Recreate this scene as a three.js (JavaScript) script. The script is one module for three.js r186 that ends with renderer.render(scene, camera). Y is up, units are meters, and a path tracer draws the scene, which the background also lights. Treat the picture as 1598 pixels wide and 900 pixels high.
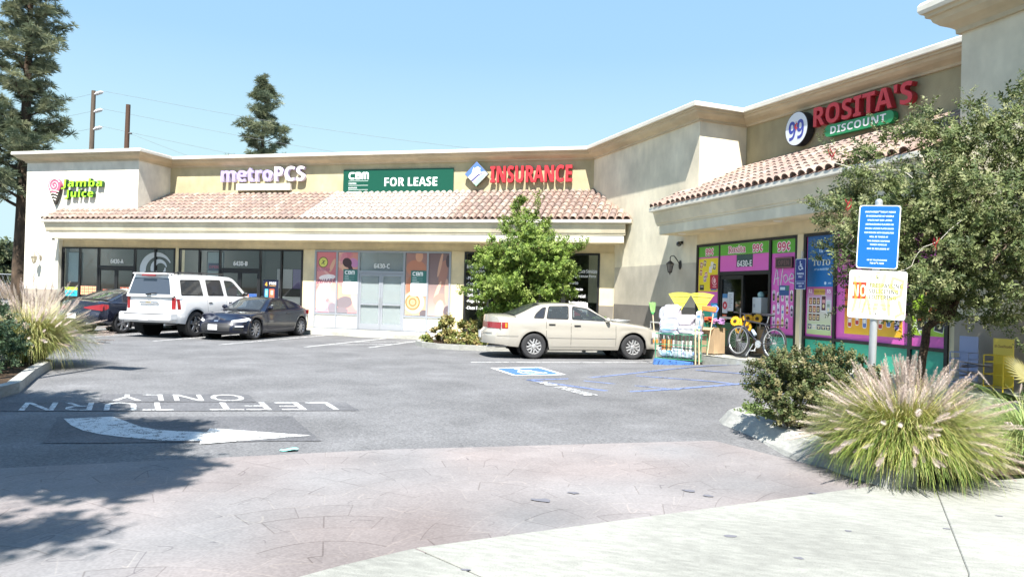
import * as THREE from 'three';
import { mergeGeometries, mergeVertices, toCreasedNormals } from 'three/addons/utils/BufferGeometryUtils.js';
import { RoundedBoxGeometry } from 'three/addons/geometries/RoundedBoxGeometry.js';
import { TextGeometry } from 'three/addons/geometries/TextGeometry.js';
import { FontLoader } from 'three/addons/loaders/FontLoader.js';

// ---------------------------------------------------------------- camera, sky, sun, exposure
const scene = new THREE.Scene();
const camera = new THREE.PerspectiveCamera(42.74, 16 / 9, 0.1, 900);
{
  const D = Math.PI / 180, yaw = -14.8 * D, pitch = 0.4 * D;
  camera.position.set(0, 1.6, 0);
  camera.rotation.order = 'YXZ';
  camera.rotation.set(pitch, -yaw, 1.55 * D);
}
const renderer = new THREE.WebGLRenderer({ antialias: true });
renderer.toneMapping = THREE.LinearToneMapping;
renderer.toneMappingExposure = 3.0;
renderer.shadowMap.enabled = true;
const SUN = new THREE.Vector3(0.2, 1.6, 1).normalize();
{
  const w = 256, h = 256, data = new Float32Array(w * h * 4);
  const stops = [[0, [0.40, 0.54, 0.57]], [5, [0.39, 0.53, 0.57]], [10, [0.355, 0.52, 0.58]], [18, [0.245, 0.415, 0.60]], [30, [0.20, 0.36, 0.59]], [55, [0.16, 0.30, 0.54]], [90, [0.14, 0.27, 0.50]]];
  for (let j = 0; j < h; j++) {
    const el = ((j + 0.5) / h - 0.5) * 180;
    let c;
    if (el <= 0) c = [0.30, 0.32, 0.32];
    else {
      let k = 0; while (k < stops.length - 2 && el > stops[k + 1][0]) k++;
      const t = (el - stops[k][0]) / (stops[k + 1][0] - stops[k][0]);
      c = stops[k][1].map((a, i) => a + (stops[k + 1][1][i] - a) * t);
    }
    for (let i = 0; i < w; i++) data.set([c[0] * 0.585, c[1] * 0.585, c[2] * 0.585, 1], (j * w + i) * 4);
  }
  const sky = new THREE.DataTexture(data, w, h, THREE.RGBAFormat, THREE.FloatType);
  sky.mapping = THREE.EquirectangularReflectionMapping;
  sky.magFilter = THREE.LinearFilter; sky.minFilter = THREE.LinearFilter; sky.needsUpdate = true;
  scene.background = sky; scene.environment = sky;
}
const sun = new THREE.DirectionalLight(new THREE.Color(1, 0.965, 0.9), 4.2);
sun.position.copy(SUN).multiplyScalar(80).add(new THREE.Vector3(-8, 0, -18));
sun.target.position.set(-8, 0, -18);
sun.castShadow = true;
Object.assign(sun.shadow.camera, { left: -45, right: 45, top: 45, bottom: -45, near: 1, far: 200 });
sun.shadow.mapSize.set(4096, 4096);
scene.add(sun, sun.target);

// ---------------------------------------------------------------- helpers
let seed = 12345;
const rnd = () => { seed = (seed + 0x6d2b79f5) | 0; let t = Math.imul(seed ^ (seed >>> 15), 1 | seed); t = (t + Math.imul(t ^ (t >>> 7), 61 | t)) ^ t; return ((t ^ (t >>> 14)) >>> 0) / 4294967296; };
const rr = (a, b) => a + (b - a) * rnd();
const pick = (a) => a[Math.floor(rnd() * a.length)];
const V = (x, y, z) => new THREE.Vector3(x, y, z);
const lerp = (a, b, t) => a + (b - a) * t;
const clamp01 = (t) => Math.max(0, Math.min(1, t));
const smooth = (a, b, x) => { const t = clamp01((x - a) / (b - a)); return t * t * (3 - 2 * t); };
const names = {};
const numbered = (n) => { const k = names[n] = (names[n] ?? -1) + 1; return k ? n + '_' + String(k).padStart(3, '0') : n; };
function tag(o, label, category, group, kind) {
  o.userData = { label, category };
  if (group) o.userData.group = group;
  if (kind) o.userData.kind = kind;
  return o;
}
function thing(name, label, category, pos = [0, 0, 0], turn = 0, group) {
  const o = new THREE.Group(); o.name = numbered(name);
  o.position.set(...pos); o.rotation.y = turn; scene.add(o);
  return tag(o, label, category, group);
}
function mesh(name, geo, mat, parent = scene) {
  if (Array.isArray(geo)) geo = join(geo);
  const m = new THREE.Mesh(geo, mat);
  m.name = parent === scene ? numbered(name) : name;
  m.castShadow = m.receiveShadow = true;
  parent.add(m);
  return m;
}
function struct(name, geo, mat, label) { const m = mesh(name, geo, mat); m.userData.kind = 'structure'; if (label) m.userData.label = label; return m; }
function join(list) {
  list = list.filter(Boolean).map((g) => { const n = g.index ? g.toNonIndexed() : g; for (const k of Object.keys(n.attributes)) if (!['position', 'normal', 'uv'].includes(k)) n.deleteAttribute(k); if (!n.attributes.normal) n.computeVertexNormals(); if (!n.attributes.uv) n.setAttribute('uv', new THREE.BufferAttribute(new Float32Array(n.attributes.position.count * 2), 2)); return n; });
  return list.length === 1 ? list[0] : mergeGeometries(list);
}
function copyOf(root, label, pos, turn, group) {
  const c = root.clone(); c.name = numbered(root.name.replace(/_\d{3}$/, '')); scene.add(c);
  c.userData = { ...root.userData, label }; if (group) c.userData.group = group;
  if (pos) c.position.set(...pos); if (turn !== undefined) c.rotation.y = turn;
  return c;
}
const std = (c, rough = 0.8, o = {}) => new THREE.MeshStandardMaterial({ color: c instanceof THREE.Color || typeof c === 'string' || typeof c === 'number' ? c : new THREE.Color().setRGB(...c), roughness: rough, ...o });
const phys = (c, rough = 0.5, o = {}) => new THREE.MeshPhysicalMaterial({ color: c instanceof THREE.Color || typeof c === 'string' || typeof c === 'number' ? c : new THREE.Color().setRGB(...c), roughness: rough, ...o });
// uv in metres from the plane each face lies nearest to
function metreUV(g, s = 1) {
  g = g.index ? g.toNonIndexed() : g;
  const p = g.attributes.position, uv = new Float32Array(p.count * 2), a = V(), b = V(), c = V(), n = V();
  for (let i = 0; i < p.count; i += 3) {
    a.fromBufferAttribute(p, i); b.fromBufferAttribute(p, i + 1); c.fromBufferAttribute(p, i + 2);
    n.crossVectors(b.clone().sub(a), c.clone().sub(a)).normalize();
    const up = Math.abs(n.y) > 0.7, t = up ? null : V(n.z, 0, -n.x).normalize();
    [a, b, c].forEach((q, k) => { uv[(i + k) * 2] = (up ? q.x : q.dot(t)) * s; uv[(i + k) * 2 + 1] = (up ? -q.z : q.y) * s; });
  }
  g.setAttribute('uv', new THREE.BufferAttribute(uv, 2));
  return g;
}
function bx(x0, x1, y0, y1, z0, z1, M) { const g = new THREE.BoxGeometry(x1 - x0, y1 - y0, z1 - z0); g.translate((x0 + x1) / 2, (y0 + y1) / 2, (z0 + z1) / 2); if (M) g.applyMatrix4(M); return g; }
function rbx(x0, x1, y0, y1, z0, z1, r = 0.01, M, seg = 2) { const g = new RoundedBoxGeometry(x1 - x0, y1 - y0, z1 - z0, seg, r); g.translate((x0 + x1) / 2, (y0 + y1) / 2, (z0 + z1) / 2); if (M) g.applyMatrix4(M); return g; }
function tube(pts, r, seg = 16, rad = 6) { return new THREE.TubeGeometry(new THREE.CatmullRomCurve3(pts), seg, r, rad, false); }
function bar(a, b, r0, r1 = r0, n = 8) {
  const d = b.clone().sub(a), g = new THREE.CylinderGeometry(r1, r0, d.length(), n);
  g.applyQuaternion(new THREE.Quaternion().setFromUnitVectors(V(0, 1, 0), d.normalize())); g.translate((a.x + b.x) / 2, (a.y + b.y) / 2, (a.z + b.z) / 2);
  return g;
}
const lathe = (pts, n = 24) => new THREE.LatheGeometry(pts.map(([x, y]) => new THREE.Vector2(x, y)), n);
// profile [[offset outwards, height] ...] swept along a plan path [[x, z] ...]; outwards is to the right-hand viewer side (-dz, dx)
function sweep(profile, path, closed = false, caps = true) {
  const n = path.length, P = [], pos = [], m = profile.length;
  const dir = (i, j) => { const dx = path[j][0] - path[i][0], dz = path[j][1] - path[i][1], l = Math.hypot(dx, dz); return [-dz / l, dx / l]; };
  for (let i = 0; i < n; i++) {
    const a = closed || i > 0 ? dir((i + n - 1) % n, i) : dir(i, i + 1), b = closed || i < n - 1 ? dir(i, (i + 1) % n) : a;
    const k = 1 + a[0] * b[0] + a[1] * b[1], mx = (a[0] + b[0]) / k, mz = (a[1] + b[1]) / k;
    P.push(profile.map(([o, y]) => V(path[i][0] + mx * o, y + (path[i][2] || 0), path[i][1] + mz * o)));
  }
  const tri = (a, b, c) => pos.push(a.x, a.y, a.z, b.x, b.y, b.z, c.x, c.y, c.z);
  for (let i = 0; i < (closed ? n : n - 1); i++) { const A = P[i], B = P[(i + 1) % n]; for (let j = 0; j < m; j++) { const k = (j + 1) % m; tri(A[j], B[j], B[k]); tri(A[j], B[k], A[k]); } }
  if (!closed && caps) {
    const f = THREE.ShapeUtils.triangulateShape(profile.map(([o, y]) => new THREE.Vector2(o, y)), []);
    for (const [a, b, c] of f) { tri(P[0][a], P[0][b], P[0][c]); tri(P[n - 1][a], P[n - 1][c], P[n - 1][b]); }
  }
  const g = new THREE.BufferGeometry(); g.setAttribute('position', new THREE.Float32BufferAttribute(pos, 3)); g.computeVertexNormals();
  return metreUV(g);
}
function gridPatch(f, u0, u1, v0, v1, nu, nv) {
  const pos = [], uv = [], idx = [];
  for (let j = 0; j <= nv; j++) for (let i = 0; i <= nu; i++) { const p = f(lerp(u0, u1, i / nu), lerp(v0, v1, j / nv)); pos.push(p.x, p.y, p.z); uv.push(i / nu, j / nv); }
  for (let j = 0; j < nv; j++) for (let i = 0; i < nu; i++) { const a = j * (nu + 1) + i, b = a + 1, c = a + nu + 1, d = c + 1; idx.push(a, b, d, a, d, c); }
  const g = new THREE.BufferGeometry(); g.setAttribute('position', new THREE.Float32BufferAttribute(pos, 3)); g.setAttribute('uv', new THREE.Float32BufferAttribute(uv, 2)); g.setIndex(idx); g.computeVertexNormals();
  return g;
}
function polyShape(pts) { const s = new THREE.Shape(); pts.forEach(([x, y], i) => (i ? s.lineTo(x, y) : s.moveTo(x, y))); s.closePath(); return s; }
function flat(pts, y, hf) { const g = new THREE.ShapeGeometry(polyShape(pts.map(([x, z]) => [x, -z]))); g.rotateX(-Math.PI / 2); const p = g.attributes.position; for (let i = 0; i < p.count; i++) p.setY(i, y + (hf ? hf(p.getX(i), p.getZ(i)) : 0)); return metreUV(g); }

// ---------------------------------------------------------------- textures
const noiseCache = {};
function noiseGrid(n, s) { const k = n + '_' + s; if (noiseCache[k]) return noiseCache[k]; const old = seed; seed = s * 7919 + n; const a = new Float32Array(n * n); for (let i = 0; i < n * n; i++) a[i] = rnd(); seed = old; return (noiseCache[k] = a); }
function vnoise(u, v, n, s) { // tiles over [0,1]
  const g = noiseGrid(n, s), x = u * n, y = v * n, xi = Math.floor(x), yi = Math.floor(y), fx = x - xi, fy = y - yi, sx = fx * fx * (3 - 2 * fx), sy = fy * fy * (3 - 2 * fy);
  const at = (i, j) => g[(((j % n) + n) % n) * n + (((i % n) + n) % n)];
  return lerp(lerp(at(xi, yi), at(xi + 1, yi), sx), lerp(at(xi, yi + 1), at(xi + 1, yi + 1), sx), sy);
}
function dataTex(n, f, srgb, metres) {
  const d = new Uint8Array(n * n * 4);
  for (let j = 0; j < n; j++) for (let i = 0; i < n; i++) { const c = f(i / n, j / n), k = (j * n + i) * 4; for (let q = 0; q < 3; q++) d[k + q] = Math.max(0, Math.min(255, Math.round((Array.isArray(c) ? c[q] : c) * 255))); d[k + 3] = 255; }
  const t = new THREE.DataTexture(d, n, n, THREE.RGBAFormat); t.wrapS = t.wrapT = THREE.RepeatWrapping; t.magFilter = THREE.LinearFilter; t.minFilter = THREE.LinearMipmapLinearFilter; t.generateMipmaps = true;
  if (srgb) t.colorSpace = THREE.SRGBColorSpace;
  t.repeat.set(1 / metres, 1 / metres); t.needsUpdate = true;
  return t;
}
function canvasTex(w, h, draw) {
  const c = document.createElement('canvas'); c.width = w; c.height = h; const x = c.getContext('2d'); draw(x, w, h);
  const t = new THREE.CanvasTexture(c); t.colorSpace = THREE.SRGBColorSpace; t.anisotropy = 8; return t;
}
const fbm = (u, v, n, s, oct = 4) => { let a = 0, w = 0.5, t = 0; for (let o = 0; o < oct; o++) { a += w * vnoise(u, v, n << o, s + o); t += w; w *= 0.55; } return a / t; };
const stuccoBump = dataTex(512, (u, v) => 0.45 * fbm(u, v, 64, 3, 3) + 0.55 * fbm(u, v, 8, 9, 3), false, 1.2);
const stuccoTone = dataTex(512, (u, v) => { const a = fbm(u, v, 4, 21, 6), b = fbm(u, v * 0.5, 24, 31, 3); const k = 0.92 + 0.11 * (a - 0.5) * 2 + 0.07 * (b - 0.5); return [k, k * 0.995, k * 0.985]; }, true, 3.7);
const stucco = (c, b = 0.006) => std(c, 0.92, { bumpMap: stuccoBump, bumpScale: b, map: stuccoTone });
const asphaltTone = dataTex(1024, (u, v) => { const g = rnd(), k = 0.60 + 0.20 * (fbm(u, v, 6, 41, 5) - 0.5) + 0.17 * (vnoise(u, v, 256, 5) - 0.5) + (g > 0.93 ? 0.15 * rnd() : 0) - (g < 0.06 ? 0.1 : 0); return [k, k, k * 1.01]; }, true, 4.3);
const asphaltBump = dataTex(512, (u, v) => 0.6 * vnoise(u, v, 256, 51) + 0.4 * vnoise(u, v, 128, 52), false, 2.1);
const concreteTone = dataTex(1024, (u, v) => { const st = fbm(u * 1, v * 1, 5, 61, 6), sp = rnd(); const streak = vnoise(u * 0.35 + 0.2, v, 200, 63); const k = 0.86 + 0.25 * (st - 0.5) + 0.1 * (streak - 0.5) + 0.1 * Math.min(0, fbm(u, v, 3, 65, 3) - 0.5) + (sp > 0.985 ? -0.14 : 0) + 0.08 * (rnd() - 0.5); return [k, k * 0.998, k * 0.97]; }, true, 5.1);
const concreteBump = dataTex(512, (u, v) => 0.5 * vnoise(u, v, 200, 71) + 0.5 * fbm(u, v, 16, 72, 3), false, 1.7);
const soilTone = dataTex(512, (u, v) => { const k = 0.5 + 0.7 * (fbm(u, v, 24, 81, 4) - 0.5) + 0.2 * (rnd() - 0.5); return [k, k * 0.86, k * 0.68]; }, true, 1.3);
const barkTone = dataTex(256, (u, v) => { const k = 0.55 + 0.5 * (fbm(u, v * 0.3, 32, 91, 3) - 0.5); return [k, k * 0.9, k * 0.8]; }, true, 0.6);

const font = await new FontLoader().loadAsync('fonts/droid/droid_sans_bold.typeface.json');
const fontLight = await new FontLoader().loadAsync('fonts/droid/droid_sans_regular.typeface.json');
const fontSerif = await new FontLoader().loadAsync('fonts/droid/droid_serif_bold.typeface.json');
// solid letters fitted into w x h, centred at the origin, front face at z = depth
function letters(text, w, h, depth, f = font, bevel = 0.006) {
  const g = new TextGeometry(text, { font: f, size: 1, depth: 1, curveSegments: 5, bevelEnabled: false });
  g.computeBoundingBox(); const b = g.boundingBox;
  g.translate(-(b.min.x + b.max.x) / 2, -(b.min.y + b.max.y) / 2, 0);
  g.scale(w / (b.max.x - b.min.x), h / (b.max.y - b.min.y), depth);
  return g;
}
function flatLetters(text, w, h, f = font) {
  const g = new THREE.ShapeGeometry(f.generateShapes(text, 1), 5); g.computeBoundingBox(); const b = g.boundingBox;
  g.translate(-(b.min.x + b.max.x) / 2, -(b.min.y + b.max.y) / 2, 0); g.scale(w / (b.max.x - b.min.x), h / (b.max.y - b.min.y), 1);
  return g;
}
// ---------------------------------------------------------------- frames of the two wings
const P0 = V(-2.75, 0, -24.2), EX = V(0.53, 0, 0.848).normalize(), EZ = V(-EX.z, 0, EX.x), UP = V(0, 1, 0);
const ML = new THREE.Matrix4().makeTranslation(0, 0, -24.4);
const MR = new THREE.Matrix4().makeBasis(EX, UP, EZ).setPosition(P0);
const TR = -Math.atan2(EX.z, EX.x);                             // turn of the right wing
const R = (s, y, o) => V(P0.x + EX.x * s + EZ.x * o, y, P0.z + EX.z * s + EZ.z * o);
const R2 = (s, o) => { const p = R(s, 0, o); return [p.x, p.z]; };
const toR = (x, z) => [(x - P0.x) * EX.x + (z - P0.z) * EX.z, (x - P0.x) * EZ.x + (z - P0.z) * EZ.z];
// the lot rises a little towards the right wing's shops
const G = (x, z) => { const [s, o] = toR(x, z); return 0.27 * smooth(5.5, 9.5, s) * smooth(5.5, 1.3, o) * (1 - smooth(10.5, 13.5, s)); };
const walkY = (s) => 0.15 + 0.2 * smooth(2, 9, s);             // top of the walk along the right wing

// ---------------------------------------------------------------- ground
{
  const g = new THREE.PlaneGeometry(1600, 1600); g.rotateX(-Math.PI / 2); g.translate(0, -0.12, 0);
  struct('ground', metreUV(g), std([0.34, 0.30, 0.23], 1, { map: soilTone }), 'bare sandy ground running to the horizon');
}
{
  const n = 90, g = new THREE.PlaneGeometry(78, 78, n, n); g.rotateX(-Math.PI / 2); g.translate(-14, 0, -17);
  const p = g.attributes.position;
  for (let i = 0; i < p.count; i++) { const x = p.getX(i), z = p.getZ(i), [, o] = toR(x, z); p.setY(i, G(x, z) - 0.004 - (toR(x, z)[0] > 15.2 ? 0.05 : 0)); }
  const gg = metreUV(g), q = gg.attributes.position, c = new Float32Array(q.count * 3);
  for (let i = 0; i < q.count; i++) { const x = q.getX(i), z = q.getZ(i); const k = 0.86 + 0.34 * fbm(x / 40 + 3, z / 40 + 3, 7, 101, 4); c.set([k, k, k * 1.005], i * 3); }
  gg.setAttribute('color', new THREE.BufferAttribute(c, 3)); gg.computeVertexNormals();
  struct('parking_lot', gg, std([0.39, 0.388, 0.386], 0.93, { map: asphaltTone, bumpMap: asphaltBump, bumpScale: 0.004, vertexColors: true }), 'worn grey asphalt of the parking lot in front of the shops');
}
// stamped driveway apron: one slab with a fan pattern pressed into it
const fan = (() => {
  const N = 2048, T = 6.4;
  const draw = (bump) => canvasTex(N, N, (x) => {
    const k = N / T, Rr = 1.6 * k, W = T / 3 * k, Hh = T / 6 * k;
    x.fillStyle = bump ? '#b0b0b0' : '#a39f9e'; x.fillRect(0, 0, N, N);
    const old = seed; seed = 777;
    for (let j = -2; j < 9; j++) for (let i = -1; i < 5; i++) {
      const cx = (i + (((j % 2) + 2) % 2) * 0.5) * W, cy = j * Hh;
      x.save(); x.beginPath(); x.arc(cx, cy, Rr, 0, 7); x.clip();
      x.fillStyle = bump ? '#b0b0b0' : '#a39f9e'; x.fillRect(cx - Rr, cy - Rr, Rr * 2, Rr * 2);
      for (let q = 0; q < 6; q++) {
        const r0 = Rr * (1 - q * 0.165), r1 = Rr * (1 - (q + 1) * 0.165), n = Math.max(5, Math.round(24 * (r0 / Rr)));
        for (let a = 0; a < n; a++) {
          const a0 = ((a + (q % 2) * 0.5) / n) * 6.2832, a1 = a0 + 6.2832 / n, t = ((((i * 7 + j * 13 + q * 5 + a * 3) % 9) + 9) % 9) / 9;
          x.beginPath(); x.arc(cx, cy, r0, a0, a1); x.arc(cx, cy, Math.max(1, r1), a1, a0, true); x.closePath();
          if (!bump) { const v = 160 + t * 6; x.fillStyle = `rgb(${v + 3},${v - 1},${v - 1})`; x.fill(); }
          x.lineWidth = bump ? 6 : 3; x.strokeStyle = bump ? '#868686' : (t > 0.45 ? 'rgba(200,194,188,0.3)' : t > 0.15 ? 'rgba(128,120,118,0.16)' : 'rgba(92,84,82,0.4)'); x.stroke();
        }
      }
      x.restore();
    }
    if (!bump) for (let q = 0; q < 420; q++) { // scuffs and drips
      const px = rnd() * N, py = rnd() * N, l = rr(10, 120);
      x.strokeStyle = rnd() < 0.6 ? `rgba(205,196,188,${rr(0.1, 0.5)})` : `rgba(70,66,70,${rr(0.1, 0.4)})`; x.lineWidth = rr(1, 5);
      x.beginPath(); x.moveTo(px, py); x.quadraticCurveTo(px + rr(-l, l), py + rr(-l, l), px + rr(-l, l), py + rr(-l, l)); x.stroke();
    }
    const im = x.getImageData(0, 0, N, N), d = im.data;
    for (let y = 0; y < N; y++) for (let xx = 0; xx < N; xx++) {
      const o = (y * N + xx) * 4, m = bump ? 22 * (vnoise(xx / N, y / N, 256, 111) - 0.5) : 64 * (fbm(xx / N, y / N, 5, 121, 5) - 0.5) + 18 * (vnoise(xx / N, y / N, 512, 131) - 0.5);
      const w = bump ? 0 : 10 * (vnoise(xx / N, y / N, 9, 141) - 0.5);
      d[o] += m + w; d[o + 1] += m; d[o + 2] += m - w * 0.4;
    }
    x.putImageData(im, 0, 0); seed = old;
  });
  const a = draw(false), b = draw(true); b.colorSpace = THREE.NoColorSpace;
  for (const t of [a, b]) { t.wrapS = t.wrapT = THREE.RepeatWrapping; t.repeat.set(1 / T, 1 / T); t.rotation = 0.5; }
  return [a, b];
})();
struct('driveway', flat([[0.12, -8.66], [1.62, -7.2], [-2.0, -3.9], [-2.9, -2.4], [-14, 4.3], [-17, 1.4], [-11, -1.45], [-5.75, -4.97], [-3.08, -6.85]], 0.002), std([0.525, 0.505, 0.495], 0.85, { map: fan[0], bumpMap: fan[1], bumpScale: 0.004 }), 'stamped concrete driveway with a pressed fan pattern');
// public pavement slabs, each with an edge of its own
{
  const m = std([0.37, 0.375, 0.36], 0.9, { map: concreteTone, bumpMap: concreteBump, bumpScale: 0.002 });
  const slab = (pts) => {
    const s = polyShape(pts.map(([x, z]) => [x, -z])), g = new THREE.ExtrudeGeometry(s, { depth: 0.1, bevelEnabled: true, bevelSize: 0.006, bevelThickness: 0.006, bevelSegments: 1 });
    g.rotateX(-Math.PI / 2); g.translate(0, -0.1, 0);
    return metreUV(g);
  };
  const pav = struct('pavement', slab([[-2.0, -3.885], [-1.715, -4.28], [-1.16, -3.955], [-0.1, -2.3], [-2.2, -1.4], [-2.88, -2.4]]), m, 'pale concrete pavement in the foreground');
  const more = [
    [[-1.70, -4.30], [1.6, -7.18], [2.02, -7.45], [1.55, -4.98], [1.3, -4.2], [0.05, -2.4], [-1.14, -3.975]],
    [[2.035, -7.455], [4.9, -9.4], [8, -7.5], [6, -5.2], [3.4, -3.9], [1.32, -4.2], [1.565, -4.98]],
    [[-0.08, -2.29], [0.07, -2.39], [1.3, -4.18], [3.4, -3.88], [6, -5.18], [8, -7.48], [14, 2], [0, 6], [-5, 2.5], [-2.18, -1.38]],
  ];
  more.forEach((p) => { const s = mesh('pavement_slab', slab(p), m, pav); });
  mesh('pavement_slab', slab([[-14.02, 4.34], [-2.9, -2.38], [-2.2, -1.36], [-5.02, 2.52], [-2, 14], [-16, 14]]), m, pav);
}
struct('street', flat([[-60, 6.6], [60, -25], [90, 0], [90, 40], [-60, 40]].map(([x, z]) => [x, z + 14]), -0.06), std([0.22, 0.22, 0.225], 0.95, { map: asphaltTone }), 'asphalt street behind the viewpoint');

// ---------------------------------------------------------------- walks, kerbs and planting beds
const concrete = std([0.68, 0.665, 0.62], 0.9, { map: concreteTone, bumpMap: concreteBump, bumpScale: 0.003 });
const kerbMat = std([0.48, 0.48, 0.47], 0.9, { map: concreteTone, bumpMap: concreteBump, bumpScale: 0.006 });
const soil = std([0.20, 0.155, 0.11], 1, { map: soilTone, bumpMap: concreteBump, bumpScale: 0.03 });
function bandWalk(pts, y0, yf) { // a walk with a top that may rise, and skirts down to y0
  const g = flat(pts, 0, yf), pos = [];
  for (let i = 0; i < pts.length; i++) { const a = pts[i], b = pts[(i + 1) % pts.length], A = V(a[0], yf(...a), a[1]), B = V(b[0], yf(...b), b[1]), a0 = V(a[0], y0, a[1]), b0 = V(b[0], y0, b[1]); for (const t of [A, a0, b0, A, b0, B]) pos.push(t.x, t.y, t.z); }
  const s = new THREE.BufferGeometry(); s.setAttribute('position', new THREE.Float32BufferAttribute(pos, 3)); s.computeVertexNormals();
  return join([g, metreUV(s)]);
}
struct('walkway', bandWalk([[-28, -24.45], [-28, -22.95], [-12, -22.95], [-11.4, -22.75], [-8.7, -22.75], [-8.4, -22.6], [-3.3, -22.6], [-2.95, -24.45]], -0.1, () => 0.135), concrete, 'concrete walk along the left row of shopfronts');
{
  const front = [], back = [];
  for (let s = 0.4; s <= 22; s += 0.6) { const w = 1.27; front.push(R2(s, w)); back.push(R2(s, -0.12)); }
  struct('walkway', bandWalk([...front, ...back.reverse()], -0.1, (x, z) => walkY(toR(x, z)[0])), concrete, 'concrete walk along the right wing shopfront');
}
const kerbProfile = (h, w = 0.16) => [[0, -0.05], [0.01, h - 0.03], [0.03, h], [w, h], [w, -0.05]].map(([o, y]) => [-o, y]);
function bed(name, label, pts, h, w = 0.16) {
  // pts run so that the outside is on the viewer side of the path direction
  struct(name, sweep(kerbProfile(h, w).map(([o, y]) => [o, y]), pts, true), kerbMat, label);
}
// right-hand planter, rounded nose towards the lot
const rightBed = [[1.62, -7.02], [1.28, -7.52], [0.75, -8.85], [0.30, -9.85], [0.26, -10.12], [0.36, -10.36], [0.62, -10.58], [2.6, -11.75], [5.2, -13.35], [6.6, -11.2], [4.6, -8.9], [3.2, -8.05]].reverse();
struct('kerb', sweep([[0.08, -0.05], [0.06, 0.0], [-0.06, 0.15], [-0.1, 0.17], [-0.26, 0.17], [-0.26, -0.05]], rightBed.slice(3, 12)), kerbMat, 'sloping concrete kerb round the planter beside the fountain grass');
struct('planting_soil', flat(rightBed, 0.055), soil, 'dark soil of the planter at the right');
const leftBed = [[-9.6, -8.26], [-10.69, -9.49], [-11.45, -10.42], [-11.62, -10.7], [-11.8, -10.85], [-12.2, -10.95], [-14, -11.0], [-16, -9.5], [-15, -6.5], [-11.0, -5.6], [-9.2, -7.3]].reverse();
struct('kerb', sweep([[0.02, -0.05], [-0.02, 0.13], [-0.05, 0.15], [-0.2, 0.15], [-0.2, -0.05]], leftBed, true), kerbMat, 'concrete kerb of the planter at the left edge');
struct('planting_soil', flat(leftBed, 0.09), soil, 'soil of the planter at the left edge');
const islandBed = [[-7.75, -19.95], [-8.1, -20.4], [-8.15, -22.3], [-3.6, -22.4], [-2.9, -21.2], [-3.4, -20.95], [-5.9, -19.65], [-6.6, -19.55], [-7.2, -19.6]];
struct('kerb', sweep([[0.02, -0.05], [-0.02, 0.12], [-0.05, 0.14], [-0.18, 0.14], [-0.18, -0.05]], [...islandBed], true), kerbMat, 'low kerb of the planting island under the small street tree');
struct('planting_soil', flat(islandBed, 0.1), soil, 'leaf-strewn soil of the planting island in front of the insurance shop');

// ---------------------------------------------------------------- painted markings
const paintTone = dataTex(512, (u, v) => { const a = fbm(u, v, 24, 151, 4), b = vnoise(u, v, 200, 161); const k = (a * 0.6 + b * 0.4) < 0.41 ? 0.5 : 0.93 + 0.07 * b; return [k, k, k]; }, true, 1.6);
const whitePaint = std([0.62, 0.62, 0.61], 0.7, { map: paintTone });
const bluePaint = std([0.155, 0.21, 0.40], 0.75, { map: paintTone });
const sealer = std([0.315, 0.315, 0.325], 0.9, { map: asphaltTone, bumpMap: asphaltBump, bumpScale: 0.004 });
function strip(a, b, w, y = 0.002) { const dx = b[0] - a[0], dz = b[1] - a[1], l = Math.hypot(dx, dz), nx = -dz / l * w / 2, nz = dx / l * w / 2, n = Math.max(1, Math.round(l / 0.5)), list = []; for (let i = 0; i < n; i++) { const p = [a[0] + dx * i / n, a[1] + dz * i / n], q = [a[0] + dx * (i + 1) / n, a[1] + dz * (i + 1) / n]; list.push(flat([[p[0] - nx, p[1] - nz], [q[0] - nx, q[1] - nz], [q[0] + nx, q[1] + nz], [p[0] + nx, p[1] + nz]], y, G)); } return join(list); }
// the exit lane's own frame: e along the text (to the driver's right, our left), f towards the street
const LE = V(-0.905, 0, 0.425).normalize(), LO = V(-4.64, 0, -8.84);
const lane = (e, f) => { e -= 0.3 * f; return [LO.x + LE.x * e + LE.z * f, LO.z + LE.z * e - LE.x * f]; };
function laneText(text, e0, e1, f0, f1) { // upside down for us: read by drivers leaving
  const g = flatLetters(text, e1 - e0, f1 - f0, fontLight), p = g.attributes.position;
  for (let i = 0; i < p.count; i++) { const [x, z] = lane((e0 + e1) / 2 + p.getX(i), (f0 + f1) / 2 + p.getY(i)); p.setXYZ(i, x, 0.006, z); }
  g.computeVertexNormals(); return metreUV(g);
}

const laneQuad = (e0, e1, f0, f1, y) => { const p = [], j = () => rr(-0.012, 0.012), n = 14; for (const [a, b, c, d] of [[e0, f0, e1, f0], [e1, f0, e1, f1], [e1, f1, e0, f1], [e0, f1, e0, f0]]) for (let i = 0; i < n; i++) p.push(lane(lerp(a, c, i / n) + j(), lerp(b, d, i / n) + j())); return flat(p, y); };
struct('asphalt_patch', [laneQuad(0.95, 2.97, -1.5, -0.745, 0.002), laneQuad(-0.25, 4.3, -0.70, 0.03, 0.002), laneQuad(0.7, 3.36, 0.45, 2.0, 0.002)], sealer, 'dark sealed patches of asphalt under the lane lettering');
struct('lane_lettering', [laneText('LEFT', 0, 1.62, -0.66, -0.02), laneText('TURN', 2.06, 3.85, -0.66, -0.0), laneText('ONLY', 1.07, 2.81, -1.43, -0.81)], whitePaint, 'white LEFT TURN ONLY painted on the exit lane, upside down from here');
struct('lane_arrow', flat([[3.29, 0.6], [2.76, 0.46], [2.45, 1.16], [2.30, 1.31], [2.13, 1.4], [1.79, 1.49], [1.73, 1.25], [0.74, 1.72], [1.91, 2.13], [1.89, 1.96], [2.25, 1.93], [2.66, 1.71], [2.86, 1.56], [3.03, 1.36], [3.18, 1.02]].map(([e, f]) => lane(e, f)), 0.006), whitePaint, 'white left-turn arrow painted on the exit lane');
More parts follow.
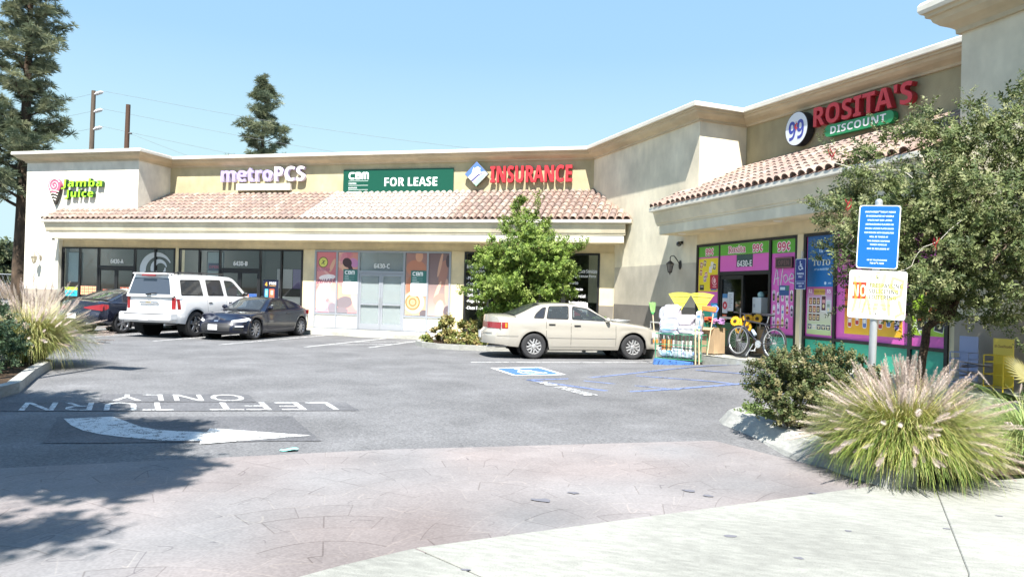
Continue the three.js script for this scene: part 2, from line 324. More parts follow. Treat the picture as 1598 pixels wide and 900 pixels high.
// stall lines
struct('stall_line', strip([-5.2, -16.15], [-1.25, -18.42], 0.11), whitePaint, 'white stall line beside the champagne sedan');
struct('stall_line', [strip([-18.9, -17.4], [-17.35, -17.75], 0.1), strip([-17.35, -17.75], [-17.35, -22.8], 0.1), strip([-14.95, -17.4], [-14.95, -22.8], 0.1), strip([-12.75, -17.3], [-12.55, -22.8], 0.1), strip([-19.9, -17.6], [-19.9, -22.8], 0.1)], whitePaint, 'white stall lines between the cars parked by the left shops');
struct('loading_hatch', [strip([-10.5, -17.9], [-10.25, -22.6], 0.1), strip([-9.0, -18.7], [-8.9, -22.4], 0.1), strip([-10.4, -19.0], [-8.95, -20.3], 0.1), strip([-10.35, -20.4], [-8.95, -21.7], 0.1)], whitePaint, 'white hatched lines in front of the vacant unit');
const RL = (s0, o0, s1, o1, w) => strip(R2(s0, o0), R2(s1, o1), w);
{
  const lines = [RL(8.92, 6.1, 8.5, 1.0, 0.11), RL(8.92, 6.1, 10.75, 5.15, 0.12), RL(10.75, 5.15, 11.35, 1.0, 0.11)];
  for (let k = 0; k < 4; k++) lines.push(RL(9.0 + k * 0.1, 5.2 - k * 1.25, 11.0 + k * 0.12, 4.1 - k * 1.1, 0.06));
  struct('access_hatch', lines, bluePaint, 'worn blue hatched access aisle beside the accessible stall');
}
{ // NO PARKING stencilled at the mouth of the aisle
  const ang = 0.6, list = [['NO', 0, 0.5], ['PARKING', 0.7, 1.8]].map(([t, a, b]) => { const g = flatLetters(t, b - a, 0.24), p = g.attributes.position; for (let i = 0; i < p.count; i++) { const u = (a + b) / 2 + p.getX(i), w = p.getY(i), x = -2.88 + u * 0.64 + w * 0.77, z = -13.15 + u * 0.77 - w * 0.64; p.setXYZ(i, x, 0.006 + G(x, z), z); } g.computeVertexNormals(); return metreUV(g); });
  struct('aisle_lettering', list, whitePaint, 'white NO PARKING stencilled along the blue access aisle');
}
function wheelchair(x, cx, cy, s, col) { // pictogram, s = height
  x.strokeStyle = x.fillStyle = col; x.lineCap = 'round'; x.lineJoin = 'round'; x.lineWidth = s * 0.1;
  x.beginPath(); x.arc(cx - s * 0.08, cy - s * 0.42, s * 0.08, 0, 7); x.fill();
  x.beginPath(); x.moveTo(cx - s * 0.08, cy - s * 0.3); x.lineTo(cx - s * 0.05, cy + s * 0.08); x.lineTo(cx + s * 0.2, cy + s * 0.08); x.lineTo(cx + s * 0.3, cy + s * 0.38); x.lineTo(cx + s * 0.4, cy + s * 0.34); x.stroke();
  x.beginPath(); x.moveTo(cx - s * 0.06, cy - s * 0.12); x.lineTo(cx + s * 0.18, cy - s * 0.12); x.stroke();
  x.lineWidth = s * 0.085; x.beginPath(); x.arc(cx - s * 0.03, cy + s * 0.2, s * 0.26, 2.2 - 5.1 + 0.4, 2.2 - 5.1 + 0.4 - 4.2, true); x.stroke();
}
{
  const t = canvasTex(512, 512, (x) => { x.fillStyle = '#d8d8d6'; x.fillRect(0, 0, 512, 512); x.fillStyle = '#3f66b4'; x.fillRect(36, 36, 440, 440); wheelchair(x, 250, 250, 340, '#d8d8d6'); for (let i = 0; i < 2500; i++) { x.fillStyle = `rgba(110,116,128,${rr(0.05, 0.5)})`; x.fillRect(rnd() * 512, rnd() * 512, rr(1, 6), rr(1, 3)); } });
  const c = [[-4.43, -15.13], [-3.49, -15.82], [-2.68, -14.56], [-3.6, -13.93]];
  const g = gridPatch((u, v) => { const a = [lerp(c[0][0], c[1][0], u), lerp(c[0][1], c[1][1], u)], b = [lerp(c[3][0], c[2][0], u), lerp(c[3][1], c[2][1], u)], q = [lerp(a[0], b[0], v), lerp(a[1], b[1], v)]; return V(q[0], G(...q) + 0.003, q[1]); }, 0, 1, 1, 0, 6, 6);
  struct('accessible_marking', g, new THREE.MeshStandardMaterial({ map: t, roughness: 0.75 }), 'blue square with a white wheelchair symbol painted in the accessible stall');
}
// ---------------------------------------------------------------- the shop building: one L-shaped block
const building = thing('shop_building', 'long cream stucco strip of shops with red barrel-tile eaves and a bent corner', 'building');
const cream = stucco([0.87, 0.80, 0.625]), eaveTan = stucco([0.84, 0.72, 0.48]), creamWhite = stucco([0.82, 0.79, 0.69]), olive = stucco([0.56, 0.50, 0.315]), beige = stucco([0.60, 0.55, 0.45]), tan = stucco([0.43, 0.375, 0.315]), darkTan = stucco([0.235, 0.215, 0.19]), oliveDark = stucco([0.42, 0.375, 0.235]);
const trim = std([0.62, 0.53, 0.37], 0.85, { bumpMap: stuccoBump, bumpScale: 0.003, map: stuccoTone });
const fascia = std([0.79, 0.71, 0.535], 0.85, { bumpMap: stuccoBump, bumpScale: 0.003, map: stuccoTone });
const lip = std([0.80, 0.77, 0.68], 0.8, { map: stuccoTone });
const W = (name, list, mat, parent = building) => mesh(name, list.map((g) => metreUV(g)), mat, parent);
const WALLTOP = 6.6;
// left wing
W('wall', [bx(-27.45, -25.7, 0, WALLTOP, -0.35, 0, ML), bx(-25.7, -21.9, 3.31, WALLTOP, -0.35, 0, ML), bx(-27.45, -27.1, 0, WALLTOP, -13.5, -0.35, ML)], creamWhite);
W('wall', [bx(-22.2, -21.9, 3.31, WALLTOP, -2.1, -0.35, ML)], creamWhite);
W('wall', [bx(-21.9, -3.7, 4.4, WALLTOP, -2.1, -1.8, ML)], olive);
W('wall', [bx(-25.7, -2.9, 3.03, 3.4, -0.5, -0.2, ML), bx(-20.2, -20.04, 0.1, 3.03, -0.5, -0.17, ML), bx(-14.58, -14.1, 0.1, 3.03, -0.5, -0.17, ML), bx(-8.73, -8.25, 0.1, 3.03, -0.5, -0.17, ML), bx(-3.47, -2.9, 0.1, 3.03, -0.5, -0.17, ML)], eaveTan);
W('wainscot', [bx(-27.46, -25.705, 0, 1.27, -0.1, 0.012, ML)], tan);
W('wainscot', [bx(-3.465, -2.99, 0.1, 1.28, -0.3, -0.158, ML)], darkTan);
// right wing
W('wall', [bx(-2.6, 4.67, 1.35, WALLTOP, -0.3, 0, MR), bx(4.37, 4.67, 4.3, WALLTOP - 0.1, -1.75, -0.3, MR)], cream);
W('wall', [bx(4.67, 12.8, 3.03, 3.4, -0.3, 0, MR), bx(8.74, 8.93, 0.2, 3.03, -0.3, 0.03, MR), bx(12.52, 12.8, 0.2, 3.03, -0.3, 0, MR)], eaveTan);
W('wall', [bx(4.3, 13.2, 4.4, WALLTOP - 0.3, -1.75, -1.45, MR)], oliveDark);
W('wainscot', [bx(-0.4, 4.665, 1.35, 2.56, -0.1, 0.008, MR)], beige);
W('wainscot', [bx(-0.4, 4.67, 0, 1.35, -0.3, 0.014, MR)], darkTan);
W('wall', [bx(12.66, 24, 1.45, 6.5, -6, 0.03, MR)], cream);
W('wainscot', [bx(12.66, 24, 0, 1.45, -0.3, 0.05, MR)], tan);
// roofs behind the parapets, backs and interiors
W('flat_roof', [bx(-27.1, 0.5, 6.25, 6.35, -13.5, -2.1, ML), bx(1.0, 13, 6.25, 6.35, -12, -2.2, MR), bx(12.8, 24, 6.3, 6.4, -12, -6, MR)], std([0.5, 0.5, 0.48], 0.95));
W('back_wall', [bx(-27.1, -2, 0, WALLTOP, -13.5, -13.2, ML)], cream); W('back_wall', [bx(1, 24, 0, WALLTOP, -12.3, -12, MR), bx(23.7, 24, 0, WALLTOP, -12, -0.3, MR)], cream);
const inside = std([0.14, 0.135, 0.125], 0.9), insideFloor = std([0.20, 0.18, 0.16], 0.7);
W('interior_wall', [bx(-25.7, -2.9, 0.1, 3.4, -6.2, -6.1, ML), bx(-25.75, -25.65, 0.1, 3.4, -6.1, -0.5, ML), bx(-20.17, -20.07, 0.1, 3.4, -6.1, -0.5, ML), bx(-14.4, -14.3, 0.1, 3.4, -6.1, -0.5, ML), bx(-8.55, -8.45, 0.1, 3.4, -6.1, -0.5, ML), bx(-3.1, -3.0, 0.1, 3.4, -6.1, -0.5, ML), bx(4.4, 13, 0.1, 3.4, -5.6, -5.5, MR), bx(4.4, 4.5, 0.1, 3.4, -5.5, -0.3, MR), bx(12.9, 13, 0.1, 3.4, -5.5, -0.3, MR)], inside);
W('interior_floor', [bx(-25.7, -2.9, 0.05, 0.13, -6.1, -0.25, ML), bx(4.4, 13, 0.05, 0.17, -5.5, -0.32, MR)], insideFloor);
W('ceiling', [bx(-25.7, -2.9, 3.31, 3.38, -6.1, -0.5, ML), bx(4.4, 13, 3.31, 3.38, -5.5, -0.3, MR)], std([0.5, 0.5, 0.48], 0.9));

// cornice: one moulding carried round every corner of the parapet
const par = [[-27.45, -37.5], [-27.45, -24.4], [-21.9, -24.4], [-21.9, -26.2], [-4.0, -26.2], [...R2(4.67, 0), -0.13], [...R2(4.67, -1.45), -0.18], [...R2(13.0, -1.45), -0.45]];
const cov = [[-0.25, 6.48], [0.0, 6.48], [0.055, 6.48], [0.06, 6.53], [0.11, 6.56], [0.2, 6.595], [0.27, 6.645], [0.3, 6.70], [0.345, 6.705], [0.35, 6.74], [0.385, 6.75]];
mesh('cornice', sweep([...cov, [0.385, 6.752], [-0.25, 6.752]], par), trim, building);
mesh('coping', sweep([[0.395, 6.754], [0.41, 6.77], [0.41, 6.86], [0.39, 6.885], [-0.25, 6.9], [-0.25, 6.754]], par), lip, building);
const pyl = [R2(12.66, -6), R2(12.66, 0.03), R2(24, 0.03), R2(24, -6)];
const sc = 1.45, so = 1.1, y0 = 6.04;
mesh('cornice', sweep([...cov, [0.385, 6.752], [-0.25, 6.752]].map(([o, y]) => [o > 0 ? o * so : o, y0 + (y - 6.48) * sc]), pyl), trim, building);
mesh('coping', sweep([[0.395, 6.754], [0.42, 6.79], [0.42, 6.85], [0.39, 6.885], [-0.25, 6.9], [-0.25, 6.754]].map(([o, y]) => [o > 0 ? o * so : o, y0 + (y - 6.48) * sc]), pyl), lip, building);

// eaves: beam, cove, gutter
const eaveBeam = [[-0.15, 3.325], [0.74, 3.325], [0.74, 3.56], [-0.15, 3.56]], eaveSoffit = [[-0.15, 3.31], [0.735, 3.31], [0.735, 3.323], [-0.15, 3.323]];
mesh('soffit', [sweep(eaveSoffit, [[-25.41, -24.4], [-2.6, -24.4]]), sweep(eaveSoffit, [R2(3.96, 0), R2(12.75, 0)])], eaveTan, building);
const eaveCove = [[0.0, 3.562], [0.76, 3.562], [0.765, 3.61], [0.79, 3.625], [0.86, 3.86], [0.88, 3.9], [0.88, 3.93], [0, 3.93]];
const gutter = [[0.0, 3.932], [0.93, 3.932], [0.955, 3.95], [0.955, 4.035], [0.93, 4.045], [0.93, 4.0], [0.0, 4.0]];
const eL = [[-25.65, -24.4], [-2.75, -24.4]], eR = [R2(3.75, 0), R2(12.75, 0)];
mesh('eave_beam', [sweep(eaveBeam, [[-25.42, -24.4], [-2.6, -24.4]])], creamWhite, building);
mesh('eave_beam', [sweep(eaveBeam, [R2(3.95, 0), R2(12.75, 0)])], cream, building);
mesh('eave_fascia', [sweep(eaveCove, [[-25.55, -24.4], [-2.55, -24.4]]), sweep(eaveCove, [R2(3.82, 0), R2(12.75, 0)])], fascia, building);
mesh('gutter', [sweep(gutter, [[-25.68, -24.4], [-2.35, -24.4]]), sweep(gutter, [R2(3.72, 0), R2(12.75, 0)])], lip, building);

// tile roofs
const SL = 0.4727, tileMats = [[0.315, 0.222, 0.185], [0.335, 0.243, 0.20], [0.285, 0.208, 0.178], [0.345, 0.266, 0.22], [0.262, 0.198, 0.175], [0.32, 0.25, 0.215], [0.38, 0.31, 0.26]].map((c) => std(c, 0.9, { bumpMap: stuccoBump, bumpScale: 0.002, map: stuccoTone }));
const palTile = tileMats.map((m) => std(m.color.clone().lerp(new THREE.Color().setRGB(0.56, 0.50, 0.46), 0.55), 0.9, { bumpMap: stuccoBump, bumpScale: 0.002, map: stuccoTone }));
const tileGeo = (() => { // barrel tile, running up +v; r at the foot larger
  const n = 6, L = 0.46, pos = [], P = (a, k, t) => { const r = lerp(0.108, 0.09, k) - t; return V(Math.cos(a) * r, Math.sin(a) * r * 0.9, -k * L); };
  const tri = (a, b, c) => pos.push(a.x, a.y, a.z, b.x, b.y, b.z, c.x, c.y, c.z), quad = (a, b, c, d) => { tri(a, b, c); tri(a, c, d); };
  for (let i = 0; i < n; i++) { const a = Math.PI * i / n, b = Math.PI * (i + 1) / n; quad(P(a, 0, 0), P(b, 0, 0), P(b, 1, 0), P(a, 1, 0)); quad(P(a, 0, 0.016), P(a, 1, 0.016), P(b, 1, 0.016), P(b, 0, 0.016)); quad(P(a, 0, 0), P(a, 0, 0.016), P(b, 0, 0.016), P(b, 0, 0)); }
  let g = new THREE.BufferGeometry(); g.setAttribute('position', new THREE.Float32BufferAttribute(pos, 3)); g.computeVertexNormals(); g = toCreasedNormals(g, 0.7);
  return metreUV(g);
})();
{
  const under = std([0.34, 0.225, 0.18], 0.95);
  const roofs = [];
  const slope = (M, x0, x1, o1, top) => gridPatch((u, v) => V(u, lerp(4.03, top, v), lerp(0.93, o1, v)).applyMatrix4(M), x0, x1, 0, 1, 1, 1);
  // right-hand edge of the left roof follows the bent wall
  const bent = gridPatch((u, v) => { const z = lerp(0.93, -1.8, v), xe = lerp(-2.32, -3.95, v); return V(lerp(-21.9, xe, u), lerp(4.03, 5.33, v), z).applyMatrix4(ML); }, 0, 1, 0, 1, 1, 1);
  const rl = mesh('tile_roof', [bent, slope(ML, -25.65, -21.9, 0, 4.47)], under, building);
  const rrf = mesh('tile_roof', [slope(MR, 4.67, 12.75, -1.45, 5.155), slope(MR, 3.75, 4.67, 0, 4.47)], under, building);
  const ang = Math.atan(SL), all = [];
  const lay = (parent, M, x0, x1, oTop, clip, pale) => {
    const qM = new THREE.Quaternion().setFromRotationMatrix(M), n = Math.floor((x1 - x0) / 0.247);
    for (let c = 0; c < n; c++) for (let r = 0; r < 9; r++) {
      const x = x0 + 0.13 + c * 0.247, run = 0.955 - r * 0.352;
      if (run < oTop + 0.12 || (clip && x > clip(run) - 0.12)) continue;
      const p = V(x + rr(-0.006, 0.006), 4.045 + (0.955 - run) * SL + 0.018, run).applyMatrix4(M);
      const q = qM.clone().multiply(new THREE.Quaternion().setFromEuler(new THREE.Euler(ang + rr(-0.012, 0.012) - 0.028, rr(-0.02, 0.02), rr(-0.03, 0.03))));
      all.push({ parent, p, q, mats: pale && pale(x) ? palTile : tileMats, k: Math.floor(Math.pow(rnd(), 1.25) * 7), s: (oTop === 0 && r > 1) || run - 0.35 < oTop ? 0.92 : 1, d: p.distanceTo(camera.position) });
    }
  };
  const isC = (x) => x > -14.35 && x < -8.5;
  lay(rl, ML, -25.65, -21.9, 0, null); lay(rl, ML, -21.9, -2.3, -1.8, (o) => lerp(-2.32, -3.95, (0.93 - o) / 2.73), isC);
  lay(rrf, MR, 3.75, 4.67, 0, null); lay(rrf, MR, 4.67, 12.75, -1.45, null);
  all.sort((a, b) => a.d - b.d);
  all.slice(0, 300).forEach((t) => { const m = mesh('roof_tile', tileGeo, t.mats[t.k], t.parent); m.position.copy(t.p); m.quaternion.copy(t.q); m.scale.set(1, 1, t.s); });
  for (const par2 of [rl, rrf]) for (const set of [tileMats, palTile]) {
    const rest = all.slice(300).filter((t) => t.parent === par2 && t.mats === set); if (!rest.length) continue;
    const im = new THREE.InstancedMesh(tileGeo, std([1, 1, 1], 0.9, { bumpMap: stuccoBump, bumpScale: 0.002, map: stuccoTone }), rest.length), M4 = new THREE.Matrix4();
    rest.forEach((t, i) => { M4.compose(t.p, t.q, V(1, 1, t.s)); im.setMatrixAt(i, M4); im.setColorAt(i, t.mats[t.k].color); });
    im.name = 'roof_tiles'; im.castShadow = im.receiveShadow = true; im.userData.kind = 'stuff'; par2.add(im);
  }
  // metal flashing along the heads of the tiles
  mesh('flashing', [bx(-25.6, -22.0, 4.44, 4.5, 0.0, 0.03, ML), bx(3.8, 4.68, 4.44, 4.49, 0, 0.04, MR), bx(-21.85, -4.0, 5.3, 5.36, -1.8, -1.775, ML), bx(4.7, 12.7, 5.13, 5.19, -1.45, -1.42, MR)], std([0.12, 0.1, 0.09], 0.6), building);
}
// soffit lights and other fittings on the building
for (const [s, o] of [[4.6, 0.42], [6.4, 0.42], [8.6, 0.42], [10.8, 0.42]]) { const l = mesh('soffit_light', lathe([[0.0, 3.302], [0.07, 3.3], [0.085, 3.296], [0.1, 3.3], [0.105, 3.309]], 20).translate(...R(s, 0, o).toArray()), std([0.75, 0.72, 0.66], 0.4), building); }

// ---------------------------------------------------------------- storefronts
const black = std([0.011, 0.011, 0.012], 0.5), greyMetal = std([0.36, 0.38, 0.42], 0.4, { metalness: 0.3 }), chrome = std([0.7, 0.7, 0.72], 0.2, { metalness: 1 }), alu = std([0.62, 0.63, 0.64], 0.4, { metalness: 0.7 });
const glass = phys([0.86, 0.9, 0.9], 0.02, { transmission: 1, thickness: 0, ior: 1.5 }), glassC = phys([0.8, 0.87, 0.88], 0.03, { transmission: 0.75, thickness: 0, ior: 1.5 });
const panelDark = std([0.03, 0.035, 0.05], 0.35), panelWhite = std([0.78, 0.78, 0.72], 0.5);
function storefront(label, M, z, xs, doorAt, yb, opts = {}) { // xs = mullion centres; doorAt = index of the bay with doors
  const frame = opts.frame || black, f = [], top = opts.top ?? 3.02, head = 2.2, sill = opts.sill ?? 0.68, hw = 0.035, d0 = z - 0.05, d1 = z + 0.05, last = xs.length - 1;
  xs.forEach((x, i) => f.push(bx(x - hw, x + hw, yb, top, d0, d1, M)));
  for (let i = 0; i < last; i++) {
    const a = xs[i] + hw, b = xs[i + 1] - hw;
    f.push(bx(a, b, top - 0.06, top, d0, d1, M));
    if (i === doorAt) f.push(bx(a, b, head, head + 0.09, d0, d1, M));
    else { f.push(bx(a, b, yb, yb + 0.06, d0, d1, M)); if (!opts.noSill) f.push(bx(a, b, sill - 0.03, sill + 0.03, d0, d1, M)); }
  }
  const sf = mesh('storefront', f.map((g) => metreUV(g)), frame, building);
  if (label) sf.userData.label = label;
  for (let i = 0; i < last; i++) {
    const a = xs[i] + hw, b = xs[i + 1] - hw;
    if (i === doorAt) { mesh('transom_pane', bx(a, b, head + 0.09, top - 0.06, z - 0.006, z + 0.006, M), opts.glass || glass, sf); continue; }
    if (opts.noSill) { if (!opts.skipPane?.includes(i)) mesh('window_pane', bx(a, b, yb + 0.06, top - 0.06, z - 0.006, z + 0.006, M), opts.glass || glass, sf); }
    else { mesh('window_pane', bx(a, b, sill + 0.03, top - 0.06, z - 0.006, z + 0.006, M), opts.glass || glass, sf); mesh('spandrel_panel', bx(a, b, yb + 0.06, sill - 0.03, z - 0.015, z + 0.015, M), opts.panel || panelDark, sf); }
  }
  if (doorAt == null) return sf;
  const a = xs[doorAt] + hw, b = xs[doorAt + 1] - hw, mid = (a + b) / 2, leaf = opts.leaf || 2;
  for (let k = 0; k < leaf; k++) {
    if (opts.openLeaf === k) continue;
    const l = leaf === 2 ? (k ? mid + 0.005 : a + 0.005) : a + 0.005, r = leaf === 2 ? (k ? b - 0.005 : mid - 0.005) : b - 0.005, s = 0.07;
    const door = mesh('door', [bx(l, l + s, yb + 0.01, head - 0.01, z - 0.03, z + 0.03, M), bx(r - s, r, yb + 0.01, head - 0.01, z - 0.03, z + 0.03, M), bx(l + s, r - s, head - 0.1, head - 0.01, z - 0.03, z + 0.03, M), bx(l + s, r - s, yb + 0.01, yb + 0.24, z - 0.03, z + 0.03, M)], frame, building);
    mesh('pane', bx(l + s, r - s, yb + 0.24, head - 0.1, z - 0.006, z + 0.006, M), opts.doorGlass || opts.glass || glass, door);
    mesh('push_bar', [bx(l + s, r - s, yb + 0.92, yb + 0.97, z + 0.03, z + 0.07, M)], opts.bar || alu, door);
    const hx = leaf === 2 ? (k ? l + 0.035 : r - 0.035) : r - 0.035;
    mesh('handle', [bar(V(hx, yb + 0.85, z + 0.06).applyMatrix4(M), V(hx, yb + 1.2, z + 0.06).applyMatrix4(M), 0.012)], alu, door);
  }
  return sf;
}
const zL = -0.2, k1 = 1.0165;
storefront('black framed shopfront of the juice shop', ML, zL, [-25.66, -24.80, -23.88, -22.11, -21.14, -20.24], 2, 0.13, { noSill: true });
storefront('black framed shopfront of the phone shop', ML, zL, [-20.0, -19.1, -18.18, -16.41, -15.5, -14.62], 2, 0.13, { noSill: true });
storefront('grey framed shopfront of the vacant unit', ML, zL, [-14.06, -13.18, -12.3, -10.51, -9.61, -8.77], 2, 0.13, { frame: greyMetal, panel: panelWhite, glass: glassC, bar: greyMetal });
storefront('black framed shopfront of the insurance shop', ML, zL, [-8.21, -7.35, -6.45, -4.65, -3.51], 2, 0.13, { noSill: true });
// ---------------------------------------------------------------- furniture inside the left shops, dim behind the glass
{
  const oak = std([0.42, 0.32, 0.2], 0.6), pale = std([0.66, 0.66, 0.64], 0.6), dk = std([0.06, 0.06, 0.07], 0.6);
  const counter = (label, x, z, w, m) => { const t = thing('shop_counter', label, 'counter', [x, 0.13, z]); mesh('front_panel', rbx(-w / 2, w / 2, 0, 1.02, -0.02, 0.02, 0.006), m, t); mesh('top', rbx(-w / 2 - 0.05, w / 2 + 0.05, 1.02, 1.07, -0.55, 0.06, 0.01), pale, t); mesh('side_panel', [rbx(-w / 2, -w / 2 + 0.03, 0, 1.0, -0.5, -0.025, 0.005), rbx(w / 2 - 0.03, w / 2, 0, 1.0, -0.5, -0.025, 0.005)], m, t); };
  counter('long wooden counter inside the juice shop', -22.4, -27.6, 3.6, oak); counter('pale counter inside the phone shop', -17.2, -28.0, 3.4, pale); counter('grey counter inside the insurance shop', -5.6, -27.6, 2.6, pale);
  const boardOn = (name, label, x, y, z, w, h, c, n) => { const t = thing(name, label, 'board', [x, y, z]); mesh('frame', rbx(-w / 2 - 0.03, w / 2 + 0.03, -h / 2 - 0.03, h / 2 + 0.03, -0.02, 0, 0.005), dk, t); for (let i = 0; i < n; i++) mesh('panel', bx(-w / 2 + i * w / n + 0.02, -w / 2 + (i + 1) * w / n - 0.02, -h / 2, h / 2, 0, 0.012), std(c[i % c.length], 0.5), t); };
  boardOn('menu_board', 'bright menu boards on the back wall of the juice shop', -22.8, 2.45, -30.4, 3.6, 0.7, [[0.6, 0.5, 0.3], [0.5, 0.62, 0.3], [0.62, 0.3, 0.25]], 4);
  boardOn('wall_display', 'white phone displays on the back wall of the phone shop', -17.3, 2.0, -30.4, 4.2, 0.9, [[0.66, 0.66, 0.7], [0.3, 0.24, 0.5]], 5);
  boardOn('wall_display', 'pale panels standing in the left phone shop window', -18.62, 1.95, -24.9, 0.72, 1.9, [[0.5, 0.52, 0.54]], 1);
  boardOn('sun_blind', 'lowered grey sun shade in the leftmost juice shop window', -25.2, 2.2, -24.75, 0.7, 1.2, [[0.42, 0.46, 0.48]], 1);
  for (const [x, z, l] of [[-24.2, -26.2, 'round-topped table at the left juice shop window'], [-20.8, -26.0, 'round-topped table behind the swirl decal']]) { const t = thing('cafe_table', l, 'table', [x, 0.13, z]); mesh('top', new THREE.CylinderGeometry(0.35, 0.35, 0.03, 24).translate(0, 0.74, 0), pale, t); mesh('pedestal', lathe([[0.2, 0], [0.2, 0.02], [0.035, 0.05], [0.03, 0.72]], 16), dk, t); }
  for (const [x, g] of [[-24.3, 'juice'], [-21.6, 'right juice'], [-18.6, 'left phone'], [-16.2, 'phone']]) { const t = thing('ceiling_light', `flat white ceiling panel inside the ${g} shop`, 'light', [x, 3.3, -26.4]); mesh('frame', bx(-0.62, 0.62, -0.03, 0, -0.32, 0.32), pale, t); mesh('diffuser', bx(-0.58, 0.58, -0.036, -0.031, -0.28, 0.28), std([0.8, 0.8, 0.8], 0.5, { emissive: 0xffffff, emissiveIntensity: 0.35 }), t); const li = new THREE.PointLight(0xffffff, 1.6, 0, 2); li.position.set(0, -0.25, 0); li.castShadow = true; t.add(li); }
}
// ---------------------------------------------------------------- right wing shopfront with printed panels
const rosY = 0.2;
const pinkMat = std([0.74, 0.13, 0.50], 0.45), greenBand = std([0.28, 0.56, 0.12], 0.45), tealMat = std([0.035, 0.40, 0.27], 0.45), dullGlass = std([0.13, 0.17, 0.18], 0.3);
storefront('black framed discount shop entrance with magenta and green panels', MR, -0.02, [4.735, 5.79, 7.81, 8.70], 1, 0.2, { noSill: true, skipPane: [0, 2], openLeaf: 1 });
storefront('black framed discount shop windows with magenta and green panels', MR, -0.02, [8.975, 9.87, 11.73, 12.48], null, 0.2, { noSill: true, skipPane: [0, 1, 2] });
const panels = building.children.filter((c) => c.name === 'storefront').slice(-2);
function panel(name, parent, s0, s1, y0, y1, m, z = -0.02, label) { const p = mesh(name, metreUV(bx(s0, s1, y0, y1, z - 0.012, z + 0.012, MR)), m, parent); if (label) p.userData.label = label; return p; }
panel('sign_band', panels[0], 4.77, 5.755, 2.69, 2.96, greenBand); panel('sign_band', panels[0], 5.825, 7.775, 2.69, 2.96, greenBand, 0.012); panel('sign_band', panels[0], 7.845, 8.665, 2.66, 2.96, greenBand);
panel('window_panel', panels[0], 4.77, 5.755, 1.34, 2.685, pinkMat); panel('window_panel', panels[0], 4.77, 5.755, 0.26, 1.335, tealMat);
panel('window_panel', panels[0], 5.825, 6.52, 2.29, 2.685, pinkMat, 0.012); panel('window_panel', panels[0], 7.18, 7.775, 2.29, 2.685, pinkMat, 0.012);
panel('window_panel', panels[0], 6.525, 7.175, 2.29, 2.39, pinkMat, 0.012);
panel('window_panel', panels[0], 7.845, 8.665, 0.86, 2.655, pinkMat); panel('window_panel', panels[0], 7.845, 8.665, 0.26, 0.80, tealMat);
mesh('window_bar', [bx(7.845, 8.665, 0.80, 0.86, -0.06, 0.03, MR)], black, panels[0]);
for (const [a, b] of [[9.01, 9.835], [9.905, 11.695], [11.765, 12.445]]) { panel('window_panel', panels[1], a, b, 0.88, 2.96, pinkMat); panel('window_panel', panels[1], a, b, 0.26, 0.82, tealMat); mesh('window_bar', [bx(a, b, 0.82, 0.88, -0.06, 0.03, MR)], black, panels[1]); }

// ---------------------------------------------------------------- flat prints
// a thin board on a wing's wall plane; M frame, centre x y, size, offset of its face
function board(name, label, category, M, cx, cy, w, h, off, draw, px = 300, o = {}) {
  const W2 = Math.round(w * px), H2 = Math.round(h * px), t = canvasTex(W2, H2, (x) => draw(x, W2, H2));
  const face = new THREE.PlaneGeometry(w - 0.002, h - 0.002); face.translate(cx, cy, off + 0.0015); face.applyMatrix4(M);
  const g = thing(name, label, category, [0, 0, 0], 0, o.group);
  const c = V(cx, cy, off).applyMatrix4(M); g.position.copy(c);
  const bg = bx(cx - w / 2, cx + w / 2, cy - h / 2, cy + h / 2, off - (o.thick ?? 0.004), off, M); bg.translate(-c.x, -c.y, -c.z); face.translate(-c.x, -c.y, -c.z);
  mesh('backing', bg, std(o.edge ?? [0.6, 0.6, 0.6], 0.5), g);
  mesh('print', face, new THREE.MeshStandardMaterial({ map: t, roughness: o.rough ?? 0.45, transparent: false }), g);
  return g;
}
// cut vinyl lettering straight on glass
function vinyl(name, label, category, M, cx, cy, off, list, mat) { // list of [text, x, y, w, h] about the centre
  const c = V(cx, cy, off).applyMatrix4(M), g = thing(name, label, category); g.position.copy(c);
  for (const [t, x, y, w, h] of list) { const f = flatLetters(t, w, h); f.translate(cx + x, cy + y, off); f.applyMatrix4(M); f.translate(-c.x, -c.y, -c.z); mesh('lettering', f, mat, g); }
  return g;
}
const whiteVinyl = std([0.8, 0.8, 0.8], 0.5);
const fill = (x, c, a, b, w, h) => { x.fillStyle = c; x.fillRect(a, b, w, h); };
const txt = (x, s, cx, cy, size, c, o = {}) => { x.font = `${o.style || 'bold'} ${Math.round(size)}px ${o.fam || 'sans-serif'}`; x.textAlign = o.align || 'center'; x.textBaseline = 'middle'; x.save(); x.translate(cx, cy); if (o.rot) x.rotate(o.rot); if (o.sx) x.scale(o.sx, 1); if (o.line) { x.lineWidth = o.lw || size * 0.14; x.strokeStyle = o.line; x.lineJoin = 'round'; x.strokeText(s, 0, 0); } x.fillStyle = c; x.fillText(s, 0, 0); x.restore(); };
const blob = (x, c, cx, cy, rx, ry, rot = 0) => { x.fillStyle = c; x.beginPath(); x.ellipse(cx, cy, rx, ry, rot, 0, 7); x.fill(); };
function bottle(x, cx, cy, w, h, c, c2) { x.fillStyle = '#f4eef2'; x.beginPath(); x.roundRect(cx - w * 0.62, cy - h * 0.56, w * 1.24, h * 1.12, w * 0.5); x.fill(); x.fillStyle = c; x.beginPath(); x.roundRect(cx - w / 2, cy - h * 0.22, w, h * 0.72, w * 0.2); x.fill(); fill(x, c, cx - w * 0.18, cy - h * 0.42, w * 0.36, h * 0.22); fill(x, c2, cx - w * 0.2, cy - h * 0.5, w * 0.4, h * 0.1); fill(x, c2, cx - w * 0.4, cy, w * 0.8, h * 0.26); }
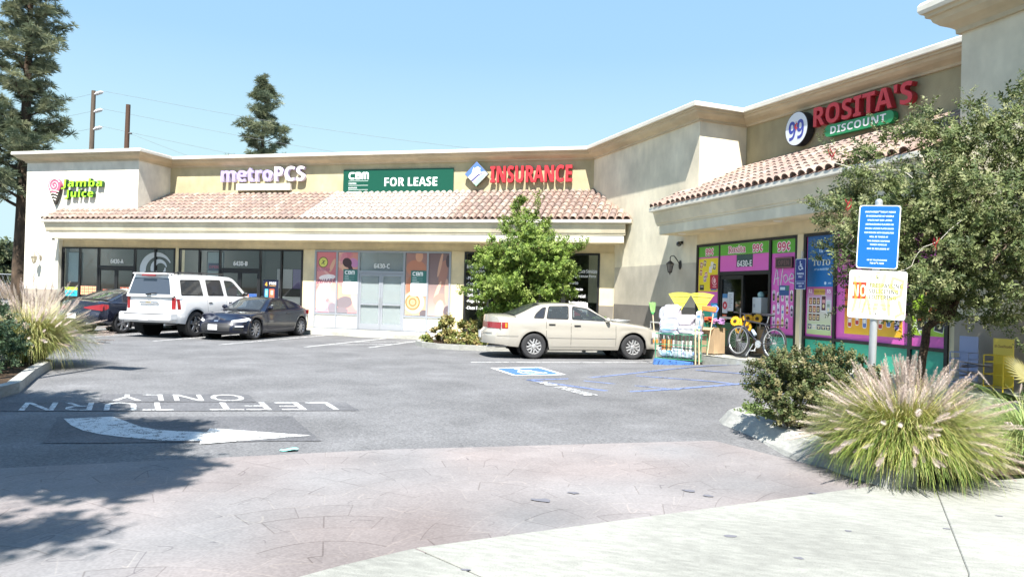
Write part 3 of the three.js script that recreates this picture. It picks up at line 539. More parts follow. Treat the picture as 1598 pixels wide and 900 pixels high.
function packet(x, cx, cy, w, h, c, c2, rot = 0) { x.save(); x.translate(cx, cy); x.rotate(rot); fill(x, '#f2efe8', -w * 0.55, -h * 0.55, w * 1.1, h * 1.1); fill(x, c, -w / 2, -h / 2, w, h); fill(x, c2, -w * 0.38, -h * 0.25, w * 0.76, h * 0.24); blob(x, '#e8d9a0', 0, h * 0.2, w * 0.26, h * 0.14); x.restore(); }

// leasing board on the parapet of the vacant unit
function leaseLogo(x, a, b, w) { // three letters and three ruled lines of small print
  x.save(); x.translate(a, b); x.scale(w / 160, w / 160); x.strokeStyle = x.fillStyle = '#fff'; x.lineWidth = 12; x.lineCap = 'butt'; x.lineJoin = 'round';
  x.beginPath(); x.moveTo(46, 8); x.lineTo(22, 8); x.quadraticCurveTo(6, 8, 6, 26); x.lineTo(6, 30); x.quadraticCurveTo(6, 50, 22, 50); x.lineTo(46, 50); x.stroke();
  x.beginPath(); x.moveTo(56, 8); x.lineTo(86, 8); x.quadraticCurveTo(96, 8, 96, 18); x.quadraticCurveTo(96, 28, 84, 28); x.lineTo(62, 28); x.moveTo(84, 28); x.quadraticCurveTo(98, 28, 98, 39); x.quadraticCurveTo(98, 50, 86, 50); x.lineTo(60, 50); x.lineTo(60, 8); x.stroke();
  x.beginPath(); x.moveTo(112, 56); x.lineTo(112, 20); x.quadraticCurveTo(112, 8, 122, 8); x.quadraticCurveTo(134, 8, 134, 20); x.lineTo(134, 56); x.moveTo(134, 20); x.quadraticCurveTo(134, 8, 144, 8); x.quadraticCurveTo(156, 8, 156, 20); x.lineTo(156, 56); x.stroke();
  x.lineWidth = 2.2; x.font = 'bold 15px sans-serif'; x.textAlign = 'left'; x.textBaseline = 'alphabetic';
  ['CENTERS', 'BUSINESS', 'MANAGEMENT'].forEach((t, i) => { const y = 68 + i * 32; x.beginPath(); x.moveTo(0, y); x.lineTo(158, y); x.stroke(); x.fillText(t, 0, y + 23); });
  x.beginPath(); x.moveTo(0, 164); x.lineTo(158, 164); x.stroke(); x.restore();
}
board('leasing_sign', 'dark green FOR LEASE board across the parapet above the vacant unit', 'sign', ML, -11.58, 5.77, 4.56, 0.985, -1.74, (x, w, h) => { fill(x, '#004a38', 0, 0, w, h); leaseLogo(x, w * 0.05, h * 0.09, w * 0.185); txt(x, 'FOR LEASE', w * 0.62, h * 0.51, h * 0.46, '#fff', { sx: 0.98 }); }, 280, { thick: 0.05, edge: [0.01, 0.07, 0.05] });

// raised letters, each a solid piece
function raised(name, label, category, M, cx, cy, off, w, h, depth, text, face, side, o = {}) {
  const f = o.font || font, scale = 1 / f.data.resolution, root = thing(name, label, category), c = V(cx, cy, off).applyMatrix4(M); root.position.copy(c);
  let pen = 0; const all = [];
  for (const ch of text) { const gl = f.data.glyphs[ch]; if (ch !== ' ') all.push([ch, pen]); pen += gl.ha * scale + (o.track || 0); }
  const gs = all.map(([ch, p]) => { const g = new TextGeometry(ch, { font: f, size: 1, depth: 1, curveSegments: 5, bevelEnabled: !!o.fat, bevelThickness: 0.001, bevelSize: o.fat || 0, bevelSegments: 1 }); g.translate(p, 0, 0); return g; });
  const box = new THREE.Box3(); gs.forEach((g) => { g.computeBoundingBox(); box.union(g.boundingBox); });
  const sx = w / (box.max.x - box.min.x), sy = h / (box.max.y - box.min.y);
  gs.forEach((g, i) => {
    g.translate(-(box.min.x + box.max.x) / 2, -(box.min.y + box.max.y) / 2, 0); g.scale(sx, sy, depth);
    const p = g.attributes.position; if (o.slant || o.tilt) for (let k = 0; k < p.count; k++) { p.setX(k, p.getX(k) + (o.slant || 0) * p.getY(k)); p.setY(k, p.getY(k) + (o.tilt || 0) * p.getX(k)); }
    g.translate(cx, cy, off); g.applyMatrix4(M); g.translate(-c.x, -c.y, -c.z); g.computeVertexNormals();
    const cf = flatLetters2(f, all[i][0], all[i][1], box, sx, sy, o); cf.translate(cx, cy, off + depth + 0.003); cf.applyMatrix4(M); cf.translate(-c.x, -c.y, -c.z);
    const m = mesh('letter', g, side, root); mesh('letter_face', cf, Array.isArray(face) ? face[i < o.split ? 0 : 1] : face, m);
  });
  return root;
}
function flatLetters2(f, ch, pen, box, sx, sy, o) {
  const g = new THREE.ShapeGeometry(f.generateShapes(ch, 1), 5); g.translate(pen - (box.min.x + box.max.x) / 2, -(box.min.y + box.max.y) / 2, 0); g.scale(sx, sy, 1);
  const p = g.attributes.position; for (let k = 0; k < p.count; k++) { if (o.slant) p.setX(k, p.getX(k) + o.slant * p.getY(k)); if (o.tilt) p.setY(k, p.getY(k) + o.tilt * p.getX(k)); }
  return g;
}
const red = std([0.62, 0.035, 0.045], 0.4), redSide = std([0.40, 0.025, 0.035], 0.5), lime = std([0.34, 0.80, 0.03], 0.4), limeSide = std([0.02, 0.09, 0.02], 0.5), purple = std([0.42, 0.34, 0.72], 0.45), whiteFace = std([0.80, 0.72, 0.66], 0.5), pinkSide = std([0.62, 0.36, 0.36], 0.5), lilacSide = std([0.62, 0.56, 0.76], 0.5);
raised('shop_sign', 'lime green raised script word, upper of two on the left gable', 'sign', ML, -24.5, 5.56, 0.02, 2.02, 0.42, 0.13, 'Jamba', lime, limeSide, { fat: 0.02, slant: 0.06, track: 0.04 });
raised('shop_sign', 'lime green raised script word, lower of two on the left gable', 'sign', ML, -24.62, 5.14, 0.02, 1.42, 0.40, 0.13, 'Juice', lime, limeSide, { fat: 0.02, slant: 0.06, track: 0.04 });
raised('shop_sign', 'lavender and cream raised letters over the phone shop', 'sign', ML, -17.4, 6.13, -1.74, 3.83, 0.60, 0.14, 'metroPCS', [purple, whiteFace], lilacSide, { split: 5, fat: 0.012 });
board('shop_sign', 'narrow cream Authorized Dealer panel under the lavender letters', 'sign', ML, -17.36, 5.62, 2.46, 0.26, -1.62, (x, w, h) => { fill(x, '#f4efdf', 0, 0, w, h); txt(x, 'Authorized Dealer', w / 2, h / 2, h * 0.6, '#d9b7a4', { style: 'normal', fam: 'serif', sx: 1.25 }); }, 220, { thick: 0.16, edge: [0.78, 0.76, 0.70] });
raised('shop_sign', 'red raised INSURANCE letters on the olive parapet', 'sign', ML, -6.29, 5.97, -1.72, 3.06, 0.62, 0.12, 'INSURANCE', red, redSide, { fat: 0.02 });
raised('shop_sign', 'big red raised seven-letter name on the right parapet', 'sign', MR, 9.0, 5.86, -1.38, 2.86, 0.46, 0.13, "ROSITA'S", red, redSide, { fat: 0.015, tilt: -0.035 });
{ // ice-cream-like swirl cup
  const t = thing('shop_emblem', 'pink swirl above a striped cone beside the lime lettering', 'emblem', [-25.86, 5.3, -24.4]);
  const disc = new THREE.CylinderGeometry(0.31, 0.31, 0.12, 32); disc.rotateX(Math.PI / 2); disc.translate(0, 0.2, 0.09); mesh('swirl_disc', disc, std([0.55, 0.12, 0.2], 0.4), t);
  const sp = []; for (let i = 0; i <= 60; i++) { const a = i / 60 * 13.5, r = 0.285 * (1 - i / 66); sp.push(V(Math.cos(a + 0.5) * r, 0.2 + Math.sin(a + 0.5) * r, 0.155)); }
  mesh('swirl', tube(sp, 0.017, 120, 5), std([0.8, 0.72, 0.72], 0.4), t);
  const cone = polyShape([[-0.27, 0.02], [0.28, 0.02], [0.2, -0.25], [0.02, -0.58], [-0.17, -0.2]]); mesh('cone', new THREE.ExtrudeGeometry(cone, { depth: 0.1, bevelEnabled: false }).translate(0, 0, 0.03), std([0.045, 0.04, 0.035], 0.45), t);
  for (let i = 0; i < 4; i++) mesh('cone_stripe', tube([V(-0.24 + i * 0.055, -0.02 - i * 0.115, 0.135), V(-0.05 + i * 0.02, 0.01 - i * 0.12, 0.15), V(0.23 - i * 0.05, -0.06 - i * 0.115, 0.135)], 0.026, 10, 5), std([0.78, 0.70, 0.6], 0.4), t);
}
{ // insurance emblem: a diamond
  const t = thing('shop_emblem', 'blue, white and green diamond emblem beside the red insurance letters', 'emblem', [-8.34, 5.99, -26.2]);
  const d = polyShape([[0, 0.47], [0.46, 0], [0, -0.47], [-0.46, 0]]); mesh('box', new THREE.ExtrudeGeometry(d, { depth: 0.13, bevelEnabled: false }).translate(0, 0, 0.1), std([0.12, 0.13, 0.1], 0.5), t);
  const f = (pts, c, z) => mesh('emblem_face', new THREE.ShapeGeometry(polyShape(pts)).translate(0, 0, z), std(c, 0.45), t);
  f([[0, 0.45], [0.44, 0], [0, -0.45], [-0.44, 0]], [0.8, 0.8, 0.8], 0.233);
  f([[0, 0.45], [0.44, 0], [0.22, 0.03], [0.13, 0.13], [0.15, 0.22], [0.03, 0.28], [-0.08, 0.2], [-0.12, 0.25], [-0.19, 0.02], [-0.33, -0.11], [-0.44, 0]], [0.09, 0.18, 0.58], 0.236);
  f([[-0.24, -0.2], [0.0, -0.02], [0.3, 0.1], [0.42, 0.02], [0.34, -0.1], [0.08, -0.16], [-0.1, -0.34]], [0.8, 0.8, 0.8], 0.237);
  f([[-0.2, -0.24], [0.05, -0.02], [0.34, 0.06], [0.1, -0.06], [-0.15, -0.28]], [0.07, 0.06, 0.2], 0.239);
  f([[-0.09, -0.36], [0.06, -0.13], [0.26, -0.0], [0.42, 0.02], [0, -0.45]], [0.32, 0.66, 0.42], 0.239);
}
{ // round price sign
  const c = R(7.03, 5.76, -1.45), t = thing('shop_sign', 'round white disc with a blue 99 left of the red letters', 'sign', c.toArray(), TR);
  const g = new THREE.CylinderGeometry(0.41, 0.41, 0.2, 40); g.rotateX(Math.PI / 2); g.translate(0, 0, 0.14); mesh('can', g, std([0.02, 0.02, 0.025], 0.4), t);
  const f = new THREE.CircleGeometry(0.395, 40); f.translate(0, 0, 0.243); mesh('face', f, std([0.72, 0.75, 0.78], 0.4), t);
  for (const s of [-1, 1]) { const n = flatLetters('9', 0.25, 0.46); n.translate(s * 0.15, -0.03, 0.246); mesh('numeral', n, std([0.05, 0.07, 0.36], 0.4), t); }
  const cs = flatLetters('c', 0.12, 0.13); cs.translate(0, 0.06, 0.249); mesh('cent_mark', cs, std([0.6, 0.04, 0.05], 0.4), t); const cb = new THREE.PlaneGeometry(0.022, 0.22); cb.translate(0.0, 0.06, 0.251); mesh('cent_bar', cb, std([0.6, 0.04, 0.05], 0.4), t);
}
{ // pill-shaped second line
  const c = R(8.94, 5.47, -1.45), t = thing('shop_sign', 'green pill-shaped DISCOUNT sign under the big red letters', 'sign', c.toArray(), TR); t.rotation.z = -0.035;
  const s = new THREE.Shape(); s.absarc(-0.88, 0, 0.13, Math.PI / 2, Math.PI * 1.5); s.absarc(0.88, 0, 0.13, -Math.PI / 2, Math.PI / 2); s.closePath();
  mesh('panel', new THREE.ExtrudeGeometry(s, { depth: 0.12, bevelEnabled: false, curveSegments: 10 }).translate(0, 0, 0.06), std([0.02, 0.26, 0.09], 0.4), t);
  const l = flatLetters('DISCOUNT', 1.62, 0.17); l.translate(0, 0, 0.183); mesh('lettering', l, std([0.8, 0.8, 0.78], 0.4), t);
}
// house numbers on the transoms
for (const [x, n, l] of [[-22.98, '6430-A', 'juice shop'], [-17.28, '6430-B', 'phone shop'], [-11.4, '6430-C', 'vacant unit']]) vinyl('house_number', `white house number ${n} on the transom of the ${l}`, 'number', ML, x, 2.47, -0.19, [[n, 0, 0, 0.62, 0.17]], whiteVinyl);
vinyl('house_number', 'white house number 6430-E above the discount shop door', 'number', MR, 6.85, 2.47, 0.028, [['6430-E', 0, 0, 0.58, 0.15]], whiteVinyl);

// ---------------------------------------------------------------- window graphics of the vacant unit (faded dance posters)
const skin = '#dcae92', pane = [0.78, 2.95];
const danceW = 0.80, danceH = 2.22, dY = 1.84, dOff = -0.185;
board('window_poster', 'faded pink dance poster with a round green badge, leftmost window of the vacant unit', 'poster', ML, -13.62, dY, danceW, danceH, dOff, (x, w, h) => {
  const g = x.createLinearGradient(0, 0, 0, h); g.addColorStop(0, '#d97f86'); g.addColorStop(0.45, '#c9787c'); g.addColorStop(0.55, '#e7b79a'); g.addColorStop(1, '#d9b3c0'); x.fillStyle = g; x.fillRect(0, 0, w, h);
  for (let i = 0; i < 9; i++) blob(x, pick(['rgba(240,190,170,.5)', 'rgba(205,110,120,.4)', 'rgba(250,225,205,.5)']), rr(0, w), rr(h * 0.3, h), rr(20, 70), rr(40, 120), rr(0, 3));
  blob(x, '#ffffffcc', w * 0.55, h * 0.42, w * 0.42, h * 0.05, -0.1); blob(x, skin, w * 0.8, h * 0.22, w * 0.09, h * 0.12, 0.4); blob(x, '#e8c3ac', w * 0.22, h * 0.8, w * 0.25, h * 0.16, 0.3); blob(x, '#c7a3cf', w * 0.35, h * 0.9, w * 0.3, h * 0.08, -0.4); blob(x, '#8e8790', w * 0.85, h * 0.93, w * 0.22, h * 0.09);
  blob(x, '#d9d86e', w * 0.33, h * 0.17, w * 0.24, w * 0.24); x.strokeStyle = '#5a5b3a'; x.lineWidth = 6; x.beginPath(); x.arc(w * 0.33, h * 0.17, w * 0.23, 0, 7); x.stroke(); x.beginPath(); x.moveTo(w * 0.24, h * 0.2); x.lineTo(w * 0.34, h * 0.165); x.lineTo(w * 0.42, h * 0.14); x.moveTo(w * 0.34, h * 0.165); x.lineTo(w * 0.3, h * 0.13); x.moveTo(w * 0.34, h * 0.165); x.lineTo(w * 0.38, h * 0.21); x.stroke();
  txt(x, 'ZUMBA', w * 0.36, h * 0.29, w * 0.2, '#b06a86'); txt(x, 'ZUMBA', w * 0.5, h * 0.485, w * 0.29, '#7d5570', { style: 'italic bold', rot: -0.06 });
}, 200, { rough: 0.35 });
board('window_poster', 'faded dance poster of a dark-haired dancer in orange light, second window of the vacant unit', 'poster', ML, -12.74, dY, danceW, danceH, dOff, (x, w, h) => {
  const g = x.createLinearGradient(0, 0, w, h); g.addColorStop(0, '#cf8a86'); g.addColorStop(0.5, '#e2a98c'); g.addColorStop(1, '#d98f93'); x.fillStyle = g; x.fillRect(0, 0, w, h);
  for (let i = 0; i < 8; i++) blob(x, pick(['rgba(245,205,180,.5)', 'rgba(200,110,150,.35)']), rr(0, w), rr(0, h), rr(20, 60), rr(40, 100), rr(0, 3));
  blob(x, '#c889b8', w * 0.78, h * 0.17, w * 0.25, h * 0.07, 0.6); blob(x, '#e3b596', w * 0.32, h * 0.24, w * 0.15, h * 0.07, 0.3); blob(x, '#493236', w * 0.45, h * 0.17, w * 0.24, h * 0.075, 0.5); blob(x, '#493236', w * 0.62, h * 0.26, w * 0.1, h * 0.08, -0.5);
  blob(x, '#e0b091', w * 0.4, h * 0.7, w * 0.35, h * 0.13, 0.2); blob(x, '#857b80', w * 0.35, h * 0.83, w * 0.42, h * 0.1, -0.2); blob(x, '#e6bfa6', w * 0.86, h * 0.78, w * 0.14, h * 0.18, -0.3); blob(x, '#8d8288', w * 0.2, h * 0.97, w * 0.35, h * 0.06);
}, 200, { rough: 0.35 });
board('window_poster', 'faded brown poster of a torso above a gold disc, third window of the vacant unit', 'poster', ML, -10.05, dY, danceW, danceH, dOff, (x, w, h) => {
  const g = x.createLinearGradient(0, 0, 0, h); g.addColorStop(0, '#9c7a78'); g.addColorStop(0.5, '#b4826f'); g.addColorStop(1, '#c8a68c'); x.fillStyle = g; x.fillRect(0, 0, w, h);
  blob(x, '#bd8169', w * 0.5, h * 0.25, w * 0.48, h * 0.14, 0.2); blob(x, '#cf9d83', w * 0.62, h * 0.05, w * 0.18, h * 0.09); blob(x, '#b0765f', w * 0.45, h * 0.55, w * 0.42, h * 0.22);
  blob(x, '#e9d7a8', w * 0.42, h * 0.79, w * 0.5, w * 0.5); blob(x, '#d1a377', w * 0.36, h * 0.79, w * 0.36, w * 0.36); for (let i = 0; i < 4; i++) { x.strokeStyle = i % 2 ? '#a9744e' : '#e0bd8a'; x.lineWidth = 9; x.beginPath(); x.arc(w * 0.36, h * 0.79, w * (0.08 + i * 0.08), 0, 7); x.stroke(); } blob(x, '#6e6468', w * 0.9, h * 0.97, w * 0.2, h * 0.06);
}, 200, { rough: 0.35 });
board('window_poster', 'faded brown poster of a standing dancer, rightmost window of the vacant unit', 'poster', ML, -9.19, dY, danceW, danceH, dOff, (x, w, h) => {
  const g = x.createLinearGradient(0, 0, 0, h); g.addColorStop(0, '#7d686c'); g.addColorStop(0.5, '#8f7a78'); g.addColorStop(1, '#bfaaa0'); x.fillStyle = g; x.fillRect(0, 0, w, h);
  blob(x, '#a87c70', w * 0.7, h * 0.32, w * 0.2, h * 0.22, 0.15); blob(x, '#caa08a', w * 0.55, h * 0.18, w * 0.07, h * 0.2, 0.2); blob(x, '#d8b39c', w * 0.45, h * 0.6, w * 0.08, h * 0.17, 0.35); blob(x, '#a98f84', w * 0.6, h * 0.74, w * 0.34, h * 0.1, -0.2); blob(x, '#d6b9a4', w * 0.55, h * 0.88, w * 0.2, h * 0.14, 0.2); blob(x, '#c7a090', w * 0.88, h * 0.6, w * 0.1, h * 0.2); blob(x, '#6b5f64', w * 0.95, h * 0.93, w * 0.2, h * 0.1); blob(x, '#55494e', w * 0.92, h * 0.12, w * 0.1, h * 0.1);
}, 200, { rough: 0.35 });
for (const [x, l] of [[-12.62, 'left dance poster'], [-9.95, 'gold disc poster']]) board('lease_notice', `small green and white lease notice on the ${l} in the vacant unit`, 'notice', ML, x, 1.88, 0.6, 0.9, -0.172, (c, w, h) => { fill(c, '#fff', 0, 0, w, h); fill(c, '#3d7670', 0, 0, w, h * 0.5); leaseLogo(c, w * 0.1, h * 0.05, w * 0.66); txt(c, 'FOR LEASE', w * 0.5, h * 0.58, h * 0.075, '#8a8a8a'); }, 240, { rough: 0.4 });

// juice shop window graphics
const curl = std([0.52, 0.56, 0.60], 0.5);
{
  const t = thing('window_decal', 'large pale grey swirl decal across two right windows of the juice shop', 'decal', [-21.05, 2.1, -24.592]);
  const sh = (f0, f1, r0, r1, w0, w1, cx, cy) => { const a = [], b = []; for (let i = 0; i <= 40; i++) { const t2 = i / 40, an = lerp(f0, f1, t2), r = lerp(r0, r1, t2), w = lerp(w0, w1, Math.sin(t2 * Math.PI)); a.push([cx + Math.cos(an) * (r + w) * 1.1, cy + Math.sin(an) * (r + w)]); b.unshift([cx + Math.cos(an) * (r - w) * 1.1, cy + Math.sin(an) * (r - w)]); } return new THREE.ShapeGeometry(polyShape([...a, ...b])); };
  mesh('swirl', sh(0.5, 5.6, 0.62, 0.62, 0.02, 0.13, 0, 0.05), curl, t); mesh('swirl', sh(0.2, 6.4, 0.3, 0.24, 0.02, 0.11, 0.1, 0.12), curl, t); mesh('swirl', sh(3.9, 5.9, 0.78, 0.8, 0.01, 0.1, 0.2, 0.25), curl, t);
}
const dots = (x, w, h, c, nx, ny) => { for (let i = 0; i < nx; i++) for (let j = 0; j < ny; j++) { x.fillStyle = c[(i + j) % c.length]; x.beginPath(); x.arc((i + 0.5) * w / nx, (j + 0.25) * h / ny, w / nx * 0.46, 0, Math.PI); x.fill(); } };
board('window_decal', 'coral half-round patterned decal in the second window of the juice shop', 'decal', ML, -24.34, 1.27, 0.78, 0.36, -0.185, (x, w, h) => { fill(x, '#3c2a30', 0, 0, w, h); dots(x, w, h, ['#e8795c', '#ee8a6a'], 4, 3); dots(x, w, h, ['#f0b58a'], 8, 6); }, 200);
board('window_decal', 'coral dotted decal with a teal stripe on the left juice shop door', 'decal', ML, -23.4, 1.14, 0.42, 0.42, -0.16, (x, w, h) => { fill(x, '#2a2022', 0, 0, w, h); dots(x, w, h, ['#e8795c', '#e2a184'], 5, 5); fill(x, '#3fb9b4', w * 0.18, h * 0.42, w * 0.64, h * 0.14); }, 220);
board('window_decal', 'coral dotted decal with a teal stripe on the right juice shop door', 'decal', ML, -22.55, 1.14, 0.42, 0.62, -0.16, (x, w, h) => { fill(x, '#2a2022', 0, 0, w, h); dots(x, w, h, ['#e8795c', '#e2a184'], 5, 7); fill(x, '#3fb9b4', w * 0.2, h * 0.44, w * 0.6, h * 0.1); }, 220);
board('window_decal', 'turquoise and lime worded decal low in the leftmost juice shop window', 'decal', ML, -25.2, 1.2, 0.62, 0.36, -0.185, (x, w, h) => { fill(x, '#2fb3cf', 0, h * 0.35, w, h * 0.65); fill(x, '#b8d24a', 0, 0, w, h * 0.32); txt(x, 'WHIRL', w * 0.5, h * 0.68, h * 0.46, '#14323a', { sx: 0.95 }); txt(x, 'START THE', w * 0.45, h * 0.17, h * 0.22, '#5c7a1a'); }, 200);
// phone shop
board('window_poster', 'navy 4 FREE phone offer poster in the phone shop window', 'poster', ML, -15.93, 1.2, 0.66, 1.36, -0.185, (x, w, h) => { fill(x, '#131a34', 0, 0, w, h); txt(x, '4', w * 0.2, h * 0.13, h * 0.15, '#e8a93a'); txt(x, 'FREE', w * 0.62, h * 0.1, h * 0.1, '#fff'); txt(x, 'PHONES', w * 0.62, h * 0.17, h * 0.05, '#d9a24a'); fill(x, '#58b5d8', w * 0.12, h * 0.26, w * 0.22, h * 0.26); fill(x, '#8fd0e6', w * 0.16, h * 0.3, w * 0.14, h * 0.14); fill(x, '#e86a4a', w * 0.42, h * 0.26, w * 0.32, h * 0.26); fill(x, '#f2c9b4', w * 0.5, h * 0.3, w * 0.16, h * 0.12); fill(x, '#f2f2f2', w * 0.24, h * 0.6, w * 0.44, h * 0.14); txt(x, 'NO CONTRACT', w * 0.46, h * 0.67, h * 0.04, '#444'); txt(x, 'SWITCH', w * 0.46, h * 0.83, h * 0.06, '#aab4e0'); }, 200);
board('open_sign', 'small red and violet OPEN sign hung in the phone shop window', 'sign', ML, -18.5, 2.32, 0.52, 0.3, -0.26, (x, w, h) => { fill(x, '#3a3058', 0, 0, w, h); txt(x, 'OPEN', w / 2, h / 2, h * 0.55, '#d8506e'); }, 240, { thick: 0.05 });
board('window_poster', 'blue strip poster low in the left phone shop window', 'poster', ML, -18.62, 1.5, 0.66, 0.24, -0.185, (x, w, h) => { fill(x, '#27376a', 0, 0, w, h); txt(x, 'TABLETS', w / 2, h / 2, h * 0.5, '#dfe4f2'); }, 220);
board('door_notice', 'orange and violet sticker on the left phone shop door', 'sticker', ML, -17.0, 1.18, 0.3, 0.26, -0.16, (x, w, h) => { fill(x, '#c9764a', 0, 0, w, h); fill(x, '#5b4a8a', 0, h * 0.5, w, h * 0.5); txt(x, '5', w * 0.5, h * 0.42, h * 0.6, '#fff'); }, 200);
board('door_notice', 'white and blue hours notice on the right phone shop door', 'notice', ML, -16.68, 1.08, 0.34, 0.5, -0.16, (x, w, h) => { fill(x, '#3d5f9e', 0, 0, w, h * 0.4); fill(x, '#e6e9ee', 0, h * 0.45, w, h * 0.55); fill(x, '#d99a4a', 0, h * 0.3, w, h * 0.08); }, 160);
// insurance shop lettering
vinyl('window_lettering', 'white list of services lettered on the left insurance window', 'lettering', ML, -7.78, 1.75, -0.188, [['REGISTRO', 0, 0.75, 0.74, 0.13], ['DE AUTO', 0.02, 0.58, 0.5, 0.11], ['-Placas', -0.15, 0.36, 0.46, 0.12], ['-Cambios', -0.1, 0.16, 0.56, 0.12], ['-Copias', -0.15, -0.04, 0.46, 0.12], ['-Title Sale', -0.08, -0.24, 0.58, 0.12], ['-Pago De Luz', 0.0, -0.46, 0.72, 0.12], ['-Clean Slate', -0.06, -0.68, 0.62, 0.12]], whiteVinyl);
vinyl('window_lettering', 'white insurance services lettering on the right insurance window', 'lettering', ML, -4.06, 2.0, -0.188, [['All Insurance Services', 0.0, 0.42, 1.0, 0.14], ['Seguranza Para', 0.05, 0.24, 0.82, 0.12], ['Auto', -0.28, 0.02, 0.3, 0.11], ['Negocio', -0.2, -0.2, 0.46, 0.12], ['Comercial', -0.16, -0.42, 0.56, 0.11], ['Motocicleta', -0.14, -0.64, 0.58, 0.11]], whiteVinyl);
board('window_poster', 'white poster with red print low in the right insurance window', 'poster', ML, -4.1, 1.05, 0.5, 0.62, -0.185, (x, w, h) => { fill(x, '#e9e6e4', 0, 0, w, h); fill(x, '#8c2230', w * 0.1, h * 0.45, w * 0.5, h * 0.45); txt(x, 'NOTARY', w * 0.5, h * 0.2, h * 0.13, '#333'); fill(x, '#2c3d66', w * 0.66, h * 0.5, w * 0.26, h * 0.3); }, 160);

// discount shop: lettering on the green bands, posters on the panels
const priceTxt = (x, w, h, s, sz) => txt(x, s, w / 2, h * 0.53, sz, '#c0185a', { line: '#f3d9e2', lw: sz * 0.22, fam: 'serif' });
board('price_banner', 'green band with pink 99 cent price over the left shop panel', 'banner', MR, 5.27, 2.825, 0.96, 0.25, -0.003, (x, w, h) => { fill(x, '#5cab34', 0, 0, w, h); txt(x, '99¢', w * 0.52, h * 0.55, h * 0.95, '#c4245c', { line: '#f6e2e8', lw: h * 0.14 }); }, 300, { thick: 0.003 });
board('price_banner', 'green band lettered with a name and 99 cent over the discount shop door', 'banner', MR, 6.8, 2.825, 1.92, 0.25, 0.028, (x, w, h) => { fill(x, '#5cab34', 0, 0, w, h); txt(x, 'Rosita', w * 0.36, h * 0.53, h * 0.9, '#b01e58', { fam: 'serif', line: '#f6e2e8', lw: h * 0.13 }); txt(x, '99¢', w * 0.79, h * 0.55, h * 0.95, '#c4245c', { line: '#f6e2e8', lw: h * 0.14 }); }, 300, { thick: 0.003 });
board('price_banner', 'green band with pink 99 cent price right of the discount shop door', 'banner', MR, 8.255, 2.81, 0.8, 0.28, -0.003, (x, w, h) => { fill(x, '#5cab34', 0, 0, w, h); txt(x, '99¢', w * 0.5, h * 0.55, h * 0.95, '#c4245c', { line: '#f6e2e8', lw: h * 0.14 }); }, 300, { thick: 0.003 });
board('shop_poster', 'yellow grocery poster with red items on the left shop panel', 'poster', MR, 5.24, 2.22, 0.9, 0.86, -0.003, (x, w, h) => { fill(x, '#f0d62c', 0, 0, w, h); for (const [a, b, c] of [[0.14, 0.2, '#a5364a'], [0.32, 0.14, '#6d4a33'], [0.12, 0.42, '#b04a30'], [0.4, 0.5, '#c05a7a'], [0.34, 0.62, '#8a5a9a'], [0.7, 0.2, '#e8e4da'], [0.82, 0.26, '#4a4a4a'], [0.62, 0.34, '#dcd8e2']]) packet(x, w * a, h * b, w * 0.13, h * 0.16, c, '#f4e6d2', rr(-0.2, 0.2)); fill(x, '#2e2c30', w * 0.08, h * 0.8, w * 0.22, h * 0.16); fill(x, '#e9e4d0', w * 0.11, h * 0.84, w * 0.16, h * 0.02); fill(x, '#2760a8', w * 0.66, h * 0.78, w * 0.3, h * 0.18); txt(x, 'EBT', w * 0.81, h * 0.87, h * 0.09, '#fff'); }, 260);
board('shop_poster', 'square red notice with a white emblem beside the yellow poster', 'poster', MR, 5.56, 2.04, 0.42, 0.36, 0.004, (x, w, h) => { fill(x, '#b5253c', 0, 0, w, h); blob(x, '#e9b9be', w / 2, h * 0.42, w * 0.13, h * 0.2); x.strokeStyle = '#f0d0d4'; x.lineWidth = 5; x.beginPath(); x.arc(w / 2, h * 0.42, h * 0.3, 0.6, 4.6); x.stroke(); fill(x, '#e9c4c8', w * 0.3, h * 0.82, w * 0.4, h * 0.06); }, 260);
board('shop_poster', 'tall light blue poster on the teal panel left of the door', 'poster', MR, 5.58, 1.14, 0.34, 0.72, 0.0, (x, w, h) => { fill(x, '#3aa8d8', 0, 0, w, h); blob(x, '#7fd0ee', w * 0.5, h * 0.3, w * 0.36, h * 0.2); fill(x, '#e8f2f6', w * 0.2, h * 0.55, w * 0.6, h * 0.05); x.strokeStyle = '#16324a'; x.lineWidth = 7; x.beginPath(); x.moveTo(w * 0.3, h * 0.8); x.quadraticCurveTo(w * 0.6, h * 0.9, w * 0.7, h * 0.7); x.stroke(); }, 240);
board('house_number_plate', 'dark grey glass plate behind the house number over the discount shop door', 'plate', MR, 6.85, 2.54, 0.64, 0.28, 0.024, (x, w, h) => fill(x, '#4a5c60', 0, 0, w, h), 80, { rough: 0.15 });
board('shop_poster', 'shampoo bottles cut out on the magenta panel right of the door', 'poster', MR, 8.25, 1.42, 0.72, 0.86, -0.002, (x, w, h) => { fill(x, '#dc6ab8', 0, 0, w, h); const c = [['#3c2f2c', '#8a6a3a'], ['#463830', '#caa55a'], ['#d8d4d0', '#8a8a86'], ['#d8d4d0', '#7a6a6a'], ['#4a3c3a', '#b09a5a'], ['#e2dedc', '#c0485a'], ['#d9d3df', '#8a5aa0'], ['#e6e2dc', '#6a8ac0'], ['#c0392b', '#e8d8c0'], ['#4a3050', '#d0b0c8'], ['#c8c0c4', '#7a4a8a'], ['#d2691e', '#f0c8a0'], ['#a89a4a', '#e8e0b0'], ['#3a2a3a', '#c88a9a']]; c.forEach(([a, b], i) => bottle(x, w * (0.08 + (i % 5) * 0.21 + (i > 4 ? 0.02 : 0)), h * (0.16 + Math.floor(i / 5) * 0.33 + (i % 2) * 0.05), w * 0.1, h * 0.26, a, b)); }, 300, { edge: [0.5, 0.08, 0.33] });
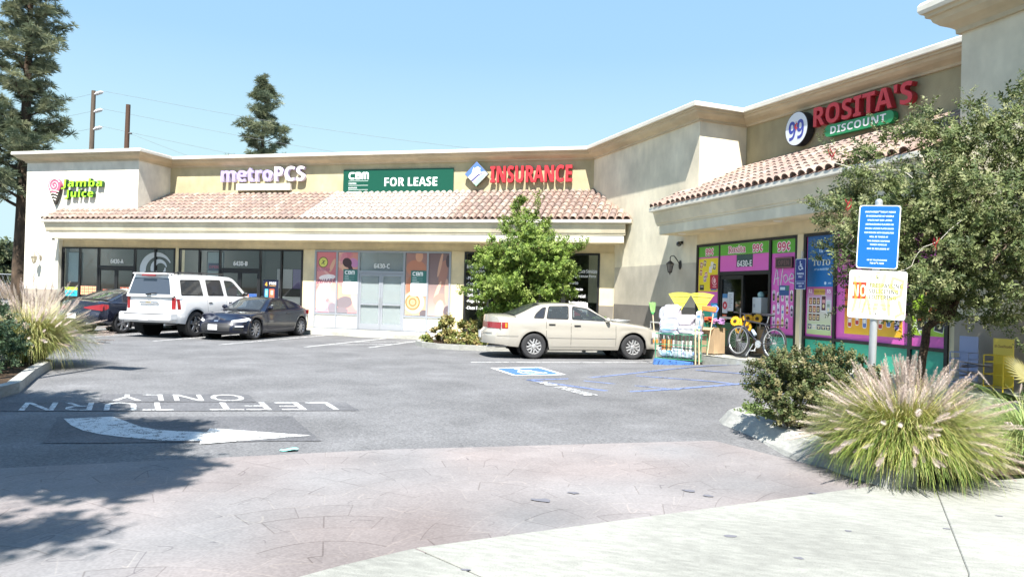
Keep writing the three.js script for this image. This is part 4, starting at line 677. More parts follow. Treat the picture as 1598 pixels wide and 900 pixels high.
board('open_sign', 'switched-off dark OPEN sign on the magenta panel by the door', 'sign', MR, 8.32, 2.44, 0.56, 0.24, 0.05, (x, w, h) => { fill(x, '#38282c', 0, 0, w, h); x.strokeStyle = '#8a5a5a'; x.lineWidth = 5; x.strokeRect(4, 4, w - 8, h - 8); txt(x, 'OPEN', w / 2, h / 2, h * 0.6, '#6e4a4c'); }, 240, { thick: 0.05, edge: [0.05, 0.03, 0.04] });
{ // scrawled word
  const c = R(8.3, 2.1, 0.0), t = thing('window_writing', 'white hand-written Aloe scrawled on the magenta panel', 'writing', c.toArray(), TR), m = std([0.74, 0.72, 0.74], 0.5);
  const S = (p) => mesh('stroke', tube(p.map(([a, b]) => V(a, b, 0)), 0.013, 24, 4), m, t);
  S([[-0.36, -0.14], [-0.26, 0.2], [-0.2, -0.16]]); S([[-0.34, -0.02], [-0.16, 0.02]]); S([[-0.12, -0.16], [-0.06, 0.22]]); S([[0.02, -0.08], [-0.03, 0.02], [0.06, 0.08], [0.12, -0.02], [0.03, -0.1]]); S([[0.17, -0.02], [0.32, 0.02], [0.24, 0.1], [0.16, -0.06], [0.34, -0.12]]);
}
board('shop_sticker', 'small blue and white card sticker under the scrawled word', 'sticker', MR, 8.3, 1.83, 0.34, 0.22, 0.002, (x, w, h) => { fill(x, '#24508a', 0, 0, w, h); fill(x, '#cfd8e2', w * 0.1, h * 0.15, w * 0.5, h * 0.3); fill(x, '#3c7a6a', w * 0.66, 0, w * 0.34, h * 0.5); }, 200);
board('shop_poster', 'deep blue phone card poster at the top of the second window group', 'poster', MR, 9.44, 2.44, 0.8, 1.06, 0.0, (x, w, h) => { const g = x.createLinearGradient(0, 0, 0, h); g.addColorStop(0, '#1f5c98'); g.addColorStop(1, '#1674b8'); x.fillStyle = g; x.fillRect(0, 0, w, h); txt(x, 'tu', w * 0.5, h * 0.3, h * 0.1, '#cfe2f2', { fam: 'serif' }); txt(x, 'TUTO', w * 0.52, h * 0.53, h * 0.16, '#e9e4cc', { fam: 'serif', sx: 1.1 }); txt(x, 'AT LA NUESTRA', w * 0.52, h * 0.66, h * 0.055, '#d5e4f0', { style: 'italic bold' }); blob(x, '#cfe2f2', w * 0.68, h * 0.93, w * 0.04, w * 0.04); txt(x, 'at&t', w * 0.84, h * 0.93, h * 0.045, '#cfe2f2'); }, 260, { edge: [0.05, 0.2, 0.4] });
board('shop_poster', 'pale green grocery price poster headed 2 and 5 dollars under the blue poster', 'poster', MR, 9.42, 1.42, 0.72, 0.98, 0.0, (x, w, h) => { const g = x.createLinearGradient(0, 0, 0, h); g.addColorStop(0, '#b9549a'); g.addColorStop(0.3, '#d8c6d8'); g.addColorStop(1, '#b9cf8e'); x.fillStyle = g; x.fillRect(0, 0, w, h); txt(x, '$2', w * 0.12, h * 0.09, h * 0.11, '#f2e6ee'); txt(x, '$5', w * 0.88, h * 0.09, h * 0.11, '#f2e6ee'); fill(x, '#c9a34a', w * 0.27, h * 0.04, w * 0.46, h * 0.13); txt(x, 'FRESH FOOD', w * 0.5, h * 0.1, h * 0.06, '#8a5a2a'); for (let i = 0; i < 3; i++) for (let j = 0; j < 3; j++) packet(x, w * (0.14 + i * 0.16), h * (0.3 + j * 0.17), w * 0.13, h * 0.14, pick(['#6a3a2a', '#a8543a', '#7a4a5a', '#4a2f2a']), '#d8b48a'); packet(x, w * 0.68, h * 0.34, w * 0.16, h * 0.3, '#5a2c3a', '#d89a9a'); packet(x, w * 0.87, h * 0.42, w * 0.14, h * 0.26, '#c4ccc8', '#8a9a8a'); for (let i = 0; i < 5; i++) packet(x, w * (0.12 + i * 0.19), h * 0.84, w * 0.16, h * 0.1, pick(['#3a4a6a', '#8a2a3a', '#c0c4c0', '#2a3a4a']), '#e8dcc8'); }, 300);
board('shop_poster', 'orange poster of detergents and fruit in the widest window', 'poster', MR, 10.85, 1.47, 1.42, 0.94, 0.0, (x, w, h) => { const g = x.createLinearGradient(0, 0, 0, h); g.addColorStop(0, '#d9482e'); g.addColorStop(0.45, '#e8862e'); g.addColorStop(1, '#f0bf2a'); x.fillStyle = g; x.fillRect(0, 0, w, h); for (let i = 0; i < 5; i++) blob(x, pick(['#8a1f1a', '#b83a2a', '#3a6a2a']), w * (0.06 + i * 0.05), h * (0.1 + (i % 2) * 0.1), w * 0.04, h * 0.07); for (let i = 0; i < 7; i++) { const a = w * (0.1 + i * 0.135); bottle(x, a, h * (0.68 - (i % 2) * 0.05), w * 0.06, h * 0.34, pick(['#8a6ab0', '#7ab04a', '#c0392b', '#5a7ab8', '#e0e4e8']), '#f2ece0'); if (i > 3) packet(x, a, h * 0.42, w * 0.09, h * 0.18, '#7a94b8', '#e0e6ee'); } }, 240);
board('shop_poster', 'lime poster of crisp packets in the last window by the corner', 'poster', MR, 12.1, 1.62, 0.66, 1.1, 0.0, (x, w, h) => { fill(x, '#a9cc3a', 0, 0, w, h); x.strokeStyle = '#d9e0c8'; x.lineWidth = 6; x.beginPath(); x.moveTo(0, h * 0.9); x.lineTo(w * 0.5, h * 0.5); x.moveTo(w * 0.05, h * 0.8); x.lineTo(w * 0.3, h); x.stroke(); packet(x, w * 0.3, h * 0.78, w * 0.3, h * 0.25, '#3a3a44', '#d84a3a', -0.2); packet(x, w * 0.64, h * 0.68, w * 0.26, h * 0.26, '#c46a3a', '#f2d8a0', 0.05); packet(x, w * 0.86, h * 0.8, w * 0.26, h * 0.25, '#2e2a30', '#e0a03a', 0.2); packet(x, w * 0.5, h * 0.35, w * 0.24, h * 0.22, '#7a2a2a', '#e8c06a'); packet(x, w * 0.85, h * 0.4, w * 0.24, h * 0.2, '#4a5a7a', '#e8e0d0', 0.1); }, 260);
board('door_notice', 'white printed notice on the left leaf of the discount shop door', 'notice', MR, 6.3, 1.55, 0.24, 0.46, 0.012, (x, w, h) => { fill(x, '#c9d2d6', 0, 0, w, h); for (let i = 0; i < 7; i++) fill(x, '#7a868c', w * 0.15, h * (0.12 + i * 0.11), w * rr(0.4, 0.7), h * 0.03); }, 160);
board('door_notice', 'round red sticker with blue head on the left discount shop door', 'sticker', MR, 6.06, 1.5, 0.22, 0.48, 0.012, (x, w, h) => { fill(x, '#3c7cae', 0, 0, w, h * 0.22); fill(x, '#c8cccf', 0, h * 0.22, w, h * 0.78); blob(x, '#b8283c', w / 2, h * 0.6, w * 0.44, w * 0.44); blob(x, '#f0d8dc', w / 2, h * 0.6, w * 0.14, w * 0.2); }, 160);
board('door_notice', 'orange HOT sticker near the middle rail of the discount shop door', 'sticker', MR, 6.05, 1.16, 0.18, 0.13, 0.012, (x, w, h) => { fill(x, '#d8582a', 0, 0, w, h); txt(x, 'HOT', w / 2, h / 2, h * 0.5, '#fff'); }, 160);
board('door_notice', 'green panel on the lower left leaf of the discount shop door', 'panel', MR, 6.25, 0.74, 0.62, 0.58, 0.012, (x, w, h) => fill(x, '#14603c', 0, 0, w, h), 60);
// ---------------------------------------------------------------- cars: x forward, y up, z to the car's right, origin on the ground midway between the axles
const curve1 = (p) => (x) => { // smooth curve through [[x, y] ...]
  const n = p.length; if (x <= p[0][0]) return p[0][1]; if (x >= p[n - 1][0]) return p[n - 1][1];
  let i = 0; while (x > p[i + 1][0]) i++;
  const sl = (a, b) => (p[b][1] - p[a][1]) / (p[b][0] - p[a][0]), m = (k) => (k === 0 ? sl(0, 1) : k === n - 1 ? sl(n - 2, n - 1) : (() => { const a = sl(k - 1, k), b = sl(k, k + 1); return a * b <= 0 ? 0 : 2 * a * b / (a + b); })());
  const h = p[i + 1][0] - p[i][0], t = (x - p[i][0]) / h, t2 = t * t, t3 = t2 * t;
  return (2 * t3 - 3 * t2 + 1) * p[i][1] + (t3 - 2 * t2 + t) * h * m(i) + (-2 * t3 + 3 * t2) * p[i + 1][1] + (t3 - t2) * h * m(i + 1);
};
const rubber = std([0.03, 0.03, 0.032], 0.85), wellMat = std([0.015, 0.015, 0.015], 0.95), seal = std([0.012, 0.012, 0.013], 0.35), chromeTrim = std([0.65, 0.65, 0.66], 0.2, { metalness: 0.9 });
const carGlass = phys([0.42, 0.47, 0.48], 0.02, { transmission: 0.92, thickness: 0, ior: 1.5 }), darkGlass = phys([0.10, 0.11, 0.13], 0.03, { transmission: 0.7, thickness: 0, ior: 1.5 });
const lensRed = phys([0.26, 0.012, 0.016], 0.15, { clearcoat: 1, clearcoatRoughness: 0.05 }), lensAmber = phys([0.75, 0.25, 0.03], 0.15, { clearcoat: 1 }), lensClear = phys([0.72, 0.74, 0.76], 0.08, { clearcoat: 1 }), plateMat = std([0.74, 0.74, 0.76], 0.5);
const seatGrey = std([0.30, 0.27, 0.23], 0.9), seatDark = std([0.05, 0.05, 0.05], 0.9);
function inPoly(p, x, y) { let c = false; for (let i = 0, j = p.length - 1; i < p.length; j = i++) if ((p[i][1] > y) !== (p[j][1] > y) && x < (p[j][0] - p[i][0]) * (y - p[i][1]) / (p[j][1] - p[i][1]) + p[i][0]) c = !c; return c; }
function insetPoly(p, d) { const n = p.length; let A = 0; for (let i = 0; i < n; i++) { const a = p[i], b = p[(i + 1) % n]; A += a[0] * b[1] - b[0] * a[1]; } const s = A > 0 ? 1 : -1; return p.map((q, i) => { const a = p[(i + n - 1) % n], b = p[(i + 1) % n]; const n1 = [-(q[1] - a[1]), q[0] - a[0]], n2 = [-(b[1] - q[1]), b[0] - q[0]]; const l1 = Math.hypot(...n1), l2 = Math.hypot(...n2); const u = [n1[0] / l1, n1[1] / l1], v = [n2[0] / l2, n2[1] / l2], k = Math.max(0.35, 1 + u[0] * v[0] + u[1] * v[1]); return [q[0] + s * d * (u[0] + v[0]) / k, q[1] + s * d * (u[1] + v[1]) / k]; }); }
function roundPoly(p, r) { const out = [], n = p.length; for (let i = 0; i < n; i++) { const a = p[(i + n - 1) % n], q = p[i], b = p[(i + 1) % n], la = Math.hypot(a[0] - q[0], a[1] - q[1]), lb = Math.hypot(b[0] - q[0], b[1] - q[1]), t = Math.min(r, la * 0.45, lb * 0.45), s = [q[0] + (a[0] - q[0]) * t / la, q[1] + (a[1] - q[1]) * t / la], e = [q[0] + (b[0] - q[0]) * t / lb, q[1] + (b[1] - q[1]) * t / lb]; for (let k = 0; k <= 4; k++) { const u = k / 4; out.push([(1 - u) ** 2 * s[0] + 2 * u * (1 - u) * q[0] + u * u * e[0], (1 - u) ** 2 * s[1] + 2 * u * (1 - u) * q[1] + u * u * e[1]]); } } return out; }
const tyreGeo = (R0, w, rim) => { const g = lathe([[rim - 0.01, -w / 2 + 0.015], [rim + 0.015, -w / 2], [R0 - 0.035, -w / 2], [R0 - 0.012, -w / 2 + 0.015], [R0, -w / 2 + 0.04], [R0, w / 2 - 0.04], [R0 - 0.012, w / 2 - 0.015], [R0 - 0.035, w / 2], [rim + 0.015, w / 2], [rim - 0.01, w / 2 - 0.015]], 40); g.rotateX(Math.PI / 2); return g; };
function wheel(car, x, z, side, o) {
  const g = mesh('wheel', tyreGeo(o.R, o.tw, o.rim), rubber, car); g.position.set(x, o.R, z);
  if (side < 0) g.rotation.y = Math.PI;
  const w = o.tw / 2, list = [], rm = o.rim;
  list.push(lathe([[rm - 0.028, -w], [rm - 0.03, w - 0.05], [rm - 0.005, w - 0.012], [rm + 0.012, w - 0.012], [rm + 0.012, w - 0.022]], 36).rotateX(Math.PI / 2));
  const n = o.spokes;
  for (let k = 0; k < n; k++) for (const d of o.twin ? [-1, 1] : [0]) {
    const s = new THREE.Shape(), wi = o.twin ? 0.016 : o.sw ?? 0.035, wo = o.twin ? 0.013 : o.so ?? 0.03; s.moveTo(0.03, -wi); s.lineTo(rm - 0.02, -wo); s.lineTo(rm - 0.02, wo); s.lineTo(0.03, wi); s.closePath();
    const e = new THREE.ExtrudeGeometry(s, { depth: 0.025, bevelEnabled: true, bevelSize: 0.004, bevelThickness: 0.005, bevelSegments: 1 }); e.translate(0, d * 0.026, w - 0.045); if (d) e.rotateZ(d * 0.06); e.rotateZ(k / n * Math.PI * 2 + 0.3); list.push(e);
  }
  list.push(lathe([[0, w - 0.008], [0.045, w - 0.01], [0.062, w - 0.03], [0.066, w - 0.07]], 20).rotateX(Math.PI / 2));
  mesh('rim', list, o.rimMat, g);
  const back = new THREE.CircleGeometry(rm - 0.03, 28); back.translate(0, 0, w - 0.1); mesh('brake_disc', back, std([0.06, 0.06, 0.065], 0.6), g);
}
function makeCar(name, label, o) {
  const car = thing(name, label, o.category, o.pos, o.turn);
  const { x0, x1, w, deck, sill } = o, sh = o.shoulder, N = 84;
  const arch = (x) => { let y = 0; for (const a of o.axles) { const d = Math.abs(x - a); if (d < o.archR) y = Math.max(y, o.wheel.R + Math.sqrt(o.archR ** 2 - d * d)); } return y; };
  const bottom = (x) => Math.max(sill(x), arch(x));
  const frontShift = (y, z) => o.nose(y) + o.fRound * Math.pow(Math.min(1, Math.abs(z) / w(0)), 2.8), rearShift = (y, z) => o.tail(y) + o.rRound * Math.pow(Math.min(1, Math.abs(z) / w(0)), 3);
  const warp = (x, y, z) => x - smooth(x1 - 0.65, x1, x) * frontShift(y, z) + (1 - smooth(x0, x0 + 0.65, x)) * rearShift(y, z);
  const half = (x) => {
    const yb = bottom(x), ys = sh(x), yd = Math.max(deck(x), ys + 0.004), W0 = w(x), pts = [], ym = o.waist ?? 0.62;
    const zs = (y) => W0 - 0.055 * Math.pow((y - ym) / 0.42, 2) - (o.crease ? 0.012 * Math.exp(-Math.pow((y - ym - 0.13) / 0.05, 2)) : 0);
    for (let i = 0; i <= 7; i++) { const y = lerp(yb, Math.max(yb + 0.03, ys - 0.03), i / 7); pts.push([y, zs(y) - (i === 0 ? 0.012 : 0)]); }
    const zt = pts[7][1]; pts.push([ys - 0.006, zt - 0.018]); pts.push([lerp(ys, yd, 0.18), zt - 0.06]); pts.push([lerp(ys, yd, 0.55), zt * 0.72]); pts.push([lerp(ys, yd, 0.86), zt * 0.4]); pts.push([yd, 0]);
    return pts;
  };
  const sideZ = (x, y) => { const h = half(x); for (let i = 0; i < 9; i++) if (y >= h[i][0] && y <= h[i + 1][0]) return lerp(h[i][1], h[i + 1][1], (y - h[i][0]) / Math.max(1e-5, h[i + 1][0] - h[i][0])); return y < h[0][0] ? h[0][1] : h[8][1]; };
  const sideP = (x, y, s, push = 0) => { const z = sideZ(x, y) + push; return V(warp(x, y, z), y, s * z); };
  const endP = (rear, y, z, push = 0) => V(rear ? x0 + rearShift(y, z) - push : x1 - frontShift(y, z) + push, y, z);
  // greenhouse
  const gx0 = o.glassX[0], gx1 = o.glassX[1], top = o.top, belt = (x) => sh(x) - 0.03;
  const gz = (x, y) => w(x) - o.shoulderIn - (y - sh(x)) * o.tumble;
  const gPt = (x, y, s, push = 0) => V(x, y, s * (gz(x, y) + push));
  const crown = (x, zn) => top(x) - o.crown * zn * zn; // zn = |z| / edge
  const edgeY = (x) => top(x) - o.crown, edgeZ = (x) => gz(x, edgeY(x)) - 0.02;
  const plan = (x, zn) => x - (o.bow ?? 0.12) * zn * zn * (x > (gx0 + gx1) / 2 ? smooth(o.roofX[1] - 0.2, gx1, x) : -smooth(o.roofX[0] + 0.2, gx0, x)); // glass bows in plan
  const topP = (x, z01, push = 0) => { const e = edgeZ(x); return V(plan(x, Math.abs(z01)), crown(x, Math.abs(z01)) + push, z01 * e); };
  {
    const pos = [], idx = [], xs = [...Array(N + 1).keys()].map((i) => lerp(x0, x1, i / N));
    const rows = xs.map((x) => { const h = half(x), r = []; h.forEach(([y, z]) => r.push([y, -z])); h.slice(0, -1).reverse().forEach(([y, z]) => r.push([y, z])); return r.map(([y, z]) => V(warp(x, y, z), y, z)); });
    const m = rows[0].length; rows.forEach((r) => r.forEach((p) => pos.push(p.x, p.y, p.z)));
    for (let i = 0; i < N; i++) for (let j = 0; j < m - 1; j++) { const a = i * m + j, b = a + m; if (j > 8 && j < m - 10 && xs[i] > gx0 + 0.25 && xs[i + 1] < gx1 - 0.25) continue; idx.push(a, a + 1, b + 1, a, b + 1, b); }
    const body = new THREE.BufferGeometry(); body.setAttribute('position', new THREE.Float32BufferAttribute(pos, 3)); body.setIndex(idx);
    const caps = [true, false].map((rear) => { const h = half(rear ? x0 : x1), M2 = h.length; return gridPatch((u, v) => { const k = v * (M2 - 1), i = Math.min(M2 - 2, Math.floor(k)), t = k - i, y = lerp(h[i][0], h[i + 1][0], t), z = lerp(h[i][1], h[i + 1][1], t) * u; return endP(rear, y, z); }, rear ? 1 : -1, rear ? -1 : 1, 0, 1, 14, M2 - 1); });
    // roof, pillars: side skins with window openings
    const skins = [];
    for (const s of [-1, 1]) {
      const nx = 110, ny = 14, p = [], ix = [];
      for (let i = 0; i <= nx; i++) for (let j = 0; j <= ny; j++) { const x = lerp(gx0, gx1, i / nx), y0 = belt(x), y1 = Math.max(y0 + 0.002, edgeY(x)), y = lerp(y0, y1, j / ny), q = gPt(x, y, s); q.x = plan(x, 1); p.push(q.x, q.y, q.z); }
      for (let i = 0; i < nx; i++) for (let j = 0; j < ny; j++) {
        const a = i * (ny + 1) + j, b = a + ny + 1, q = [a, b, a + 1, b + 1].map((k) => [p[k * 3], p[k * 3 + 1]]);
        if (o.windows.some((wd) => { const ip = insetPoly(wd.pts, 0.012); return q.every(([x, y]) => inPoly(ip, x, y)); })) continue;
        ix.push(a, b, b + 1, a, b + 1, a + 1);
      }
      const g = new THREE.BufferGeometry(); g.setAttribute('position', new THREE.Float32BufferAttribute(p, 3)); g.setIndex(ix); g.computeVertexNormals(); skins.push(g);
    }
    const capTop = (xa, xb, z0, z1, nx = 24) => gridPatch((u, v) => topP(u, v), xa, xb, z0, z1, nx, 12);
    const edge = [-1, 1].map((s) => gridPatch((u, v) => { const a = gPt(u, Math.max(belt(u), edgeY(u)), s), b = topP(u, s); a.x = plan(u, 1); return a.lerp(b, v); }, gx0, gx1, 0, 1, 60, 1));
    const ws = o.roofX; skins.push(capTop(ws[0], ws[1], -1, 1, 30), ...edge);
    const pil = o.pillar ?? 0.9;
    for (const [a, b] of [[gx0, ws[0]], [ws[1], gx1]]) for (const s of [-1, 1]) skins.push(capTop(a, b, s * pil, s, 14));
    body.computeVertexNormals();
    mesh('body', [body, ...caps, ...skins], o.paint, car);
    // glass of windscreen and rear window, with its dark border
    for (const [a, b, nm] of [[ws[1], gx1 - 0.02, 'windscreen'], [gx0 + 0.02, ws[0], 'rear_window']]) {
      if (o.rearFlat && nm === 'rear_window') continue;
      const L = b - a, f = mesh(nm, gridPatch((u, v) => topP(u, v, 0.004), a + L * 0.06, b - L * 0.08, -pil + 0.05, pil - 0.05, 14, 12), nm === 'windscreen' ? carGlass : o.rearGlass ?? darkGlass, car);
      mesh('seal', [[a, a + L * 0.07, -pil, pil], [b - L * 0.09, b, -pil, pil], [a, b, -pil, -pil + 0.055], [a, b, pil - 0.055, pil]].map(([p, q, r, t]) => gridPatch((u, v) => topP(u, v, 0.006), p, q, r, t, 12, 8)), seal, f);
    }
  }
  const sidePoly = (pts, s, push) => { const g = new THREE.ShapeGeometry(polyShape(pts)), p = g.attributes.position; for (let i = 0; i < p.count; i++) { const q = gPt(p.getX(i), p.getY(i), s, push); p.setXYZ(i, q.x, q.y, q.z); } g.computeVertexNormals(); return g; };
  const ringPoly = (outer, inner, s, push) => { const sp = polyShape(outer); sp.holes.push(new THREE.Path(inner.map(([x, y]) => new THREE.Vector2(x, y)))); const g = new THREE.ShapeGeometry(sp), p = g.attributes.position; for (let i = 0; i < p.count; i++) { const q = gPt(p.getX(i), p.getY(i), s, push); p.setXYZ(i, q.x, q.y, q.z); } g.computeVertexNormals(); return g; };
  const sideGrid = (xa, xb, ya, yb, s, push, nx = 20, ny = 8) => gridPatch((u, v) => { const y0 = Math.max(ya, bottom(u) + 0.012), y1 = Math.max(y0 + 0.002, typeof yb === 'function' ? yb(u) : yb); return sideP(u, lerp(y0, y1, v), s, push); }, xa, xb, 0, 1, nx, ny);
  // doors: slightly proud skins so that their shut lines show
  for (const s of [-1, 1]) {
    for (const d of o.doors) {
      const dm = mesh('door', [sideGrid(d.x[0], d.x[1], sill(0) + 0.075, (u) => sh(u) - 0.022, s, 0.0035, 22, 10)], o.paint, car);
      mesh('shut_line', [[d.x[0], d.x[0] - 0.009], [d.x[1], d.x[1] + 0.009]].map(([a, b]) => sideGrid(Math.min(a, b), Math.max(a, b), sill(0) + 0.07, (u) => sh(u) - 0.02, s, 0.001, 1, 10)), seal, dm);
      const hp = sideP(d.h[0], d.h[1], s, 0.012); mesh('handle', rbx(hp.x - 0.085, hp.x + 0.085, hp.y - 0.016, hp.y + 0.016, hp.z - 0.012, hp.z + 0.012, 0.01), o.handleMat ?? o.paint, dm);
      if (o.moulding) mesh('side_moulding', sideGrid(d.x[0] + 0.01, d.x[1] - 0.01, o.moulding, o.moulding + 0.035, s, 0.012, 10, 1), o.paint, dm);
    }
    for (const wd of o.windows) { const rp = roundPoly(wd.pts, 0.05), ip = roundPoly(insetPoly(wd.pts, 0.028), 0.035), p = mesh('window', sidePoly(ip, s, 0.003), wd.glass ?? darkGlass, car); mesh('seal', ringPoly(rp, ip, s, 0.0055), wd.trim ?? seal, p); }
    const m = o.mirror, mp = gPt(m[0], m[1], s, 0.11); mesh('mirror', [new THREE.SphereGeometry(1, 14, 10).scale(0.06, 0.065, 0.1).translate(mp.x, mp.y, mp.z), bar(gPt(m[0] + 0.02, m[1] - 0.05, s, -0.01), V(mp.x, mp.y - 0.02, mp.z), 0.018)], o.mirrorMat ?? o.paint, car);
  }
  // wheels, wells, floor pan
  for (const a of o.axles) for (const s of [-1, 1]) {
    wheel(car, a, s * (w(a) - o.wheel.tw / 2 - 0.025), s, o.wheel);
    const n = 20, wl = gridPatch((u, v) => V(a + Math.cos(u) * (o.archR - 0.004), o.wheel.R + Math.sin(u) * (o.archR - 0.004), s * lerp(w(a) - 0.03, w(a) - 0.36, v)), -0.5, Math.PI + 0.5, 0, 1, n, 2), disc = new THREE.CircleGeometry(o.archR, 28); disc.translate(a, o.wheel.R, s * (w(a) - 0.36));
    mesh('wheel_arch', [wl, disc], wellMat, car);
  }
  mesh('floor_pan', [bx(o.axles[0] + o.archR + 0.03, o.axles[1] - o.archR - 0.03, sill(0) - 0.02, sill(0) + 0.16, -w(0) + 0.12, w(0) - 0.12), bx(x0 + 0.3, x1 - 0.3, sill(0) + 0.02, sill(0) + 0.2, -w(0) + 0.42, w(0) - 0.42)], wellMat, car);
  // cabin
  const sy = sh(0) - 0.42, sm = o.seat ?? seatDark;
  for (const z of [-0.38, 0.38]) { const st = mesh('seat', [rbx(o.seatX - 0.27, o.seatX + 0.25, sy - 0.1, sy + 0.06, z - 0.24, z + 0.24, 0.05), rbx(-0.07, 0.07, 0, 0.58, -0.23, 0.23, 0.05).rotateZ(0.22).translate(o.seatX - 0.24, sy, z)], sm, car); mesh('head_rest', rbx(o.seatX - 0.45, o.seatX - 0.36, sy + 0.59, sy + 0.76, z - 0.12, z + 0.12, 0.04), sm, st); }
  mesh('rear_bench', [rbx(o.benchX - 0.25, o.benchX + 0.25, sy - 0.1, sy + 0.06, -0.6, 0.6, 0.05), rbx(-0.07, 0.07, 0, 0.52, -0.6, 0.6, 0.05).rotateZ(0.25).translate(o.benchX - 0.24, sy, 0)], sm, car);
  mesh('dashboard', [rbx(o.dashX - 0.12, o.dashX + 0.2, sh(0) - 0.3, sh(0) - 0.04, -w(0) + 0.16, w(0) - 0.16, 0.05)], seatDark, car);
  mesh('steering_wheel', new THREE.TorusGeometry(0.18, 0.016, 8, 24).rotateY(Math.PI / 2).rotateZ(0.35).translate(o.dashX - 0.24, sh(0) - 0.04, -0.38), seatDark, car);
  return { car, sideP, endP, sideGrid, topP, gPt, sh, w, endGrid: (rear, ya, yb, za, zb, push, nx = 10, ny = 4) => gridPatch((u, v) => endP(rear, v, u, push), za, zb, ya, yb, nx, ny) };
}
const plateDraw = (s) => canvasTex(256, 128, (x) => { x.fillStyle = '#eceef2'; x.fillRect(0, 0, 256, 128); txt(x, 'California', 128, 22, 26, '#b03a4a', { style: 'italic', fam: 'serif' }); txt(x, s, 128, 78, 64, '#22305e', { sx: 0.9 }); });
function plate(c, rear, y, z, w = 0.32, push = 0.02) { const p = c.endP(rear, y, z, push); const m = mesh('licence_plate', bx(p.x - 0.004, p.x + 0.004, y - 0.08, y + 0.08, z - w / 2, z + w / 2), plateMat, c.car); return m; }

// champagne sedan, side on to the viewer
const champagne = phys([0.44, 0.412, 0.355], 0.35, { metalness: 0.2, clearcoat: 1, clearcoatRoughness: 0.05 });
const camryTurn = Math.atan2(-(-1.18), 2.23);
{
  const c = makeCar('sedan', 'champagne four-door sedan parked nose-in by the discount shop walk', {
    category: 'car', pos: [-3.33, 0, -19.12], turn: camryTurn, paint: champagne, x0: -2.5, x1: 2.27, axles: [-1.31, 1.31], archR: 0.375,
    w: curve1([[-2.5, 0.80], [-2.0, 0.865], [-1, 0.885], [0.8, 0.885], [1.7, 0.86], [2.27, 0.78]]), waist: 0.6, crease: true,
    sill: curve1([[-2.5, 0.36], [-1.8, 0.30], [-0.9, 0.235], [0.9, 0.235], [1.75, 0.27], [2.27, 0.27]]),
    shoulder: curve1([[-2.5, 0.985], [-1.9, 1.0], [-1.2, 0.985], [0, 0.955], [0.9, 0.915], [1.6, 0.83], [2.27, 0.70]]),
    deck: curve1([[-2.5, 1.06], [-2.35, 1.085], [-1.8, 1.09], [-1, 1.05], [0.8, 0.97], [1.2, 0.93], [1.8, 0.86], [2.27, 0.745]]),
    nose: (y) => 0.09 * Math.pow(Math.max(0, y - 0.5) / 0.25, 2) * 0.6 + (y < 0.33 ? 0.05 : 0), tail: (y) => (y > 0.66 ? 0.09 + 0.10 * (y - 0.66) : 0.0) + (y < 0.4 ? (0.4 - y) * 0.4 : 0), fRound: 0.34, rRound: 0.3,
    glassX: [-1.92, 1.0], roofX: [-1.12, 0.02], top: curve1([[-1.95, 1.06], [-1.6, 1.2], [-1.25, 1.335], [-1.0, 1.385], [-0.5, 1.405], [-0.1, 1.39], [0.12, 1.345], [0.5, 1.165], [1.0, 0.935]]), crown: 0.03, shoulderIn: 0.085, tumble: 0.5, pillar: 0.88, bow: 0.16,
    windows: [{ pts: [[-0.33, 0.985], [0.66, 0.955], [0.55, 1.03], [0.1, 1.275], [-0.28, 1.325]], glass: carGlass }, { pts: [[-1.0, 0.995], [-0.41, 0.985], [-0.37, 1.33], [-0.9, 1.315]], glass: carGlass }, { pts: [[-1.33, 1.005], [-1.05, 0.995], [-0.96, 1.30], [-1.08, 1.27], [-1.26, 1.12]] }],
    doors: [{ x: [-0.36, 0.82], h: [-0.2, 0.84] }, { x: [-1.0, -0.37], h: [-0.86, 0.86] }], moulding: 0.53, mirror: [0.6, 0.99], wheel: { R: 0.315, tw: 0.2, rim: 0.2, spokes: 6, twin: true, rimMat: std([0.62, 0.62, 0.62], 0.3, { metalness: 0.6 }) },
    seatX: 0.05, benchX: -0.85, dashX: 0.62, seat: seatGrey, handleMat: seal, rearGlass: carGlass,
  });
  for (const s of [-1, 1]) {
    const a = s > 0 ? [0.3, 0.83] : [-0.83, -0.3];
    const t = mesh('taillight', [c.endGrid(true, 0.74, 0.89, a[0], a[1], 0.006), c.sideGrid(-2.44, -2.1, 0.74, 0.89, s, 0.006, 8, 3)], lensRed, c.car);
    mesh('amber_lens', [c.sideGrid(-2.33, -2.19, 0.765, 0.875, s, 0.01, 5, 2)], lensAmber, t);
    mesh('headlight', [c.endGrid(false, 0.57, 0.68, s > 0 ? 0.42 : -0.76, s > 0 ? 0.76 : -0.42, 0.006), c.sideGrid(2.06, 2.25, 0.57, 0.68, s, 0.006, 5, 2)], lensClear, c.car);
    mesh('corner_lamp', [c.sideGrid(2.08, 2.26, 0.43, 0.52, s, 0.01, 5, 2)], lensAmber, c.car);
    mesh('bumper_strip', [c.sideGrid(-2.47, -1.72, 0.56, 0.59, s, 0.01, 10, 1)], champagne, c.car);
  }
  mesh('trunk_garnish', c.endGrid(true, 0.75, 0.88, -0.3, 0.3, 0.005), std([0.20, 0.06, 0.05], 0.3), c.car);
  mesh('bumper_strip', c.endGrid(true, 0.615, 0.645, -0.72, 0.72, 0.012), champagne, c.car);
  mesh('bumper_scrape', c.sideGrid(1.93, 2.08, 0.40, 0.55, 1, 0.006, 4, 4), std([0.09, 0.09, 0.09], 0.9), c.car).userData.label = 'dark scraped patch on the front bumper';
  plate(c, true, 0.56, 0);
  mesh('exhaust', bar(V(-2.42, 0.29, 0.45), V(-1.9, 0.3, 0.45), 0.028), alu, c.car);
}
